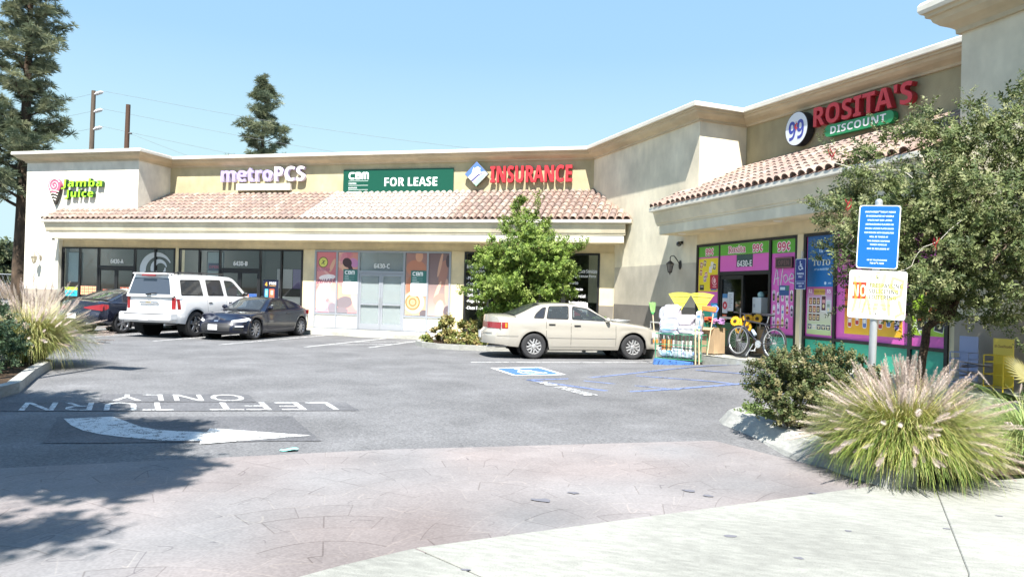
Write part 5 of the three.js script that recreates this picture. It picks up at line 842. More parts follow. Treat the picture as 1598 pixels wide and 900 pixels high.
// white sport utility vehicle, tail to the viewer
const suvWhite = phys([0.72, 0.72, 0.72], 0.3, { clearcoat: 1, clearcoatRoughness: 0.04 });
{
  const c = makeCar('suv', 'white full-size sport utility vehicle parked tail-out between two dark coupes', {
    category: 'suv', pos: [-16.08, 0, -20.9], turn: Math.PI / 2, paint: suvWhite, x0: -2.5, x1: 2.63, axles: [-1.48, 1.48], archR: 0.46,
    w: curve1([[-2.5, 0.89], [-2.0, 0.965], [0, 0.985], [1.8, 0.97], [2.63, 0.88]]), waist: 0.75,
    sill: curve1([[-2.5, 0.46], [-2.0, 0.42], [-0.9, 0.38], [0.9, 0.38], [2.0, 0.36], [2.63, 0.36]]),
    shoulder: curve1([[-2.5, 1.20], [0, 1.215], [1.0, 1.2], [2.0, 1.13], [2.63, 1.05]]), deck: curve1([[-2.5, 1.24], [0.9, 1.24], [1.2, 1.22], [2.2, 1.19], [2.63, 1.09]]),
    nose: (y) => 0.05 * Math.max(0, y - 0.9), tail: (y) => (y > 0.76 ? 0.12 : 0.0), fRound: 0.18, rRound: 0.12,
    glassX: [-2.38, 1.35], roofX: [-2.27, 0.55], top: curve1([[-2.38, 1.28], [-2.345, 1.5], [-2.31, 1.75], [-2.27, 1.875], [-2.1, 1.91], [-0.8, 1.94], [0.3, 1.915], [0.55, 1.865], [0.9, 1.60], [1.35, 1.2]]), crown: 0.03, shoulderIn: 0.07, tumble: 0.34, pillar: 0.9, bow: 0.08, rearFlat: true,
    windows: [{ pts: [[-2.1, 1.27], [-1.12, 1.27], [-1.12, 1.76], [-2.0, 1.745]] }, { pts: [[-0.9, 1.27], [-0.12, 1.27], [-0.12, 1.78], [-0.86, 1.775]] }, { pts: [[0.04, 1.27], [1.0, 1.25], [0.55, 1.70], [0.42, 1.765], [0.06, 1.775]], glass: carGlass }],
    doors: [{ x: [-0.04, 1.02], h: [0.12, 1.06] }, { x: [-0.98, -0.05], h: [-0.86, 1.06] }], mirror: [0.92, 1.33], mirrorMat: seal, wheel: { R: 0.395, tw: 0.265, rim: 0.255, spokes: 5, sw: 0.055, so: 0.05, rimMat: std([0.55, 0.55, 0.56], 0.25, { metalness: 0.8 }) },
    seatX: 0.2, benchX: -0.8, dashX: 0.95, handleMat: chromeTrim,
  });
  // upright rear window and tailgate furniture
  const ry = (y) => -2.38 + 0.11 * clamp01((y - 1.28) / 0.6), taper = (ya, yb, wa, wb, p) => gridPatch((u, v) => { const y = lerp(ya, yb, v), z = u * lerp(wa, wb, v); return V(ry(y) - p - 0.02 + 0.05 * (z / 0.8) ** 2, y, z); }, -1, 1, 0, 1, 12, 10), rg = (ya, yb, za, zb, p) => gridPatch((u, v) => V(ry(v) - p - 0.02 + 0.05 * (u / 0.8) ** 2, v, u), za, zb, ya, yb, 10, 8);
  mesh('rear_window', taper(1.30, 1.78, 0.745, 0.62, 0.05), phys([0.05, 0.06, 0.08], 0.03, { clearcoat: 1 }), c.car);
  mesh('tailgate', [taper(1.22, 1.90, 0.835, 0.63, 0.044)], suvWhite, c.car);
  mesh('spoiler', rbx(-2.44, -2.1, 1.885, 1.93, -0.6, 0.6, 0.02), suvWhite, c.car);
  mesh('brake_light', rbx(-2.472, -2.43, 1.835, 1.875, -0.24, 0.24, 0.008), lensRed, c.car);
  for (const s of [-1, 1]) {
    mesh('taillight', [c.endGrid(true, 0.86, 1.20, s > 0 ? 0.74 : -0.86, s > 0 ? 0.86 : -0.74, 0.012, 5, 6), c.sideGrid(-2.47, -2.34, 0.86, 1.19, s, 0.008, 4, 6)], lensRed, c.car);
    mesh('headlight', [c.endGrid(false, 0.86, 1.02, s > 0 ? 0.5 : -0.86, s > 0 ? 0.86 : -0.5, 0.01)], lensClear, c.car);
    mesh('roof_rail', [bar(V(-1.95, 1.965, s * 0.58), V(0.25, 1.98, s * 0.58), 0.022), ...[-1.9, -0.85, 0.2].map((x) => bar(V(x, 1.88, s * 0.58), V(x, 1.97, s * 0.58), 0.02))], seal, c.car);
    mesh('fender_flare', c.sideGrid(-0.95, 0.95, 0.38, 0.47, s, 0.02, 16, 2), suvWhite, c.car);
  }
  mesh('bumper', rbx(-2.62, -2.25, 0.50, 0.76, -0.91, 0.91, 0.06, null, 3), suvWhite, c.car);
  mesh('bumper_step', rbx(-2.628, -2.35, 0.70, 0.735, -0.72, 0.72, 0.012), std([0.14, 0.14, 0.15], 0.6), c.car);
  mesh('licence_plate', bx(-2.634, -2.626, 0.53, 0.67, -0.17, 0.17), plateMat, c.car);
  mesh('tailgate_garnish', [rbx(-2.44, -2.385, 1.02, 1.08, -0.34, 0.34, 0.02)], chromeTrim, c.car);
  mesh('badge', [rbx(-2.452, -2.43, 1.035, 1.065, -0.09, 0.09, 0.008)], std([0.45, 0.32, 0.08], 0.3, { metalness: 0.8 }), c.car);
  mesh('plate_recess', c.endGrid(true, 0.79, 0.85, -0.28, 0.28, 0.004), std([0.5, 0.5, 0.5], 0.5), c.car);
  mesh('wiper', [bar(V(-2.475, 1.3, 0), V(-2.475, 1.34, 0.3), 0.012), bar(V(-2.475, 1.285, -0.06), V(-2.475, 1.31, 0.1), 0.024)], seal, c.car);
  mesh('tow_bar', rbx(-2.5, -2.3, 0.40, 0.46, -0.4, 0.4, 0.02), wellMat, c.car);
  mesh('exhaust', bar(V(-2.45, 0.4, 0.6), V(-1.9, 0.42, 0.6), 0.035), alu, c.car);
}
// dark grey coupe facing the viewer
const slate = phys([0.006, 0.008, 0.02], 0.35, { specularIntensity: 0.35, clearcoat: 1, clearcoatRoughness: 0.03 });
{
  const c = makeCar('coupe', 'dark slate two-door coupe parked facing the viewer beside the white vehicle', {
    category: 'car', pos: [-13.95, 0, -20.78], turn: -Math.PI / 2, paint: slate, x0: -2.11, x1: 2.13, axles: [-1.285, 1.285], archR: 0.365,
    w: curve1([[-2.11, 0.74], [-1.7, 0.84], [-1.2, 0.885], [-0.3, 0.86], [0.5, 0.862], [1.3, 0.885], [1.8, 0.86], [2.13, 0.74]]), waist: 0.55, crease: true,
    sill: curve1([[-2.11, 0.34], [-1.6, 0.26], [-0.9, 0.19], [0.9, 0.19], [1.7, 0.2], [2.13, 0.2]]),
    shoulder: curve1([[-2.11, 0.86], [-1.5, 0.92], [-0.6, 0.87], [0.5, 0.83], [1.2, 0.80], [1.7, 0.70], [2.13, 0.55]]), deck: curve1([[-2.11, 0.95], [-1.8, 1.0], [-1.2, 0.97], [0.6, 0.90], [0.95, 0.86], [1.5, 0.785], [1.9, 0.685], [2.13, 0.60]]),
    nose: (y) => 0.16 * Math.pow(Math.max(0, y - 0.34) / 0.26, 1.6) + (y < 0.26 ? 0.03 : 0), tail: (y) => 0.05 * Math.abs(y - 0.8), fRound: 0.42, rRound: 0.32,
    glassX: [-1.75, 0.98], roofX: [-0.78, 0.02], top: curve1([[-1.78, 0.99], [-1.4, 1.09], [-1.0, 1.19], [-0.7, 1.245], [-0.3, 1.28], [0, 1.262], [0.2, 1.21], [0.6, 1.035], [0.98, 0.865]]), crown: 0.035, shoulderIn: 0.075, tumble: 0.62, pillar: 0.86, bow: 0.2,
    windows: [{ pts: [[-0.52, 0.905], [0.58, 0.865], [0.45, 0.95], [0.12, 1.14], [-0.1, 1.19], [-0.45, 1.195]], glass: carGlass }, { pts: [[-1.05, 0.96], [-0.62, 0.92], [-0.56, 1.185], [-0.78, 1.15]] }],
    doors: [{ x: [-0.6, 0.72], h: [-0.45, 0.78] }], mirror: [0.5, 0.95], mirrorMat: slate, wheel: { R: 0.31, tw: 0.215, rim: 0.225, spokes: 10, sw: 0.018, so: 0.014, rimMat: std([0.34, 0.34, 0.36], 0.3, { metalness: 0.8 }) },
    seatX: -0.12, benchX: -0.78, dashX: 0.58, rearGlass: darkGlass,
  });
  for (const s of [-1, 1]) {
    mesh('headlight', [gridPatch((u, v) => c.endP(false, lerp(0.53 + 0.03 * u, 0.585 + 0.07 * u, v), s * lerp(0.46, 0.80, u), 0.008), 0, 1, 0, 1, 8, 4), c.sideGrid(1.82, 2.12, 0.575, 0.655, s, 0.008, 8, 3)], lensClear, c.car);
    mesh('side_marker', [c.sideGrid(1.66, 1.76, 0.52, 0.56, s, 0.008, 3, 1)], lensAmber, c.car);
    mesh('fog_recess', [gridPatch((u, v) => c.endP(false, lerp(0.30, 0.40 - 0.03 * u, v), s * lerp(0.56, 0.78, u), 0.006), 0, 1, 0, 1, 5, 3)], seal, c.car);
    mesh('fog_strip', [gridPatch((u, v) => c.endP(false, lerp(0.405, 0.43, v), s * lerp(0.6, 0.78, u), 0.011), 0, 1, 0, 1, 5, 1)], lensClear, c.car);
    mesh('taillight', [c.endGrid(true, 0.72, 0.86, s > 0 ? 0.45 : -0.76, s > 0 ? 0.76 : -0.45, 0.008), c.sideGrid(-2.1, -1.86, 0.74, 0.86, s, 0.008, 5, 2)], lensRed, c.car);
  }
  mesh('grille', [c.endGrid(false, 0.27, 0.46, -0.48, 0.48, 0.006, 10, 4), c.endGrid(false, 0.47, 0.505, -0.40, 0.40, 0.006, 8, 1)], std([0.015, 0.015, 0.017], 0.6), c.car);
  mesh('badge', c.endGrid(false, 0.545, 0.585, -0.07, 0.07, 0.012, 3, 1), chromeTrim, c.car);
  plate(c, false, 0.385, 0.02, 0.31, 0.03);
  mesh('front_lip', [c.endGrid(false, 0.2, 0.235, -0.74, 0.74, 0.02, 12, 1)], seal, c.car);
}
// black coupe, tail to the viewer, half hidden
const blackPaint = phys([0.012, 0.014, 0.028], 0.25, { metalness: 0.2, clearcoat: 1, clearcoatRoughness: 0.03 });
{
  const c = makeCar('coupe', 'black two-door coupe parked tail-out at the left, partly behind the fountain grass', {
    category: 'car', pos: [-18.75, 0, -20.95], turn: Math.PI / 2 - 0.06, paint: blackPaint, x0: -2.46, x1: 2.4, axles: [-1.37, 1.37], archR: 0.385,
    w: curve1([[-2.46, 0.80], [-2.0, 0.89], [-1, 0.925], [0.9, 0.925], [1.9, 0.89], [2.4, 0.78]]), waist: 0.62, crease: true,
    sill: curve1([[-2.46, 0.36], [-1.8, 0.29], [-0.9, 0.215], [0.9, 0.215], [2.4, 0.24]]),
    shoulder: curve1([[-2.46, 0.95], [-1.9, 0.99], [-0.8, 0.95], [0.5, 0.91], [1.6, 0.83], [2.4, 0.68]]), deck: curve1([[-2.46, 1.03], [-2.2, 1.06], [-1.5, 1.05], [0.6, 0.96], [1.2, 0.92], [1.9, 0.82], [2.4, 0.71]]),
    nose: (y) => 0.1 * Math.max(0, y - 0.5), tail: (y) => (y > 0.62 ? 0.05 + 0.16 * (y - 0.62) : 0) + (y < 0.4 ? (0.4 - y) * 0.5 : 0), fRound: 0.35, rRound: 0.38,
    glassX: [-1.95, 1.0], roofX: [-0.95, 0.02], top: curve1([[-1.98, 1.05], [-1.5, 1.2], [-1.0, 1.345], [-0.5, 1.41], [-0.1, 1.395], [0.15, 1.33], [0.55, 1.15], [1.0, 0.93]]), crown: 0.035, shoulderIn: 0.08, tumble: 0.55, pillar: 0.87, bow: 0.18,
    windows: [{ pts: [[-0.55, 0.98], [0.62, 0.94], [0.1, 1.26], [-0.2, 1.315], [-0.5, 1.325]], glass: carGlass }, { pts: [[-1.2, 1.02], [-0.64, 0.985], [-0.58, 1.315], [-0.85, 1.28]] }],
    doors: [{ x: [-0.62, 0.78], h: [-0.45, 0.84] }], mirror: [0.56, 1.0], wheel: { R: 0.33, tw: 0.22, rim: 0.23, spokes: 6, sw: 0.03, so: 0.032, rimMat: std([0.5, 0.5, 0.52], 0.3, { metalness: 0.8 }) },
    seatX: -0.05, benchX: -0.85, dashX: 0.6, rearGlass: carGlass,
  });
  for (const s of [-1, 1]) {
    mesh('taillight', [gridPatch((u, v) => c.endP(true, lerp(lerp(0.80, 0.72, u), lerp(0.83, 0.93, u), v), s * lerp(0.36, 0.84, u), 0.008), 0, 1, 0, 1, 10, 4), gridPatch((u, v) => c.sideP(lerp(-2.44, -2.02, u), lerp(lerp(0.72, 0.80, u), lerp(0.93, 0.9, u), v), s, 0.008), 0, 1, 0, 1, 8, 3)], lensRed, c.car);
    mesh('exhaust', bar(V(-2.44, 0.33, s * 0.58), V(-2.1, 0.33, s * 0.58), 0.04), chromeTrim, c.car);
    mesh('headlight', c.endGrid(false, 0.6, 0.7, s > 0 ? 0.45 : -0.78, s > 0 ? 0.78 : -0.45, 0.008), lensClear, c.car);
  }
  mesh('badge', c.endGrid(true, 0.87, 0.925, -0.06, 0.06, 0.012, 3, 2), chromeTrim, c.car);
  plate(c, true, 0.56, 0, 0.34, 0.015);
  mesh('trunk_line', c.endGrid(true, 0.655, 0.664, -0.62, 0.62, 0.003, 10, 1), seal, c.car);
}
// ---------------------------------------------------------------- plants
const leafM = (c, t = 0.25) => phys(c, 0.55, { side: THREE.DoubleSide, transmission: t, thickness: 0, specularIntensity: 0.5 });
const bark = std([0.24, 0.20, 0.165], 0.95, { map: barkTone, bumpMap: barkTone, bumpScale: 0.02 }), paleBark = std([0.44, 0.41, 0.37], 0.9, { map: barkTone, bumpMap: barkTone, bumpScale: 0.008 });
// a sprig: a twig with n small folded leaves
function sprigGeo(n, L, leafL, leafW, spread, droop = 0.2) {
  const pos = [], col = [];
  for (let i = 0; i < n; i++) {
    const t = (i + 0.6) / n, base = V(rr(-0.01, 0.01), t * L, -droop * t * t * L), a = i * 2.4 + rr(-0.4, 0.4);
    const d = V(Math.cos(a) * spread, rr(0.25, 0.8), Math.sin(a) * spread).normalize(), side = V(-Math.sin(a), rr(-0.4, 0.4), Math.cos(a)).normalize(), l = leafL * rr(0.7, 1.15), w = leafW * rr(0.8, 1.15), nn = V().crossVectors(d, side).multiplyScalar(w * 0.35);
    const m = base.clone().addScaledVector(d, l * 0.5), tip = base.clone().addScaledVector(d, l).addScaledVector(nn, 0.6), p = m.clone().addScaledVector(side, w).add(nn), q = m.clone().addScaledVector(side, -w).add(nn);
    for (const [A, B, C] of [[base, p, tip], [base, tip, q]]) pos.push(A.x, A.y, A.z, B.x, B.y, B.z, C.x, C.y, C.z);
  }
  const g = new THREE.BufferGeometry(); g.setAttribute('position', new THREE.Float32BufferAttribute(pos, 3)); g.computeVertexNormals();
  g.setAttribute('uv', new THREE.BufferAttribute(new Float32Array(pos.length / 3 * 2), 2));
  return g;
}
function crown(parent, geo, mat, spots, tone, name = 'crown') { // spots: {p, d, s, c}
  const im = new THREE.InstancedMesh(geo, mat, spots.length), M = new THREE.Matrix4(), q = new THREE.Quaternion(), q2 = new THREE.Quaternion();
  spots.forEach((s, i) => { q.setFromUnitVectors(UP, s.d); q2.setFromAxisAngle(UP, s.a ?? rr(0, 6.28)); M.compose(s.p, q.multiply(q2), V(s.s, s.s, s.s)); im.setMatrixAt(i, M); im.setColorAt(i, tone(s)); });
  im.name = name; im.castShadow = im.receiveShadow = true; im.userData.kind = 'stuff'; parent.add(im); return im;
}
// spots spread through lumpy ellipsoids; more towards their skins
function fillBlobs(blobs, n, size, o = {}) {
  const out = [], vol = blobs.map((b) => b.r[0] * b.r[1] * b.r[2]), tot = vol.reduce((a, b) => a + b, 0);
  blobs.forEach((b, bi) => {
    const m = Math.round(n * vol[bi] / tot);
    const clumps = [...Array(Math.max(4, Math.round(m / (o.per ?? 26))))].map(() => { const u = V(rr(-1, 1), rr(-1, 1), rr(-1, 1)); while (u.lengthSq() > 1) u.set(rr(-1, 1), rr(-1, 1), rr(-1, 1)); u.normalize().multiplyScalar(Math.pow(rnd(), o.skin ?? 0.4)); return u; });
    for (let i = 0; i < m; i++) {
      const c = pick(clumps), k = o.clump ?? 0.2, u = c.clone().add(V(rr(-k, k), rr(-k, k) * 0.8, rr(-k, k)));
      const p = V(b.p[0] + u.x * b.r[0], b.p[1] + u.y * b.r[1], b.p[2] + u.z * b.r[2]);
      const d = V(u.x + rr(-0.8, 0.8), u.y * 0.5 + (o.up ?? 0.35) + rr(-0.6, 0.6), u.z + rr(-0.8, 0.8)).normalize();
      out.push({ p, d, s: size * rr(0.5, 1.35), c: rnd() });
    }
  });
  return out;
}
const tones = (list) => { const cs = list.map((c) => new THREE.Color().setRGB(...c)); return (s) => { const t = s.c * (cs.length - 1), i = Math.min(cs.length - 2, Math.floor(t)); return cs[i].clone().lerp(cs[i + 1], t - i).multiplyScalar(rr(0.85, 1.15)); }; };
const white1 = leafM([1, 1, 1], 0.42);
function limb(a, b, r0, r1, bend = 0.15, n = 6) { // tapered crooked limb
  const pts = [], L = a.distanceTo(b); for (let i = 0; i <= n; i++) { const t = i / n, p = a.clone().lerp(b, t); if (i && i < n) p.add(V(rr(-1, 1), rr(-0.5, 0.5), rr(-1, 1)).multiplyScalar(L * bend * 0.3)); pts.push(p); }
  const c = new THREE.CatmullRomCurve3(pts), g = new THREE.TubeGeometry(c, n * 2, 1, 7, false), P = g.attributes.position, seg = 8;
  for (let i = 0; i <= n * 2; i++) { const t = i / (n * 2), o = c.getPointAt(t), r = lerp(r0, r1, t); for (let j = 0; j < seg; j++) { const k = i * seg + j; const v = V().fromBufferAttribute(P, k).sub(o).multiplyScalar(r).add(o); P.setXYZ(k, v.x, v.y, v.z); } }
  g.computeVertexNormals(); return g;
}
const aim = (spots, hub, parent, mat, n, r0) => { const gs = []; for (let i = 0; i < n; i++) { const s = pick(spots); const a = hub.clone().add(V(rr(-0.1, 0.1), rr(-0.2, 0.3), rr(-0.1, 0.1))); gs.push(limb(a, s.p, r0 * rr(0.6, 1), 0.006, 0.3)); } return mesh('branches', gs, mat, parent); };

{ // big evergreen in the right planter
  const c = [3.25, 0, -11.55], t = thing('planter_tree', 'bushy small-leaved evergreen tree in the right planter behind the blue sign', 'tree', c);
  const blobs = [
    { p: [0.1, 2.75, 0.1], r: [1.45, 1.15, 1.15] }, { p: [-0.85, 2.35, 0.2], r: [0.9, 0.85, 0.8] }, { p: [0.9, 3.25, 0.1], r: [1.05, 0.85, 0.9] }, { p: [0.25, 3.75, 0], r: [0.6, 0.42, 0.6] },
    { p: [1.3, 2.2, 0.2], r: [1.2, 0.75, 1.0] }, { p: [-0.1, 1.7, 0.3], r: [1.25, 0.5, 0.85] }, { p: [-1.25, 2.9, 0.2], r: [0.5, 0.45, 0.5] }, { p: [-1.1, 2.35, 0.2], r: [0.5, 0.55, 0.5] }, { p: [-0.95, 3.15, 0.15], r: [0.55, 0.45, 0.5] }, { p: [1.9, 3.5, 0], r: [0.8, 0.8, 0.8] }, { p: [-0.62, 3.7, 0], r: [0.6, 0.42, 0.5] }, { p: [0.05, 4.1, 0], r: [0.7, 0.42, 0.6] }, { p: [0.85, 4.25, 0], r: [0.7, 0.55, 0.6] }, { p: [1.7, 4.5, 0], r: [0.55, 0.6, 0.5] }, { p: [-1.05, 3.4, 0.1], r: [0.48, 0.35, 0.45] },
  ];
  const spots = fillBlobs(blobs, 10200, 1.0, { per: 20, clump: 0.17, skin: 0.5 });
  // loose shoots that stick out of the outline
  for (const [a, b, n] of [[[-1.1, 2.6, 0.3], [-1.9, 3.05, 0.4], 26], [[-0.9, 2.2, 0.3], [-1.75, 2.45, 0.5], 22], [[-1.2, 3.2, 0.2], [-1.65, 3.98, 0.2], 26], [[-0.6, 3.4, 0.1], [-1.0, 4.25, 0.2], 22], [[0.3, 3.8, 0.1], [0.15, 4.55, 0.1], 20], [[0.9, 3.9, 0], [0.75, 4.6, 0.1], 22], [[1.2, 3.8, 0], [1.45, 5.15, 0.1], 60], [[1.2, 4.3, 0], [0.8, 4.75, 0.2], 26], [[1.4, 4.7, 0.1], [0.95, 5.2, 0.2], 22], [[-0.5, 3.7, 0.2], [-0.15, 4.3, 0.1], 20], [[-1, 1.9, 0.4], [-1.5, 1.45, 0.5], 24], [[-0.3, 1.5, 0.5], [-0.65, 1.15, 0.6], 18], [[0.5, 1.45, 0.5], [0.7, 1.1, 0.6], 18], [[1.1, 1.6, 0.5], [1.2, 1.15, 0.6], 18], [[1.6, 4.2, 0], [1.75, 5.5, 0], 70]])
    for (let i = 0; i < n; i++) { const u = i / n, p = V(...a).lerp(V(...b), u).add(V(rr(-0.07, 0.07), rr(-0.06, 0.06), rr(-0.07, 0.07))); spots.push({ p, d: V(...b).sub(V(...a)).normalize().add(V(rr(-0.8, 0.8), rr(-0.5, 0.8), rr(-0.8, 0.8))).normalize(), s: rr(0.6, 1.0), c: rnd() }); }
  crown(t, sprigGeo(13, 0.15, 0.05, 0.0135, 0.95), white1, spots, tones([[0.065, 0.095, 0.032], [0.125, 0.17, 0.055], [0.21, 0.245, 0.09], [0.36, 0.37, 0.19]]));
  mesh('trunk', [limb(V(-0.36, 0, 0.1), V(-0.26, 1.3, 0.1), 0.06, 0.055, 0.04), limb(V(-0.27, 1.25, 0.1), V(0.05, 1.6, 0.05), 0.055, 0.055, 0.1), limb(V(0.05, 1.4, 0.05), V(-0.6, 2.5, 0.1), 0.06, 0.02), limb(V(0.05, 1.45, 0.05), V(0.7, 3.0, 0), 0.065, 0.02), limb(V(0.05, 1.4, 0.05), V(0.2, 3.4, 0), 0.055, 0.015), limb(V(0.7, 3.0, 0), V(1.5, 5.1, 0.1), 0.03, 0.008)], bark, t);
  aim(spots, V(0.1, 2.0, 0.1), t, paleBark, 40, 0.018);
  mesh('bare_shoots', [[-1.35, 2.95, 0.5, -0.75, 2.15, 0.75], [-1.62, 3.6, 0.3, -0.6, 3.3, 0.6], [-0.9, 2.0, 0.8, -0.1, 2.7, 0.95], [0.9, 2.4, 1.05, 1.2, 1.9, 1.1], [1.2, 1.9, 1.1, 1.5, 1.6, 1.15], [-1.45, 2.75, 0.5, -1.2, 1.95, 0.65], [0.7, 1.9, 1, 0.95, 2.5, 1.0]].map((a) => limb(V(a[0], a[1], a[2]), V(a[3], a[4], a[5]), 0.005, 0.004, 0.35)), std([0.62, 0.58, 0.5], 0.8), t);
}
for (const [p, l] of [[[1.75, 2.9, -10.35], 'red ribbon scrap caught high on the left edge of the planter tree'], [[1.62, 3.66, -10.9], 'red ribbon scrap hanging below the round price sign in the tree top'], [[2.8, 2.4, -10.42], 'red ribbon loops tangled in the middle of the planter tree']]) {
  const t = thing('ribbon', l, 'ribbon', p), m = std([0.66, 0.05, 0.06], 0.5, { side: THREE.DoubleSide });
  for (let k = 0; k < 3; k++) { const a = rr(0, 6.28), pts = [...Array(7)].map((_, i) => V(Math.cos(a + i * 0.5) * 0.025 + (k - 1) * 0.02, 0.05 - i * 0.024 + rr(-0.01, 0.01), Math.sin(a + i * 0.7) * 0.025)); const c = new THREE.CatmullRomCurve3(pts); mesh('loop', gridPatch((u, v) => c.getPoint(u).add(V(0, v, v * 0.4)), 0, 1, -0.016, 0.016, 18, 1), m, t); }
}
{ // small street tree in the island
  const t = thing('street_tree', 'round bright green street tree in the island behind the champagne sedan', 'tree', [-4.95, 0.1, -20.35]);
  const blobs = [{ p: [0.05, 2.35, 0], r: [1.15, 0.85, 1.0] }, { p: [-0.55, 1.85, 0.1], r: [0.95, 0.6, 0.85] }, { p: [0.6, 2.3, 0], r: [0.75, 0.62, 0.8] }, { p: [0.1, 3.15, 0], r: [0.72, 0.7, 0.7] }, { p: [-0.1, 3.75, 0], r: [0.38, 0.42, 0.38] }, { p: [-1.05, 1.45, 0.2], r: [0.72, 0.55, 0.6] }, { p: [-0.3, 1.3, 0.2], r: [0.8, 0.4, 0.6] }, { p: [1.05, 1.9, 0], r: [0.5, 0.42, 0.5] }, { p: [0.95, 2.7, 0], r: [0.55, 0.28, 0.5] }, { p: [0.45, 1.55, 0.1], r: [0.7, 0.42, 0.7] }, { p: [-1.3, 2.45, 0.1], r: [0.42, 0.22, 0.4] }, { p: [-0.95, 2.6, 0.1], r: [0.5, 0.4, 0.5] }];
  const spots = fillBlobs(blobs, 6000, 0.85, { per: 22, clump: 0.2, skin: 0.45 });
  for (const [a, b, n] of [[[0.2, 3.6, 0], [0.35, 4.3, 0], 30], [[-0.3, 3.7, 0], [-0.35, 4.25, 0], 20], [[1.2, 2.6, 0], [1.75, 2.95, 0.1], 30], [[-1.4, 1.8, 0.1], [-1.75, 2.35, 0.1], 24], [[-0.6, 3.2, 0], [-0.8, 3.6, 0], 20], [[1.1, 2.3, 0], [1.5, 1.95, 0.1], 20]]) for (let i = 0; i < n; i++) spots.push({ p: V(...a).lerp(V(...b), i / n).add(V(rr(-0.1, 0.1), rr(-0.08, 0.08), rr(-0.1, 0.1))), d: V(rr(-0.7, 0.7), 1, rr(-0.7, 0.7)).normalize(), s: rr(0.6, 1), c: rnd() });
  crown(t, sprigGeo(12, 0.2, 0.075, 0.026, 0.95), white1, spots, tones([[0.09, 0.16, 0.025], [0.17, 0.26, 0.04], [0.26, 0.36, 0.065], [0.38, 0.46, 0.13]]));
  mesh('trunk', [limb(V(0, 0, 0), V(0.05, 1.4, 0), 0.085, 0.07, 0.06), limb(V(0.05, 1.3, 0), V(-0.5, 2.2, 0), 0.05, 0.015), limb(V(0.05, 1.3, 0), V(0.5, 2.5, 0), 0.05, 0.015), limb(V(0.05, 1.35, 0), V(0, 3.4, 0), 0.05, 0.012)], bark, t);
  mesh('stake', [bar(V(-0.28, 0, 0.05), V(-0.28, 1.5, 0.05), 0.03)], std([0.34, 0.27, 0.2], 0.9), t);
  aim(spots, V(0.05, 1.9, 0), t, bark, 26, 0.016);
}
// the tree that throws the big shade on the driveway, out of the frame to the left
{
  const t = thing('shade_tree', 'broad leafy tree out of view at the left whose shade falls on the exit lane', 'tree', [-5.2, 0, -0.9]);
  const blobs = [{ p: [-0.6, 7.0, -1.2], r: [1.2, 0.6, 0.75] }, { p: [0.35, 7.0, -1.0], r: [0.8, 0.5, 0.7] }, { p: [-2.1, 7.0, -2.0], r: [1.1, 0.5, 0.65] }, { p: [0.8, 7.0, -0.2], r: [0.7, 0.4, 0.55] }, { p: [1.45, 7.0, 0.5], r: [0.55, 0.3, 0.38] }, { p: [0.4, 7.0, 0.2], r: [0.8, 0.5, 0.55] }, { p: [1.75, 7.0, 1.75], r: [0.5, 0.3, 0.28] }, { p: [-0.3, 7.0, 0.9], r: [0.9, 0.5, 0.6] }, { p: [-3.0, 7.0, -1.0], r: [0.9, 0.5, 0.5] }, { p: [-1.6, 8.0, 0.2], r: [1.2, 0.8, 1.0] }, { p: [-2.9, 7.0, -2.4], r: [1.2, 0.5, 0.75] }];
  const spots = fillBlobs(blobs, 6600, 1.5, { per: 18, clump: 0.24, skin: 0.6 });
  crown(t, sprigGeo(14, 0.26, 0.1, 0.03, 0.95), white1, spots, tones([[0.05, 0.09, 0.025], [0.1, 0.15, 0.04], [0.16, 0.2, 0.06]]));
  mesh('trunk', [limb(V(-1.4, 0, 1.2), V(-0.9, 4.2, 0.4), 0.2, 0.14, 0.08), limb(V(-0.9, 4.1, 0.4), V(1.0, 7.0, -0.4), 0.1, 0.03), limb(V(-0.9, 4.1, 0.4), V(-1.9, 7.0, -1.9), 0.1, 0.03), limb(V(-0.9, 4.1, 0.4), V(-1.2, 7.8, 0), 0.1, 0.03)], bark, t);
  aim(spots, V(-0.7, 5.4, 0), t, bark, 30, 0.03);
}

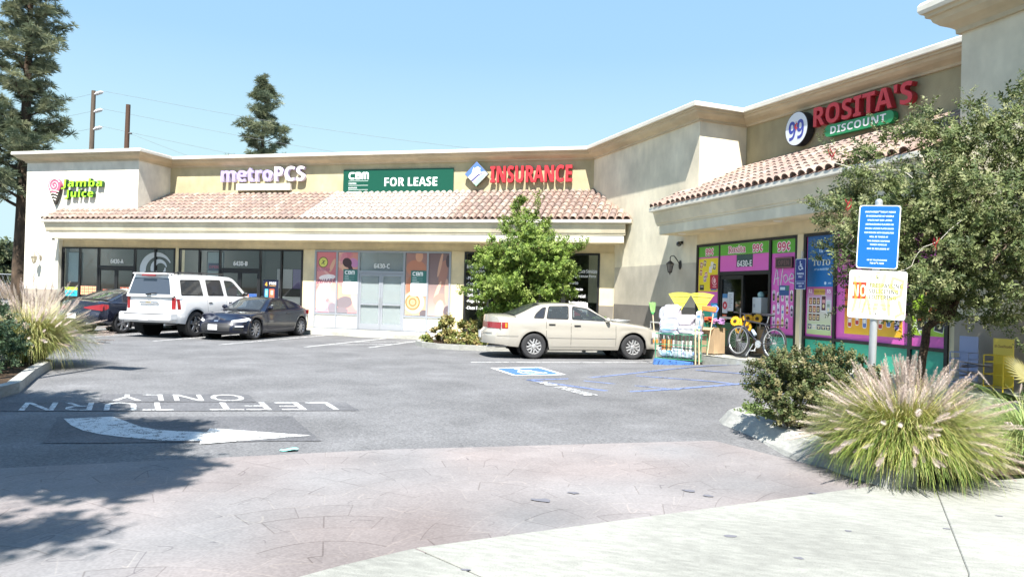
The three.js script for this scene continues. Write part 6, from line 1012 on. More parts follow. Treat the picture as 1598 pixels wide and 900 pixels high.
// conifers behind the building
function needleGeo(n, L) { const pos = []; for (let i = 0; i < n; i++) { const a = rr(0, 6.28), b = rr(-0.5, 1.2), d = V(Math.cos(a) * Math.cos(b), Math.sin(b) * 0.9 + 0.15, Math.sin(a) * Math.cos(b)).normalize(), l = L * rr(0.6, 1.1), s = V(-Math.sin(a), 0, Math.cos(a)).multiplyScalar(L * 0.03); const m = d.clone().multiplyScalar(l * 0.5), tip = d.clone().multiplyScalar(l); tip.y -= l * 0.16; for (const q of [V(0, 0, 0), m.clone().add(s), tip, V(0, 0, 0), tip, m.clone().sub(s)]) pos.push(q.x, q.y, q.z); } const g = new THREE.BufferGeometry(); g.setAttribute('position', new THREE.Float32BufferAttribute(pos, 3)); g.computeVertexNormals(); g.setAttribute('uv', new THREE.BufferAttribute(new Float32Array(pos.length / 3 * 2), 2)); return g; }
function pine(label, pos, H, radius, base, nBr, nCl, size, s0) {
  seed = s0; const t = thing('pine_tree', label, 'tree', pos), spots = [], br = [];
  for (let i = 0; i < nBr; i++) {
    const k = (i + rnd()) / nBr, y = lerp(base, H * 0.985, k), a = i * 2.4 + rr(-0.6, 0.6), L = radius(k) * rr(0.55, 1.15), up = L * rr(0.05, 0.45), b0 = V(0, y - 0.3, 0), b1 = V(Math.cos(a) * L, y + up, Math.sin(a) * L);
    br.push(limb(b0, b1, Math.max(0.02, 0.09 * (1 - k)), 0.015, 0.2, 4));
    const n = Math.round(nCl * (0.4 + L / 2.4));
    for (let j = 0; j < n; j++) { const u = 0.3 + 0.75 * Math.pow(rnd(), 0.7), p = b0.clone().lerp(b1, u).add(V(rr(-1, 1), rr(-0.5, 0.9), rr(-1, 1)).multiplyScalar(0.16 + 0.26 * L * (u > 0.5 ? 0.6 : 0.35))); spots.push({ p, d: V(rr(-0.4, 0.4), 1, rr(-0.4, 0.4)).normalize(), s: size * rr(0.7, 1.25), c: rnd() }); }
  }
  for (let j = 0; j < nCl; j++) spots.push({ p: V(rr(-0.15, 0.15), H + rr(-0.9, 0.35), rr(-0.15, 0.15)), d: V(0, 1, 0), s: size * 0.8, c: rnd() });
  crown(t, needleGeo(38, 0.42), leafM([1, 1, 1], 0.3), spots, tones([[0.10, 0.135, 0.085], [0.17, 0.205, 0.125], [0.26, 0.285, 0.17], [0.36, 0.37, 0.23]]));
  mesh('trunk', limb(V(0, 0, 0), V(0.1, H, 0), H * 0.019, 0.03, 0.02, 8), bark, t);
  mesh('branches', br, bark, t);
  return t;
}
pine('tall shaggy pine rising past the top of the frame at the far left', [-32.6, 0, -28.7], 20.5, (k) => 2.75 * Math.pow(1 - k, 0.5) * (0.85 + 0.15 * Math.sin(k * 17)) * 0.74 + 0.35, 5.2, 70, 25, 1.0, 501);
pine('pointed pine standing behind the roof above the lavender letters', [-29.4, 0, -43.9], 15.7, (k) => (k < 0.15 ? 2.6 : 3.0 * Math.pow(1 - k, 0.75)) * (0.8 + 0.2 * Math.sin(k * 23)) + 0.3, 6.0, 44, 19, 0.95, 777);
seed = 4242;
// far trees low at the left edge, and those across the street that the shop windows mirror
const farTone = tones([[0.07, 0.10, 0.045], [0.12, 0.15, 0.07], [0.19, 0.20, 0.11]]);
function farTree(label, pos, s, group) {
  const t = thing('far_tree', label, 'tree', pos, rr(0, 6), group); const spots = fillBlobs([{ p: [0, 3.2 * s, 0], r: [2.2 * s, 1.6 * s, 2.0 * s] }, { p: [1.1 * s, 2.6 * s, 0.3], r: [1.4 * s, 1.1 * s, 1.4 * s] }, { p: [-1.2 * s, 2.8 * s, 0], r: [1.3 * s, 1.2 * s, 1.3 * s] }], 620, 2.6 * s, { per: 14 });
  crown(t, sprigGeo(14, 0.3, 0.13, 0.05, 0.95), white1, spots, farTone); mesh('trunk', limb(V(0, 0, 0), V(0, 3 * s, 0), 0.16 * s, 0.08 * s), bark, t); return t;
}
const ft = farTree('grey-green tree far off low at the left edge beyond the pine trunk', [-56, -0.1, -47], 1.0);
copyOf(ft, 'darker far tree at the very left edge of the frame', [-60.5, -0.1, -48], 1.2).scale.setScalar(1.15);
copyOf(ft, 'far tree peeping out right beside the pine trunk', [-51.5, -0.1, -47.5], 2.2).scale.setScalar(0.8);
for (let i = 0; i < 7; i++) { const c = copyOf(ft, 'street tree behind the viewpoint, seen only in the shop windows', [-34 + i * 9 + rr(-2, 2), -0.1, 27 - i * 2.0 + rr(-2, 2)], i * 1.3, 'street trees behind the viewpoint'); c.scale.setScalar(rr(1.3, 1.8)); }
{ // bare branches at the left edge
  const t = thing('bare_shrub', 'leafless twiggy branches in front of the far trees at the left edge', 'branches', [-27.6, 0, -21.2]), gs = [];
  for (let i = 0; i < 9; i++) { const a = V(rr(-0.8, 0.6), 0, rr(-0.3, 0.3)), b = V(a.x + rr(-1.0, 0.7), rr(1.8, 4.6), rr(-0.5, 0.5)); gs.push(limb(a, b, 0.025, 0.008, 0.3)); for (let k = 0; k < 3; k++) { const p = a.clone().lerp(b, rr(0.4, 0.9)); gs.push(limb(p, p.clone().add(V(rr(-0.7, 0.7), rr(0.2, 0.7), rr(-0.3, 0.3))), 0.012, 0.004, 0.3)); } }
  mesh('stems', gs, std([0.34, 0.29, 0.25], 0.95), t);
}

// fountain grass: arching blades and pale bristly plumes
function fountainGrass(label, pos, o) {
  seed = o.seed; const t = thing('fountain_grass', label, 'grass', pos);
  const blades = (n, col, f) => { const P = [], C = [], cc = new THREE.Color(); for (let i = 0; i < n; i++) { const b = f(i), a = b.a, dir = V(Math.cos(a), 0, Math.sin(a)), sd = V(-dir.z, 0, dir.x), L = b.L, seg = 7; let p = V(b.x, 0.02, b.z), el = b.el, prev = null; const tw = rr(-0.5, 0.5), kink = rnd() < 0.15 ? 2 + Math.floor(rnd() * 4) : -1; const w0 = b.w; cc.copy(pick(col)).multiplyScalar(rr(0.75, 1.2)); for (let k = 0; k <= seg; k++) { const u = k / seg, w = w0 * (1 - u * u) + 0.0006, l = p.clone().addScaledVector(sd, w), r = p.clone().addScaledVector(sd, -w); if (prev) for (const q of [prev[0], prev[1], r, prev[0], r, l]) { P.push(q.x, q.y, q.z); const h = 1 + 0.0 * q.y; C.push(cc.r * h, cc.g * h, cc.b * h); } prev = [l, r]; p = p.clone().addScaledVector(dir, Math.cos(el) * L / seg).add(V(0, Math.sin(el) * L / seg, 0)); el -= b.droop / seg * (0.5 + u) + (k === kink ? 0.9 : 0); dir.applyAxisAngle(UP, tw / seg + rr(-0.08, 0.08)); sd.set(-dir.z, 0, dir.x); } } const g = new THREE.BufferGeometry(); g.setAttribute('position', new THREE.Float32BufferAttribute(P, 3)); g.setAttribute('color', new THREE.Float32BufferAttribute(C, 3)); g.computeVertexNormals(); return g; };
  const col = o.green.map((c) => new THREE.Color().setRGB(...c)), dry = o.dry.map((c) => new THREE.Color().setRGB(...c)), vm = phys([1, 1, 1], 0.6, { vertexColors: true, side: THREE.DoubleSide, transmission: 0.25, thickness: 0 });
  const R0 = o.r;
  const bl = (pal, n, Lk, e0, e1, dr) => mesh('blades', blades(n, pal, () => { const a = rr(0, 6.283), q = Math.sqrt(rnd()) * R0 * 0.32, aa = a + rr(-0.35, 0.35); return { a: aa, x: Math.cos(a) * q, z: Math.sin(a) * q, L: R0 * Lk * rr(0.7, 1.15), el: rr(e0, e1), droop: rr(dr[0], dr[1]), w: rr(0.0022, 0.0045) * o.bw }; }), vm, t);
  bl(col, o.n, 1.75, 0.75, 1.5, [1.3, 2.9]).userData.kind = 'stuff'; bl(dry, Math.round(o.n * 0.75), 1.75, 0.8, 1.5, [1.0, 2.4]).userData.kind = 'stuff';
  // plumes
  const bristle = (() => { const P = [], L = 0.26; for (let i = 0; i < 210; i++) { const u = rnd(), y = u * L, env = Math.sin(Math.PI * Math.min(1, u * 0.93 + 0.07)) * 0.016 + 0.004, a = rr(0, 6.28), d = V(Math.cos(a), 1.0, Math.sin(a)).normalize(), l = env * rr(1.0, 2.0), p = V(Math.cos(a) * 0.002, y, Math.sin(a) * 0.002), s = V(-Math.sin(a), 0, Math.cos(a)).multiplyScalar(0.0022), tip = p.clone().addScaledVector(d, l * 1.35); for (const q of [p.clone().add(s), p.clone().sub(s), tip]) P.push(q.x, q.y, q.z); } const g = new THREE.BufferGeometry(); g.setAttribute('position', new THREE.Float32BufferAttribute(P, 3)); g.computeVertexNormals(); g.setAttribute('uv', new THREE.BufferAttribute(new Float32Array(P.length / 3 * 2), 2)); return g; })();
  const spots = [], stems = [];
  for (let i = 0; i < o.plumes; i++) {
    const a = rr(0, 6.283), e = Math.pow(rnd(), 0.8) * 1.05, reach = R0 * rr(1.0, 1.45), len = reach, dir = V(Math.cos(a) * Math.sin(e), Math.cos(e), Math.sin(a) * Math.sin(e)), p0 = V(Math.cos(a) * R0 * 0.15 * rnd(), 0, Math.sin(a) * R0 * 0.15 * rnd()), p1 = p0.clone().addScaledVector(dir, len * o.ph); p1.y -= e * 0.12;
    p1.x += rr(-0.07, 0.07); p1.z += rr(-0.07, 0.07); p1.y -= e * e * 0.16 * rnd(); const m = p0.clone().lerp(p1, 0.55).add(V(rr(-0.04, 0.04), 0.08 + 0.1 * e, rr(-0.04, 0.04))), c = new THREE.CatmullRomCurve3([p0, m, p1]); stems.push(new THREE.TubeGeometry(c, 6, 0.0016, 3, false));
    spots.push({ p: p1, d: c.getTangent(1).add(V(rr(-0.15, 0.15), -0.05, rr(-0.15, 0.15))).normalize(), s: rr(0.75, 1.15) * o.ps, c: rnd() });
  }
  mesh('stems', stems, std(o.dryStem ?? [0.5, 0.45, 0.25], 0.8), t).userData.kind = 'stuff';
  crown(t, bristle, phys([1, 1, 1], 0.8, { side: THREE.DoubleSide, transmission: 0.35, thickness: 0 }), spots, tones([[0.52, 0.42, 0.37], [0.64, 0.54, 0.48], [0.74, 0.65, 0.58]]), 'plumes');
  return t;
}
fountainGrass('big clump of fountain grass with pale pink plumes in front of the blue sign', [1.82, 0.05, -7.58], { seed: 11, r: 0.53, n: 6000, bw: 0.7, plumes: 360, ph: 1.2, ps: 0.9, green: [[0.15, 0.24, 0.03], [0.23, 0.32, 0.045], [0.32, 0.37, 0.065]], dry: [[0.50, 0.46, 0.15], [0.56, 0.49, 0.23], [0.46, 0.43, 0.12]] });
fountainGrass('yellowing clump of fountain grass with pale plumes at the left edge', [-12.15, 0.08, -10.95], { seed: 23, r: 0.74, n: 3000, bw: 1.3, plumes: 190, ph: 1.3, ps: 1.15, green: [[0.27, 0.31, 0.07], [0.36, 0.38, 0.09], [0.20, 0.25, 0.06]], dry: [[0.50, 0.46, 0.16], [0.54, 0.47, 0.24]] });
fountainGrass('low green grass tuft at the right edge beside the big clump', [3.2, 0.08, -8.55], { seed: 37, r: 0.42, n: 1100, bw: 0.9, plumes: 14, ph: 1.5, ps: 0.8, green: [[0.13, 0.24, 0.05], [0.2, 0.32, 0.07]], dry: [[0.36, 0.4, 0.14], [0.3, 0.4, 0.12]] });
seed = 909;
function shrub(name, label, pos, blobs, n, geo, tone, size = 1, up = 0.6) { const t = thing(name, label, 'shrub', pos); const sp = fillBlobs(blobs, n, size, { per: 12, clump: 0.16, skin: 0.35, up }); crown(t, geo, white1, sp, tone, 'foliage'); mesh('stems', [...Array(10)].map(() => limb(V(rr(-0.1, 0.1), 0, rr(-0.1, 0.1)), pick(sp).p, 0.014, 0.005, 0.25)), bark, t); return t; }
shrub('planter_shrub', 'dense dark green shrub with tan tips at the nose of the right planter', [1.0, 0.1, -9.0], [{ p: [0, 0.5, 0], r: [0.5, 0.46, 0.46] }, { p: [0.22, 0.62, -0.1], r: [0.42, 0.38, 0.4] }, { p: [-0.2, 0.42, 0.05], r: [0.36, 0.38, 0.36] }, { p: [0.55, 0.55, -0.2], r: [0.4, 0.4, 0.4] }], 2300, sprigGeo(11, 0.085, 0.034, 0.012, 0.9), tones([[0.05, 0.085, 0.025], [0.09, 0.125, 0.035], [0.15, 0.165, 0.06], [0.30, 0.25, 0.12]]), 1, 0.7);
shrub('planter_shrub', 'dark glossy green shrub at the left edge in front of the grass', [-11.3, 0.08, -9.35], [{ p: [0, 0.55, 0], r: [0.55, 0.6, 0.55] }, { p: [-0.4, 0.9, -0.2], r: [0.5, 0.5, 0.5] }, { p: [0.15, 0.25, 0.15], r: [0.45, 0.3, 0.45] }], 1500, sprigGeo(11, 0.1, 0.05, 0.014, 0.9), tones([[0.03, 0.07, 0.035], [0.06, 0.11, 0.05], [0.11, 0.16, 0.08]]));
const islandTone = tones([[0.12, 0.17, 0.04], [0.24, 0.27, 0.07], [0.38, 0.33, 0.12], [0.42, 0.30, 0.14]]), islandGeo = sprigGeo(9, 0.11, 0.07, 0.028, 0.95);
shrub('island_shrub', 'yellow-green shrub behind the tail of the champagne sedan', [-6.45, 0.1, -20.5], [{ p: [0, 0.36, 0], r: [0.45, 0.34, 0.36] }, { p: [0.3, 0.45, -0.2], r: [0.36, 0.36, 0.36] }], 520, islandGeo, islandTone, 1.2);
shrub('island_shrub', 'thin pale shrub at the left end of the planting island', [-7.45, 0.1, -20.6], [{ p: [0, 0.4, 0], r: [0.32, 0.36, 0.3] }, { p: [0, 0.12, 0.3], r: [0.55, 0.08, 0.25] }], 260, islandGeo, islandTone, 1.2);
shrub('island_shrub', 'low ground cover under the tail of the champagne sedan', [-6.3, 0.1, -19.85], [{ p: [0, 0.1, 0], r: [0.8, 0.14, 0.2] }, { p: [0.5, 0.12, -0.3], r: [0.4, 0.14, 0.2] }], 330, islandGeo, islandTone, 1.1);
const brightTone = tones([[0.08, 0.19, 0.02], [0.15, 0.30, 0.03], [0.24, 0.38, 0.05]]);
shrub('island_shrub', 'bright green clipped shrub above the sedan trunk', [-6.15, 0.1, -21.9], [{ p: [0, 0.72, 0], r: [0.6, 0.42, 0.4] }], 620, sprigGeo(10, 0.1, 0.06, 0.02, 0.9), brightTone, 1.1);
shrub('island_shrub', 'bright green shrub beyond the sedan windscreen', [-3.55, 0.1, -21.6], [{ p: [0, 0.6, 0], r: [0.5, 0.38, 0.35] }, { p: [0.5, 0.55, 0], r: [0.35, 0.35, 0.3] }], 520, sprigGeo(10, 0.1, 0.06, 0.02, 0.9), brightTone, 1.1);
shrub('planter_weed', 'low weeds at the rounded nose of the right planter', [0.66, 0.08, -9.9], [{ p: [0, 0.06, 0], r: [0.2, 0.09, 0.35] }], 150, sprigGeo(9, 0.09, 0.05, 0.012, 0.9), tones([[0.12, 0.2, 0.05], [0.24, 0.3, 0.1]]));
shrub('planter_weed', 'low ground cover with tan litter under the right edge grass', [2.75, 0.1, -8.2], [{ p: [0, 0.06, 0], r: [0.35, 0.08, 0.2] }, { p: [0.8, 0.06, -0.3], r: [0.5, 0.1, 0.3] }], 240, sprigGeo(9, 0.09, 0.05, 0.012, 0.9), tones([[0.16, 0.22, 0.06], [0.34, 0.3, 0.14]]));
for (const [p, l] of [[[2.93, 0.42, -8.35], 'pale pink flower head in the low grass, left one'], [[3.42, 0.36, -8.4], 'pale pink flower head by the right edge of the frame']]) { const t = thing('flower', l, 'flower', p), gs = []; for (let i = 0; i < 24; i++) { const u = V(rr(-1, 1), rr(-0.6, 1), rr(-1, 1)).normalize().multiplyScalar(0.035); gs.push(new THREE.SphereGeometry(0.012, 6, 4).translate(u.x, u.y, u.z)); } mesh('petals', gs, std([0.62, 0.45, 0.52], 0.7), t); mesh('stem', bar(V(0, -0.34, 0), V(0, 0, 0), 0.004), std([0.15, 0.24, 0.06], 0.8), t); }
{ // fan palm at the right edge
  const t = thing('fan_palm', 'low dark fan palm at the right edge behind the grass', 'palm', [4.15, 0.05, -10.35]), m = leafM([0.06, 0.105, 0.03], 0.2), dryM = leafM([0.36, 0.33, 0.14], 0.2);
  for (let k = 0; k < 11; k++) {
    const a = k * 0.62 + 1.5, e = rr(0.25, 0.95), d = V(Math.cos(a) * Math.cos(e), Math.sin(e), Math.sin(a) * Math.cos(e)), L = rr(0.45, 0.7), c = d.clone().multiplyScalar(L).add(V(0, 0.2, 0)), sd = V(-Math.sin(a), 0, Math.cos(a)), up = V().crossVectors(sd, d).normalize(), P = [];
    for (let i = -9; i <= 9; i++) { const an = i * 0.15, dd = d.clone().multiplyScalar(Math.cos(an)).addScaledVector(sd, Math.sin(an)).normalize(), ss = V().crossVectors(dd, up).multiplyScalar(0.014), l = 0.46 * (1 - 0.012 * i * i * 0.5), mid = c.clone().addScaledVector(dd, l * 0.55), tip = c.clone().addScaledVector(dd, l).add(V(0, -0.05, 0)); for (const q of [c, mid.clone().add(ss), tip, c, tip, mid.clone().sub(ss)]) P.push(q.x, q.y, q.z); }
    const g = new THREE.BufferGeometry(); g.setAttribute('position', new THREE.Float32BufferAttribute(P, 3)); g.computeVertexNormals();
    const f = mesh('frond', g, k % 5 === 4 ? dryM : m, t); mesh('stalk', bar(V(0, 0.1, 0), c, 0.01, 0.007, 5), std([0.2, 0.24, 0.08], 0.7), f);
  }
}
// ---------------------------------------------------------------- street furniture and goods
const galv = std([0.56, 0.58, 0.60], 0.45, { metalness: 0.7 });
const camTurn = (x, z) => Math.atan2(-x, -z);
{ // sign post in the planter
  const p = [1.88, 0.05, -9.33], tn = -0.19;
  const post = thing('sign_post', 'round galvanised post standing behind the big fountain grass', 'post', p, 0); mesh('pole', bar(V(-0.02, 0, 0), V(0.03, 2.72, 0), 0.042, 0.042, 16), galv, post); mesh('cap', new THREE.SphereGeometry(0.043, 14, 6, 0, 6.3, 0, 1.57).translate(0.03, 2.72, 0), galv, post);
  const plateSign = (name, label, w, h, y, roll, draw, edge) => {
    const g = thing(name, label, 'sign', [p[0] + 0.02, y, p[2] + 0.055], tn); g.rotation.z = roll;
    const s = new THREE.Shape(), r = 0.035; s.moveTo(-w / 2 + r, -h / 2); s.lineTo(w / 2 - r, -h / 2); s.quadraticCurveTo(w / 2, -h / 2, w / 2, -h / 2 + r); s.lineTo(w / 2, h / 2 - r); s.quadraticCurveTo(w / 2, h / 2, w / 2 - r, h / 2); s.lineTo(-w / 2 + r, h / 2); s.quadraticCurveTo(-w / 2, h / 2, -w / 2, h / 2 - r); s.lineTo(-w / 2, -h / 2 + r); s.quadraticCurveTo(-w / 2, -h / 2, -w / 2 + r, -h / 2);
    mesh('panel', new THREE.ExtrudeGeometry(s, { depth: 0.004, bevelEnabled: false }), std(edge, 0.5, { metalness: 0.2 }), g);
    const f = new THREE.ShapeGeometry(s, 4), q = f.attributes.position, uv = f.attributes.uv; for (let i = 0; i < q.count; i++) uv.setXY(i, q.getX(i) / w + 0.5, q.getY(i) / h + 0.5); f.translate(0, 0, 0.0065);
    const K = 900, t = canvasTex(Math.round(w * K), Math.round(h * K), (x) => draw(x, Math.round(w * K), Math.round(h * K)));
    mesh('face', f, new THREE.MeshStandardMaterial({ map: t, roughness: 0.4 }), g);
    for (const b of [-1, 1]) mesh('bolt', new THREE.CylinderGeometry(0.009, 0.009, 0.008, 10).rotateX(Math.PI / 2).translate(0.0, b * (h / 2 - 0.07), 0.01), galv, g);
    return g;
  };
  plateSign('parking_sign', 'tall blue sign with white lettering at the top of the post', 0.43, 0.73, 2.365, -0.035, (x, w, h) => {
    fill(x, '#e8eef4', 0, 0, w, h); x.fillStyle = '#0f62b4'; x.beginPath(); x.roundRect(w * 0.025, h * 0.014, w * 0.95, h * 0.972, 26); x.fill();
    ['UNAUTHORIZED VEHICLES PARKED', 'IN DESIGNATED ACCESSIBLE', 'SPACES NOT DISPLAYING', 'DISTINGUISHING PLACARDS OR', 'SPECIAL LICENSE PLATES ISSUED', 'FOR PERSONS WITH DISABILITIES', 'WILL BE TOWED AT', 'THE OWNER\'S EXPENSE', 'TOWED VEHICLES', 'MAY BE RECLAIMED AT'].forEach((l, i) => txt(x, l, w * 0.51, h * (0.105 + i * 0.0655 - (i > 7 ? 0.008 : 0)), h * 0.037, '#eef3f8', { sx: l.length > 24 ? 0.72 : 0.8 }));
    txt(x, 'OR BY TELEPHONING', w * 0.5, h * 0.865, h * 0.034, '#eef3f8', { sx: 0.85 }); txt(x, '760-864-7600', w * 0.5, h * 0.915, h * 0.036, '#eef3f8', { sx: 0.9 });
    x.strokeStyle = 'rgba(30,50,90,0.5)'; x.lineWidth = 9; x.beginPath(); x.moveTo(w * 0.68, h * 0.1); x.lineTo(w * 0.62, h * 0.24); x.stroke();
  }, [0.7, 0.72, 0.75]);
  plateSign('warning_sign', 'white no trespassing sign daubed with yellow paint under the blue sign', 0.60, 0.555, 1.70, -0.03, (x, w, h) => {
    fill(x, '#e6e6de', 0, 0, w, h); x.strokeStyle = '#3c3c3c'; x.lineWidth = 5; x.beginPath(); x.roundRect(w * 0.03, h * 0.035, w * 0.94, h * 0.93, 22); x.stroke();
    txt(x, 'PRIVATE', w * 0.34, h * 0.13, h * 0.085, '#3a3a3a', { style: 'normal', sx: 1.1 });
    fill(x, '#b8412f', w * 0.07, h * 0.25, w * 0.24, h * 0.35); txt(x, 'NO', w * 0.19, h * 0.43, h * 0.33, '#ece8dc', { sx: 0.55 });
    ['TRESPASSING', 'SOLICITING', 'LOITERING'].forEach((l, i) => txt(x, l, w * 0.355, h * (0.31 + i * 0.12), h * 0.115, '#33332a', { align: 'left', style: 'bold', sx: 0.84 }));
    txt(x, 'VIOLATORS WILL BE', w * 0.5, h * 0.71, h * 0.062, '#4a4a3c', { style: 'normal' }); txt(x, 'PROSECUTED', w * 0.5, h * 0.79, h * 0.062, '#4a4a3c', { style: 'normal' });
    const y = (a) => `rgba(206,205,62,${a})`; x.lineCap = x.lineJoin = 'round';
    const st = (pts, lw, a) => { x.strokeStyle = y(a * 0.62); x.lineWidth = w * lw * 0.85; x.beginPath(); pts.forEach(([u, v], i) => (i ? x.lineTo(w * u, h * v) : x.moveTo(w * u, h * v))); x.stroke(); };
    st([[0.1, 0.16], [0.14, 0.6], [0.09, 0.86]], 0.06, 0.75); st([[0.16, 0.12], [0.24, 0.5], [0.2, 0.8]], 0.05, 0.6); st([[0.26, 0.88], [0.33, 0.55], [0.4, 0.9]], 0.05, 0.75); st([[0.5, 0.06], [0.52, 0.5], [0.47, 0.85]], 0.09, 0.55); st([[0.62, 0.1], [0.56, 0.4], [0.64, 0.8]], 0.08, 0.65); st([[0.72, 0.9], [0.7, 0.6], [0.9, 0.5], [0.93, 0.2], [0.76, 0.14], [0.72, 0.34], [0.84, 0.42]], 0.06, 0.8); st([[0.88, 0.62], [0.94, 0.86], [0.84, 0.93]], 0.06, 0.8); st([[0.38, 0.2], [0.44, 0.34]], 0.09, 0.5);
    for (let i = 0; i < 26; i++) { const u = rr(0.06, 0.94); st([[u, rr(0.2, 0.7)], [u + rr(-0.01, 0.01), rr(0.7, 0.92)]], 0.006, 0.6); }
    x.strokeStyle = '#8a8a80'; x.lineWidth = 4; x.beginPath(); x.arc(w * 0.9, h * 0.67, w * 0.035, 0, 7); x.stroke(); x.strokeStyle = 'rgba(190,60,50,.5)'; x.beginPath(); x.moveTo(w * 0.2, h * 0.93); x.lineTo(w * 0.6, h * 0.9); x.stroke();
  }, [0.75, 0.75, 0.72]);
}
{ // accessible parking sign on the pier between the shop windows
  const c = R(9.12, 0.3, 0.2), t = thing('parking_sign_post', 'slim post with a small blue wheelchair parking sign before the discount shop windows', 'sign', c.toArray(), TR);
  mesh('pole', bar(V(0, -0.05, 0), V(0, 2.35, 0), 0.025, 0.025, 10), std([0.62, 0.58, 0.48], 0.6), t);
  mesh('panel', rbx(-0.165, 0.165, 1.55, 2.19, 0.028, 0.036, 0.003), std([0.05, 0.10, 0.30], 0.5), t);
  const f = new THREE.PlaneGeometry(0.32, 0.63); f.translate(0, 1.87, 0.0385);
  mesh('face', f, new THREE.MeshStandardMaterial({ roughness: 0.45, map: canvasTex(256, 504, (x, w, h) => { fill(x, '#cfd8e6', 0, 0, w, h); x.fillStyle = '#16347c'; x.beginPath(); x.roundRect(8, 8, w - 16, h - 16, 16); x.fill(); fill(x, '#cfd8e6', 8, h * 0.74, w - 16, 5); wheelchair(x, w * 0.5, h * 0.22, h * 0.3, '#e6ecf4'); txt(x, 'PARKING', w / 2, h * 0.49, h * 0.085, '#e6ecf4', { sx: 0.9 }); txt(x, 'ONLY', w / 2, h * 0.59, h * 0.085, '#e6ecf4', { sx: 0.9 }); txt(x, 'MINIMUM FINE', w / 2, h * 0.81, h * 0.06, '#e6ecf4', { sx: 0.8 }); txt(x, '$250', w / 2, h * 0.9, h * 0.07, '#e6ecf4'); }) }), t);
}
function wallLantern(label, pos, turn, pale) {
  const t = thing('wall_lantern', label, 'lantern', pos, turn), m = pale ? std([0.30, 0.26, 0.20], 0.5, { metalness: 0.5 }) : std([0.05, 0.045, 0.04], 0.5, { metalness: 0.4 });
  mesh('backplate', new THREE.SphereGeometry(1, 16, 10).scale(0.07, 0.13, 0.03), m, t);
  mesh('arm', tube([V(0, 0.02, 0.02), V(0, 0.14, 0.1), V(0, 0.24, 0.2), V(0, 0.22, 0.3), V(0, 0.1, 0.31)], 0.013, 20, 6), m, t);
  mesh('cap', lathe([[0, 0.11], [0.03, 0.1], [0.12, 0.03], [0.125, 0.015], [0, 0.015]], 6).translate(0, 0, 0.31), m, t);
  mesh('glass', lathe([[0.105, 0.015], [0.06, -0.2]], 6).translate(0, 0, 0.31), pale ? phys([0.8, 0.74, 0.6], 0.2, { transmission: 0.5, thickness: 0 }) : phys([0.35, 0.33, 0.3], 0.2, { transmission: 0.5, thickness: 0 }), t);
  const ribs = []; for (let k = 0; k < 6; k++) { const a = k / 6 * 6.283; ribs.push(bar(V(Math.sin(a) * 0.108, 0.015, 0.31 + Math.cos(a) * 0.108), V(Math.sin(a) * 0.062, -0.2, 0.31 + Math.cos(a) * 0.062), 0.007, 0.007, 5)); } mesh('cage', ribs, m, t);
  mesh('finial', lathe([[0.066, -0.2], [0.05, -0.225], [0.015, -0.24], [0.018, -0.265], [0, -0.29]], 10).translate(0, 0, 0.31), m, t);
  return t;
}
wallLantern('brass-toned wall lantern on the white gable pier at the left', [-26.6, 2.55, -24.4], 0, true);
wallLantern('black wall lantern on the beige wall left of the discount shop', R(3.85, 2.52, 0.02).toArray(), TR, false);
{ const t = thing('security_camera', 'small black dome camera under the eave left of the discount shop', 'camera', R(3.95, 3.12, 0.02).toArray(), TR); mesh('mount', rbx(-0.04, 0.04, -0.03, 0.05, 0, 0.07, 0.01), seal, t); mesh('dome', new THREE.SphereGeometry(0.075, 18, 12).translate(0, -0.03, 0.11), phys([0.02, 0.02, 0.02], 0.1, { clearcoat: 1 }), t); }
{ const t = thing('eave_fitting', 'small grey fitting hung under the left end of the eave beam', 'fitting', [-25.3, 3.31, -23.75]); mesh('cup', lathe([[0.02, 0], [0.06, -0.03], [0.06, -0.07], [0.0, -0.075]], 14), std([0.3, 0.3, 0.3], 0.5), t); }
// utility poles and wires
function utilityPole(label, pos, h, arms, c) { const t = thing('utility_pole', label, 'pole', pos); mesh('shaft', bar(V(0, 0, 0), V(0.12, h, 0), 0.19, 0.13, 12), std(c, 0.9, { map: barkTone }), t); for (const y of arms) { const a = mesh('insulator', [bar(V(0.1, y, 0), V(0.95, y + 0.12, 0.1), 0.06, 0.05, 8)], std([0.62, 0.62, 0.62], 0.5), t); mesh('insulator_discs', [0.35, 0.5, 0.65, 0.8].map((u) => new THREE.CylinderGeometry(0.11, 0.11, 0.05, 12).rotateZ(1.4).translate(0.1 + u * 0.85, y + u * 0.14 * 0.85, 0.1 * u)), std([0.66, 0.66, 0.66], 0.4), a); } return t; }
utilityPole('grey utility pole with three white insulators behind the left roof', [-37.6, 0, -37.8], 13.6, [13.35, 12.25, 11.15].map((y) => y + 0.0), [0.40, 0.38, 0.36]).children.forEach(() => 0);
{ const t = utilityPole('plain reddish-brown utility pole right of the insulator pole', [-33.95, 0, -36.7], 12.3, [], [0.30, 0.20, 0.165]); mesh('bracket', bar(V(0.1, 10.6, 0), V(0.42, 10.55, 0), 0.05), std([0.1, 0.1, 0.1], 0.6), t); }
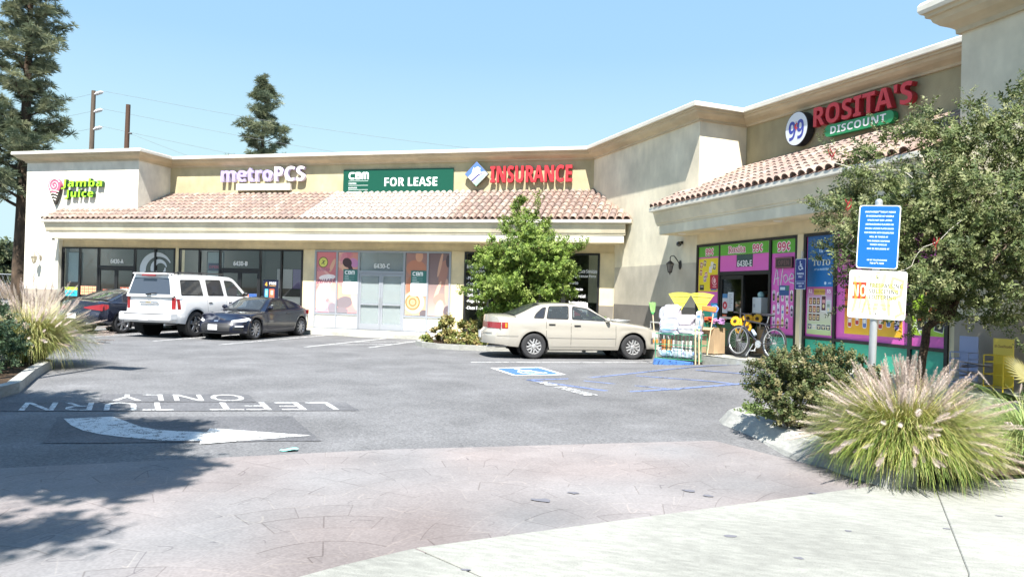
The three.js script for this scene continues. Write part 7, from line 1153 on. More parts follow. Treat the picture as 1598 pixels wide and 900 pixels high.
{
  const wireM = std([0.16, 0.17, 0.18], 0.6), sag = (a, b, s) => new THREE.TubeGeometry(new THREE.CatmullRomCurve3([0, 0.25, 0.5, 0.75, 1].map((u) => a.clone().lerp(b, u).add(V(0, -s * 4 * u * (1 - u), 0)))), 24, 0.008, 4, false);
  const ends = [['top', 13.5, 12.9, 9.2], ['middle', 12.4, 11.8, 7.6], ['lower', 11.3, 10.7, 6.0]];
  for (const [n, y, yl, yr] of ends) { const t = thing('overhead_wire', `${n} overhead wire running through the insulator pole behind the shops`, 'wire'); mesh('left_span', sag(V(-62, yl + 2.4, -44), V(-36.6, y, -37.7), 0.8), wireM, t); mesh('right_span', sag(V(-36.6, y, -37.7), V(2, yr, -31.5 - 14), 0.7), wireM, t); }
  const t = thing('overhead_wire', 'thin wire falling from the plain brown pole towards the roof', 'wire'); mesh('span', sag(V(-33.6, 10.55, -36.7), V(-22, 7.0, -38), 0.2), wireM, t);
  mesh('span', sag(V(-35.9, 7.6, -37.4), V(-33.4, 8.4, -36.7), 0.15), wireM, t);
}
{ // chain-link fence far left
  const t = thing('fence', 'grey chain-link fence below the far trees at the left edge', 'fence', [-52, 0, -38]); for (let i = 0; i < 8; i++) mesh('post', bar(V(i * 3 - 12, 0, i * -0.6), V(i * 3 - 12, 2.0, i * -0.6), 0.04), galv, t);
  const w = []; for (let i = 0; i < 60; i++) { const x = -12 + i * 0.35, z = (x + 12) / 3 * -0.6; w.push(bar(V(x, 0.05, z), V(x + 0.9, 1.95, z - 0.18), 0.007, 0.007, 3), bar(V(x + 0.9, 0.05, z - 0.18), V(x, 1.95, z), 0.007, 0.007, 3)); } const m = mesh('chain_link', w, galv, t); m.userData.kind = 'stuff'; mesh('top_rail', bar(V(-12, 2, 0), V(9, 2, -4.2), 0.025), galv, t);
}
// ---------------------------------------------------------------- goods outside the discount shop (wing frame: x along the front, z out towards the lot)
const onWalk = (s, o) => R(s, walkY(s) + 0.004, o).toArray();
{ // blue wheel stop
  const c = V(-0.72, 0.05, -17.25), t = thing('wheel_stop', 'blue-painted concrete wheel stop below the broom rack', 'wheel stop', c.toArray(), -0.7);
  const pr = polyShape([[-0.09, 0], [0.09, 0], [0.065, 0.12], [-0.065, 0.12]]), g = new THREE.ExtrudeGeometry(pr, { depth: 1.05, bevelEnabled: true, bevelSize: 0.008, bevelThickness: 0.01, bevelSegments: 2 }); g.rotateY(Math.PI / 2); g.translate(-0.5, 0, 0);
  mesh('stop', metreUV(g), std([0.075, 0.20, 0.52], 0.8, { map: paintTone }), t); for (const x of [-0.35, 0.4]) mesh('pin', new THREE.CylinderGeometry(0.012, 0.012, 0.01, 8).translate(x, 0.124, 0), galv, t);
}
{ const t = thing('wheel_stop', 'grey concrete wheel stop in front of the champagne sedan', 'wheel stop', R(3.15, 0.0, 1.85).toArray(), TR); const pr = polyShape([[-0.09, 0], [0.09, 0], [0.065, 0.11], [-0.065, 0.11]]), g = new THREE.ExtrudeGeometry(pr, { depth: 1.6, bevelEnabled: true, bevelSize: 0.008, bevelThickness: 0.01, bevelSegments: 2 }); g.rotateY(Math.PI / 2); g.translate(-0.8, 0, 0); mesh('stop', metreUV(g), kerbMat, t); for (const x of [-0.6, 0.6]) mesh('pin', new THREE.CylinderGeometry(0.012, 0.012, 0.01, 8).translate(x, 0.114, 0), galv, t); }
{ // green wire cart
  const t = thing('wire_cart', 'green wire stock cart holding mops and bags outside the discount shop', 'cart', [-0.54, 0.06, -17.74], -0.28), m = std([0.03, 0.25, 0.13], 0.5);
  const w = 0.54, d = 0.24, rods = [], uprights = [[-w, d], [w, d], [-w, -d], [w, -d]];
  for (const [x, z] of uprights) rods.push(bar(V(x, 0.06, z), V(x, 0.72, z), 0.011)); for (const y of [0.12, 0.45, 0.7]) { rods.push(bar(V(-w, y, d), V(w, y, d), 0.009), bar(V(-w, y, -d), V(w, y, -d), 0.009), bar(V(-w, y, -d), V(-w, y, d), 0.009), bar(V(w, y, -d), V(w, y, d), 0.009)); }
  mesh('frame', rods, m, t); const wires = []; for (let i = -3; i <= 5; i++) wires.push(bar(V(i * 0.09, 0.12, d + 0.01), V(i * 0.09, 0.7, d + 0.01), 0.004, 0.004, 5)); for (let i = 0; i < 14; i++) wires.push(bar(V(-w + i * 0.083, 0.125, -d), V(-w + i * 0.083, 0.125, d), 0.004, 0.004, 5)); mesh('wire_mesh', wires, m, t);
  for (const [x, z] of uprights) mesh('castor', new THREE.CylinderGeometry(0.045, 0.045, 0.03, 14).rotateX(Math.PI / 2).translate(x, 0.045, z), seal, t);
}
const O2 = (s, y, o) => V(s, y, o);
function crumple(w, h, d, s0, amp = 0.18) { const g = new THREE.IcosahedronGeometry(1, 5), p = g.attributes.position; for (let i = 0; i < p.count; i++) { const v = V().fromBufferAttribute(p, i), n = vnoise((v.x + 1.3) / 3, (v.y + 1.3 + v.z * 0.5) / 3.4, 8, s0) + 0.6 * vnoise((v.z + 1.3) / 3, (v.y + 1.3) / 3, 16, s0 + 1); const k = 1 + amp * (n - 0.8) * 1.6; const sq = (t) => Math.sign(t) * Math.pow(Math.abs(t), 0.6); p.setXYZ(i, sq(v.x) * k * w / 2, sq(v.y) * k * h / 2, sq(v.z) * k * d / 2); } g.computeVertexNormals(); return g; }
const bagM = (cols, s0, base = '#ecebf0') => new THREE.MeshPhysicalMaterial({ roughness: 0.3, clearcoat: 0.4, color: new THREE.Color().setRGB(0.62, 0.62, 0.62), map: canvasTex(256, 256, (x) => { fill(x, base, 0, 0, 256, 256); const old = seed; seed = s0; for (let i = 0; i < 44; i++) { x.fillStyle = pick(cols); x.globalAlpha = rr(0.3, 0.9); x.fillRect(rr(0, 256), rr(0, 256), rr(6, 40), rr(4, 22)); } x.globalAlpha = 1; seed = old; }) });
const CART = [-0.54, 0.06, -17.74], CT = -0.28;
const cartAt = (x, y, z) => { const c = V(...CART), a = CT; x *= 0.86; return V(c.x + Math.cos(a) * x + Math.sin(a) * z, c.y + y, c.z - Math.sin(a) * x + Math.cos(a) * z).toArray(); };
const bags = [['white plastic-wrapped bundle at the upper left of the cart', -0.3, 1.16, 0, 0.5, 0.42, 0.3, ['#b4bcdc', '#9fb0d4', '#dca8bc', '#f4f4f8'], 31, '#e4e4ec'], ['white bundle with faint blue print under the upper left one', -0.28, 0.92, 0.06, 0.52, 0.26, 0.3, ['#8fa8d8', '#c88aa8', '#e8e8f0'], 33, '#dcdfe8'], ['pale bundle with pink and violet print at the middle right of the cart', 0.14, 1.02, 0.02, 0.42, 0.3, 0.32, ['#c49ac8', '#9ab0dc', '#dc9ab0', '#f0e8f0'], 41, '#e4dce6'], ['clear bag of blue-printed packs at the left of the cart', -0.3, 0.76, 0.1, 0.5, 0.2, 0.3, ['#3a90c8', '#d04a74', '#2a60b0', '#b0c4e4'], 51, '#c4d4e0'], ['white bag printed with grey at the middle of the cart', 0.2, 0.8, 0.06, 0.46, 0.24, 0.3, ['#b0b0c0', '#c8bcd8', '#f0f0f4'], 61, '#e0e0e6'], ['tall white sponge pack at the right end of the cart', 0.5, 1.0, 0.02, 0.16, 0.5, 0.24, ['#a08cc8', '#c8bc98', '#6aa4d0'], 71, '#d8d8d6'], ['violet-printed tissue pack below the sponge pack', 0.5, 0.68, 0.08, 0.2, 0.24, 0.24, ['#8a6ab8', '#e0d0ec', '#c05a8a'], 73, '#cfc4dc'], ['light blue bag of bottles on the cart floor', -0.36, 0.27, 0.06, 0.36, 0.26, 0.32, ['#58aad4', '#a4d8ec', '#2a84bc'], 81, '#c4dcea'], ['white and turquoise bag in the middle of the cart floor', -0.02, 0.26, 0.08, 0.34, 0.24, 0.32, ['#62bcc8', '#c8dce4', '#8a7abc'], 91, '#d4e0e6'], ['pale blue bag at the right of the cart floor', 0.32, 0.26, 0.06, 0.34, 0.24, 0.32, ['#7a9cd0', '#d0d8ee', '#5a78b8'], 95, '#ccd8e8']];
for (const [l, x, y, z, w, h, d, cols, s0, base] of bags) { const t = thing('goods_bag', l, 'bag', cartAt(x, y, z), CT); mesh('bag', crumple(w, h, d, s0), bagM(cols, s0, base), t); }
for (const [x0, x1, c, l] of [[-0.46, -0.2, ['#9a5a2a', '#c88a4a', '#6a3a22', '#d8b07a'], 'box of orange-brown items on the cart shelf'], [-0.12, 0.46, ['#e4e0da', '#6a6660', '#b8b0a4', '#8a8478'], 'box of grey ribbed items on the cart shelf']]) { const t = thing('goods_box', l, 'box', cartAt((x0 + x1) / 2, 0.42, 0.06), CT), n = Math.round((x1 - x0) / 0.05); for (let i = 0; i < n; i++) mesh('pack', rbx(-(x1 - x0) / 2 + i * 0.05, -(x1 - x0) / 2 + i * 0.05 + 0.044, -0.13, 0.13 + rr(-0.02, 0.02), -0.14, 0.14, 0.008), std(new THREE.Color(c[i % c.length]), 0.6), t); }
{ // fan rakes head up
  const rake = (label, x, z, lean) => {
    const t = thing('leaf_rake', label, 'rake', cartAt(x, 0.1, z), CT); t.rotation.z = lean; const yel = std([0.80, 0.76, 0.10], 0.45);
    mesh('handle', bar(V(0, 0, 0), V(0, 1.12, 0), 0.013), std([0.62, 0.6, 0.55], 0.5), t);
    mesh('socket', lathe([[0.018, 1.06], [0.03, 1.12], [0.04, 1.18], [0, 1.19]], 12), yel, t);
    for (let i = -11; i <= 11; i++) { const a = i * 0.052, b = V(Math.sin(a) * 0.06, 1.14 + Math.cos(a) * 0.03, 0), e = V(i * 0.0245, 1.575 - i * i * 0.0003, 0.0); const g = bar(b, e, 0.006, 0.0075, 5); g.scale(1, 1, 0.5); mesh('tine', g, yel, t); mesh('tine_tip', bar(e, e.clone().add(V(0, -0.005, -0.06)), 0.009, 0.006, 4), yel, t); }
    const web = new THREE.ExtrudeGeometry(polyShape([[-0.045, 1.16], [0.045, 1.16], [0.09, 1.26], [-0.09, 1.26]]), { depth: 0.006, bevelEnabled: false }); mesh('web', web, yel, t);
    mesh('tine_bar', [bar(V(-0.22, 1.49, 0.006), V(0.22, 1.49, 0.006), 0.009), bar(V(-0.14, 1.33, 0.004), V(0.14, 1.33, 0.004), 0.008)], yel, t);
  };
  rake('yellow plastic fan rake standing head-up in the cart, left of the pair', -0.1, -0.16, 0.02); rake('yellow plastic fan rake standing head-up in the cart, right of the pair', 0.46, -0.02, -0.04);
  const b = thing('broom', 'broom with a green brush head up at the left end of the cart', 'broom', cartAt(-0.66, 0.08, 0.12), CT); b.rotation.z = 0.1; mesh('handle', bar(V(0, 0, 0), V(0, 1.08, 0), 0.013), std([0.72, 0.58, 0.38], 0.6), b); mesh('ferrule', lathe([[0.02, 1.06], [0.045, 1.12], [0, 1.13]], 12), std([0.10, 0.45, 0.12], 0.5), b);
  const br = []; for (let i = 0; i < 60; i++) { const u = rr(-1, 1), v = rr(-1, 1); br.push(bar(V(u * 0.04, 1.11, v * 0.022), V(u * 0.085, 1.34 + rr(-0.02, 0.02), v * 0.035), 0.006, 0.005, 4)); } mesh('bristles', br, std([0.36, 0.66, 0.22], 0.6), b);
  const m = thing('floor_squeegee', 'orange-headed mop with a blue hook leaning at the right end of the cart', 'mop', cartAt(0.72, 0.05, 0.1), CT); m.rotation.z = -0.12; mesh('handle', bar(V(0, 0, 0), V(0, 1.2, 0), 0.013), std([0.74, 0.56, 0.36], 0.6), m); mesh('head', rbx(-0.28, 0.06, 1.2, 1.32, -0.03, 0.03, 0.02), std([0.80, 0.22, 0.05], 0.5), m); mesh('hook', tube([V(0, 1.18, 0), V(0.07, 1.22, 0), V(0.09, 1.3, 0), V(0.03, 1.35, 0), V(-0.04, 1.33, 0)], 0.018, 16, 6), std([0.14, 0.25, 0.62], 0.4), m);
  for (const [x, l] of [[0.5, 'tan wooden stick leaning inside the right end of the cart'], [0.6, 'second tan wooden stick leaning beside the first in the cart']]) { const h = thing('wooden_stick', l, 'stick', cartAt(x, 0.02, 0.27), CT); h.rotation.z = x > 0.65 ? -0.05 : 0.03; mesh('stick', bar(V(0, 0, 0), V(0, 0.8, 0), 0.016), std([0.72, 0.52, 0.30], 0.6), h); mesh('cap', lathe([[0, 0.83], [0.018, 0.82], [0.02, 0.78], [0.016, 0.78]], 10), std([0.3, 0.5, 0.2], 0.5), h); }
}
{ // A-frame board / grey framed stand
  const t = thing('display_frame', 'grey metal framed dark board standing left of the broom cart', 'frame', onWalk(3.75, 0.62), TR); const m = std([0.48, 0.48, 0.48], 0.5, { metalness: 0.4 });
  mesh('frame', [bar(V(-0.38, 0, 0), V(-0.38, 0.72, 0), 0.022), bar(V(0.38, 0, 0), V(0.38, 0.72, 0), 0.022), bar(V(-0.38, 0.72, 0), V(0.38, 0.72, 0), 0.024), bar(V(-0.38, 0.2, 0), V(0.38, 0.2, 0), 0.02), bar(V(-0.38, 0.03, -0.25), V(-0.38, 0.72, 0), 0.018), bar(V(0.38, 0.03, -0.25), V(0.38, 0.72, 0), 0.018)], m, t); mesh('board', rbx(-0.35, 0.35, 0.22, 0.7, -0.02, -0.006, 0.006), std([0.07, 0.07, 0.07], 0.7), t);
}
{ const t = thing('planter_tub', 'round galvanised tub by the wall beyond the sedan hood', 'tub', R(1.5, 0.12, 0.75).toArray()); mesh('tub', lathe([[0, 0.02], [0.30, 0.02], [0.33, 0.3], [0.36, 0.74], [0.375, 0.75], [0.375, 0.77], [0.345, 0.77], [0.32, 0.6], [0, 0.6]], 32), std([0.46, 0.48, 0.49], 0.45, { metalness: 0.5 }), t); mesh('hoop', [0.25, 0.5].map((y) => new THREE.TorusGeometry(0.33 + y * 0.05, 0.009, 6, 32).rotateX(Math.PI / 2).translate(0, y, 0)), galv, t); }
{ // cardboard box and its flowers
  const t = thing('cardboard_box', 'tall brown cardboard box of artificial flowers left of the door', 'box', onWalk(6.3, 0.5), TR + 0.3), m = std([0.50, 0.36, 0.22], 0.9, { map: stuccoTone }); mesh('carton', [bx(-0.22, 0.22, 0, 0.62, 0.19, 0.2), bx(-0.22, 0.22, 0, 0.62, -0.2, -0.19), bx(-0.22, -0.21, 0, 0.62, -0.19, 0.19), bx(0.21, 0.22, 0, 0.62, -0.19, 0.19), bx(-0.21, 0.21, 0.0, 0.02, -0.19, 0.19)], m, t); for (const s of [-1, 1]) mesh('flap', bx(-0.21, 0.21, -0.005, 0.005, 0, 0.12).rotateX(s > 0 ? 0.5 : Math.PI - 0.5).translate(0, 0.62, s * 0.195), m, t); mesh('tape', bx(-0.025, 0.025, 0.0, 0.62, 0.2, 0.202), std([0.42, 0.30, 0.18], 0.4), t);
  const bunch = (label, pos, cols, n, R0, petal) => { const b = thing('flower_bunch', label, 'flowers', pos, TR), gs = cols.map(() => []), lv = [], st = []; for (let i = 0; i < n; i++) { const u = V(rr(-1, 1), rr(0.0, 1), rr(-1, 1)).normalize().multiplyScalar(R0 * rr(0.5, 1)); const k = i % cols.length; for (let j = 0; j < 7; j++) { const a = j * 0.9, g = new THREE.SphereGeometry(petal, 6, 4); g.scale(1, 0.45, 0.6); g.rotateZ(0.5); g.translate(petal * 0.9, 0, 0); g.rotateY(a); g.rotateX(u.z * 3); g.translate(u.x, u.y, u.z); gs[k].push(g); } st.push(bar(V(u.x * 0.3, -0.22, u.z * 0.3), u, 0.004, 0.004, 4)); const l = new THREE.SphereGeometry(0.04, 5, 4); l.scale(1, 0.2, 0.4); l.rotateZ(rr(-1, 1)); l.rotateY(rr(0, 6)); l.translate(u.x * 0.7, u.y * 0.4 - 0.04, u.z * 0.7); lv.push(l); } gs.forEach((g, i) => mesh('blossoms', g, std(cols[i], 0.6), b)); mesh('stems', st, std([0.1, 0.2, 0.05], 0.7), b); mesh('leaves', lv, std([0.05, 0.14, 0.03], 0.6), b); };
  const c = R(6.3, walkY(6.3), 0.5); bunch('bunch of red and orange artificial flowers in the cardboard box', [c.x - 0.08, c.y + 0.74, c.z - 0.06], [[0.66, 0.06, 0.02], [0.72, 0.14, 0.03]], 26, 0.15, 0.026); bunch('bunch of lilac artificial flowers in the cardboard box', [c.x + 0.12, c.y + 0.72, c.z + 0.1], [[0.52, 0.28, 0.58], [0.60, 0.38, 0.64]], 26, 0.16, 0.024);
}
{ // sunflowers by the door
  const c = R(7.3, 0.82, 0.3), t = thing('sunflower_bunch', 'bunch of orange-yellow sunflowers by the open door', 'flowers', c.toArray(), TR + 0.6), pet = std([0.82, 0.42, 0.01], 0.6), eye = std([0.06, 0.03, 0.015], 0.9), grn = std([0.07, 0.15, 0.04], 0.7);
  for (const [x, y, z] of [[-0.2, 0.28, 0.05], [-0.08, 0.12, 0.12], [0.12, 0.16, 0.1], [0.1, 0.36, 0.04], [-0.02, 0.3, -0.02], [0.3, 0.36, 0]]) { const g = []; for (let j = 0; j < 16; j++) { const p = new THREE.SphereGeometry(0.05, 6, 4); p.scale(1, 0.42, 0.14); p.translate(0.075, 0, 0); p.rotateZ(j / 16 * 6.283); g.push(p); } const G2 = join(g); G2.rotateX(rr(-0.4, 0.1)); G2.rotateY(rr(-0.5, 0.3)); G2.translate(x, y, z); const f = mesh('flower_head', G2, pet, t); mesh('eye', new THREE.SphereGeometry(0.042, 12, 8).scale(1, 1, 0.4).translate(x, y, z + 0.018), eye, f); mesh('stem', limb(V(x * 0.3, -0.5, 0), V(x, y - 0.02, z - 0.02), 0.007, 0.006, 0.1), grn, f); }
  mesh('bucket', lathe([[0, -0.5], [0.11, -0.5], [0.14, -0.2], [0.13, -0.2], [0.1, -0.48], [0, -0.48]], 20), std([0.10, 0.11, 0.13], 0.5), t);
  mesh('leaves', [...Array(14)].map(() => { const l = new THREE.SphereGeometry(0.07, 6, 4); l.scale(1, 0.12, 0.5); l.rotateZ(rr(-0.8, 0.8)); l.rotateY(rr(0, 6)); l.translate(rr(-0.15, 0.2), rr(-0.1, 0.2), rr(-0.05, 0.1)); return l; }), grn, t);
}
{ // bicycle leaning along the shop front: local x from front wheel (left) to rear wheel
  const c = R(8.07, walkY(8.07), 0.55), t = thing('bicycle', 'dark mountain bicycle with silver rims parked before the discount shop door', 'bicycle', [c.x, c.y, c.z], TR + 0.16); t.rotation.x = -0.06; t.rotation.order = 'YXZ';
  const Rw = 0.345, fx = -0.53, rx = 0.53, blk = std([0.035, 0.035, 0.045], 0.35), silver = std([0.66, 0.67, 0.68], 0.3, { metalness: 0.7 });
  const bw = (x) => { const g = mesh('wheel', new THREE.TorusGeometry(Rw - 0.022, 0.023, 8, 44), rubber, t); g.position.set(x, Rw, 0); mesh('rim', new THREE.TorusGeometry(Rw - 0.054, 0.013, 6, 44).scale(1, 1, 1.3), silver, g); const sp = []; for (let i = 0; i < 28; i++) { const a = i / 28 * 6.283, b = a + (i % 2 ? 0.5 : -0.5); sp.push(bar(V(Math.cos(b) * 0.025, Math.sin(b) * 0.025, (i % 4 < 2 ? 1 : -1) * 0.03), V(Math.cos(a) * (Rw - 0.06), Math.sin(a) * (Rw - 0.06), 0), 0.0016, 0.0016, 3)); } mesh('spokes', sp, silver, g); mesh('hub', bar(V(0, 0, -0.05), V(0, 0, 0.05), 0.02, 0.02, 10), silver, g); };
  bw(fx); bw(rx); const bb = V(0.12, 0.3, 0), seatT = V(0.3, 0.78, 0), headT = V(-0.36, 0.80, 0), headB = V(-0.385, 0.66, 0), ra = V(rx, Rw, 0), fa = V(fx, Rw, 0);
  mesh('frame', [bar(headT, V(0.28, 0.74, 0), 0.017), bar(headB, bb, 0.021), bar(bb, seatT, 0.018), bar(bb.clone().add(V(0, 0, 0.04)), ra.clone().add(V(0, 0, 0.06)), 0.011), bar(bb.clone().add(V(0, 0, -0.04)), ra.clone().add(V(0, 0, -0.06)), 0.011), bar(V(0.27, 0.72, 0.03), ra.clone().add(V(0, 0, 0.06)), 0.009), bar(V(0.27, 0.72, -0.03), ra.clone().add(V(0, 0, -0.06)), 0.009), bar(headB, headT, 0.024)], blk, t);
  mesh('fork', [bar(headB.clone().add(V(0, 0, 0.05)), fa.clone().add(V(0, 0, 0.06)), 0.016, 0.012), bar(headB.clone().add(V(0, 0, -0.05)), fa.clone().add(V(0, 0, -0.06)), 0.016, 0.012), bar(headB.clone().add(V(0, 0, -0.06)), headB.clone().add(V(0, 0, 0.06)), 0.016)], std([0.2, 0.2, 0.22], 0.4), t);
  mesh('handlebar', [bar(headT, V(-0.4, 0.93, 0), 0.014), bar(V(-0.4, 0.93, 0), V(-0.45, 0.95, 0), 0.014), tube([V(-0.4, 0.96, -0.3), V(-0.44, 0.95, -0.1), V(-0.44, 0.95, 0.1), V(-0.4, 0.96, 0.3)], 0.012, 14, 6)], blk, t); for (const s of [-1, 1]) mesh('grip', bar(V(-0.405, 0.959, s * 0.2), V(-0.39, 0.963, s * 0.32), 0.017), rubber, t);
  mesh('seat_post', bar(seatT, V(0.335, 0.92, 0), 0.013), silver, t); const sd = new THREE.SphereGeometry(1, 16, 10); sd.scale(0.14, 0.035, 0.075); sd.translate(0.35, 0.945, 0); mesh('saddle', [sd, new THREE.SphereGeometry(1, 12, 8).scale(0.12, 0.028, 0.035).translate(0.23, 0.945, 0)], blk, t);
  mesh('crank', [new THREE.CylinderGeometry(0.085, 0.085, 0.006, 24).rotateX(Math.PI / 2).translate(0.12, 0.3, 0.05), bar(V(0.12, 0.3, 0.06), V(0.04, 0.15, 0.07), 0.012), bar(V(0.12, 0.3, -0.06), V(0.2, 0.45, -0.07), 0.012)], silver, t); mesh('pedal', [rbx(0.0, 0.09, 0.135, 0.16, 0.07, 0.15, 0.006)], silver, t); mesh('pedal', [rbx(0.16, 0.25, 0.44, 0.465, -0.15, -0.07, 0.006)], silver, t);
  mesh('chain', [bar(V(0.12, 0.385, 0.05), V(rx, Rw + 0.035, 0.05), 0.005, 0.005, 4), bar(V(0.12, 0.215, 0.05), V(rx, Rw - 0.035, 0.05), 0.005, 0.005, 4)], std([0.1, 0.1, 0.1], 0.5, { metalness: 0.6 }), t);
  mesh('rack', [bar(V(0.3, 0.72, 0.06), V(0.78, 0.75, 0.06), 0.007), bar(V(0.3, 0.72, -0.06), V(0.78, 0.75, -0.06), 0.007), bar(V(0.62, 0.74, 0.06), V(rx, Rw, 0.07), 0.006), bar(V(0.62, 0.74, -0.06), V(rx, Rw, -0.07), 0.006), bar(V(0.78, 0.75, -0.06), V(0.78, 0.75, 0.06), 0.007)], blk, t);
  mesh('bottle', bar(V(-0.14, 0.54, 0.0), V(-0.04, 0.44, 0), 0.036, 0.036, 12).translate(0.02, 0.05, 0), std([0.45, 0.55, 0.66], 0.3), t); mesh('kickstand', bar(V(-0.02, 0.3, 0.05), V(-0.1, 0.02, 0.16), 0.009), silver, t);
}
// things seen in the open doorway
{ const t = thing('drink_dispenser', 'white box-shaped dispenser on a thin stand in the open doorway', 'dispenser', R(7.0, walkY(7.0), -0.35).toArray(), TR); mesh('box', rbx(-0.17, 0.17, 0.98, 1.36, -0.12, 0.12, 0.02), std([0.72, 0.74, 0.74], 0.4), t); mesh('label', bx(-0.12, -0.05, 1.12, 1.2, 0.12, 0.122), std([0.5, 0.52, 0.55], 0.5), t); mesh('stand', [bar(V(0, 0, 0), V(0, 0.97, 0), 0.02), rbx(-0.18, 0.18, 0.955, 0.98, -0.14, 0.14, 0.008), rbx(-0.16, 0.16, 0, 0.02, -0.14, 0.14, 0.008)], std([0.5, 0.42, 0.3], 0.5), t); mesh('jug', lathe([[0, 1.36], [0.07, 1.36], [0.08, 1.42], [0.07, 1.47], [0.03, 1.5], [0, 1.5]], 16), phys([0.5, 0.72, 0.66], 0.2, { clearcoat: 1 }), t); }
for (const [s, y, o, w, h, c, l] of [[6.75, 0, -0.6, 0.5, 0.5, [0.40, 0.26, 0.14], 'brown carton on the shop floor behind the bicycle'], [7.2, 0, -0.5, 0.4, 0.75, [0.36, 0.24, 0.13], 'tall brown carton behind the bicycle saddle'], [6.9, 0.5, -0.65, 0.4, 0.3, [0.42, 0.29, 0.16], 'small brown carton stacked on the floor carton'], [6.35, 0, -0.45, 0.34, 0.26, [0.05, 0.09, 0.3], 'blue bucket-sized crate seen through the front bicycle wheel']]) { const t = thing('carton', l, 'carton', R(s, 0.17 + y, o).toArray(), TR); mesh('box', rbx(-w / 2, w / 2, 0, h, -0.18, 0.18, 0.008), std(c, 0.9), t); mesh('tape', bx(-0.02, 0.02, 0.0, h + 0.001, 0.18, 0.1815), std(c.map((v) => v * 0.75), 0.5), t); }
for (const [s, o, h, l] of [[5.4, -2.2, 1.7, 'dim stocked shelf deep in the left of the discount shop'], [7.3, -2.6, 1.9, 'dim stocked shelf facing the discount shop door']]) { const t = thing('store_shelf', l, 'shelf', R(s, 0.17, o).toArray(), TR); mesh('frame', [bx(-0.6, -0.56, 0, h, -0.2, 0.2), bx(0.56, 0.6, 0, h, -0.2, 0.2), ...[0.1, 0.5, 0.9, 1.3, 1.65].map((y) => bx(-0.56, 0.56, y, y + 0.02, -0.2, 0.2))], std([0.4, 0.4, 0.4], 0.5), t); for (const y of [0.12, 0.52, 0.92, 1.32]) for (let i = 0; i < 7; i++) mesh('goods', rbx(-0.52 + i * 0.15, -0.4 + i * 0.15, y, y + rr(0.14, 0.3), -0.1, 0.16, 0.01), std([rr(0.1, 0.6), rr(0.1, 0.5), rr(0.1, 0.5)], 0.6), t); }
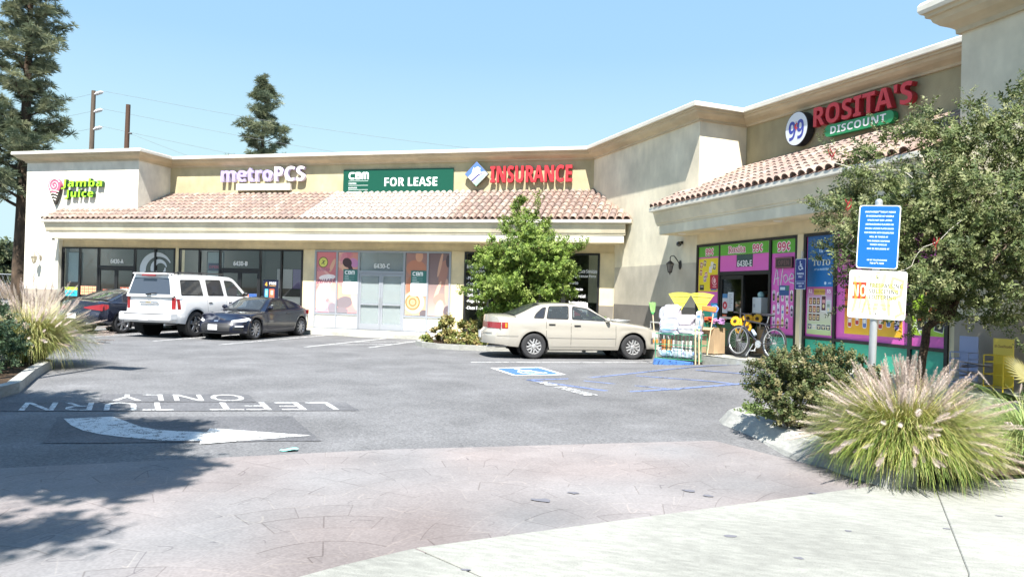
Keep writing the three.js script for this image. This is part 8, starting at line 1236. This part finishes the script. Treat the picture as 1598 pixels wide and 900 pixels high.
// newspaper racks by the pylon
{
  const rack = (name, label, s, o, c, header) => { const t = thing(name, label, 'rack', R(s, 0.18, o).toArray(), TR + 0.15), m = std(c, 0.5); t.scale.setScalar(0.82); const f = []; for (const x of [-0.17, 0.17]) for (const z of [-0.15, 0.15]) f.push(bar(V(x, 0, z), V(x, 0.86, z), 0.011)); for (const y of [0.08, 0.3, 0.52, 0.74, 0.86]) for (const [a, b] of [[[-0.17, -0.15], [0.17, -0.15]], [[-0.17, 0.15], [0.17, 0.15]], [[-0.17, -0.15], [-0.17, 0.15]], [[0.17, -0.15], [0.17, 0.15]]]) f.push(bar(V(a[0], y, a[1]), V(b[0], y, b[1]), 0.008)); mesh('frame', f, m, t); mesh('header_panel', rbx(-0.18, 0.18, 0.86, 1.16, -0.15, -0.13, 0.006), header ? std([0.78, 0.62, 0.10], 0.5) : m, t); if (header) { const l = flatLetters('El Clasificado', 0.3, 0.05); l.translate(0, 1.02, -0.128); mesh('lettering', l, std([0.25, 0.12, 0.05], 0.5), t); } mesh('back', rbx(-0.17, 0.17, 0.3, 0.86, -0.155, -0.145, 0.004), m, t); };
  rack('newspaper_rack', 'yellow wire newspaper rack against the tan wall at the right', 13.75, 0.42, [0.74, 0.56, 0.04], true);
  rack('newspaper_rack', 'pale violet-blue newspaper rack left of the yellow one', 13.2, 0.45, [0.36, 0.42, 0.66], false);
  for (let i = 0; i < 3; i++) { const t = thing('newspaper_stack', ['curled white papers spilling from the blue rack', 'folded pinkish papers below the top stack', 'grey-white papers in the lower tier of the racks'][i], 'papers', R(13.4 + i * 0.06, 0.42 + i * 0.14, 0.58).toArray(), TR + i * 0.3); for (let k = 0; k < 5; k++) { const g = gridPatch((u, v) => V(u, 0.012 * k + 0.035 * Math.sin(u * 9 + k) * (0.5 + v), v), -0.2, 0.2, -0.14, 0.14, 12, 3); mesh('sheet', g, std([0.66 - i * 0.05, 0.62 - i * 0.07, 0.58 - i * 0.05], 0.9, { side: THREE.DoubleSide }), t); } }
}
{ const t = thing('paper_scrap', 'small turquoise scrap of paper on the asphalt near the driveway', 'litter', [-3.93, 0.008, -6.46], 0.4); t.scale.setScalar(0.65); mesh('paper', gridPatch((u, v) => V(u, 0.012 * Math.sin(u * 20) + 0.008, v * (1 - Math.abs(u) * 3)), -0.13, 0.13, -0.1, 0.1, 8, 4), std([0.25, 0.62, 0.56], 0.8, { side: THREE.DoubleSide }), t); }
{ // gum and oil spots on the pavement
  const m = std([0.13, 0.13, 0.15], 0.9), gs = []; for (const [x, z, r] of [[-0.55, -3.75, 0.03], [-0.05, -4.05, 0.022], [-1.3, -4.05, 0.02], [0.6, -4.9, 0.025], [1.0, -5.6, 0.02], [0.2, -5.2, 0.03], [1.7, -5.9, 0.02], [-0.1, -6.3, 0.04], [0.05, -6.2, 0.03], [-1.0, -5.9, 0.03], [-1.2, -5.6, 0.05], [0.9, -6.6, 0.025], [2.2, -6.4, 0.02]]) { const s = polyShape([...Array(9)].map((_, i) => { const a = i / 9 * 6.283, q = r * rr(0.6, 1.2); return [Math.cos(a) * q * 1.6, Math.sin(a) * q]; })); const g = new THREE.ShapeGeometry(s); g.rotateX(-Math.PI / 2); g.translate(x, 0.0085, z); gs.push(metreUV(g)); }
  struct('pavement_stain', gs, m, 'dark gum and oil spots on the pavement');
}
{ // sign outside the frame whose shadow lies by the left planter
  const t = thing('lot_light', 'lot light on a pole out of view at the left, seen only by its shadow', 'lamp post', [-10.05, 0, -6.9]);
  mesh('pole', bar(V(0, 0, 0), V(0, 7.5, 0), 0.05), galv, t); mesh('head', rbx(-0.1, 0.75, 7.4, 7.55, -0.2, 0.2, 0.03), std([0.3, 0.3, 0.3], 0.5), t);
}

renderer.render(scene, camera);
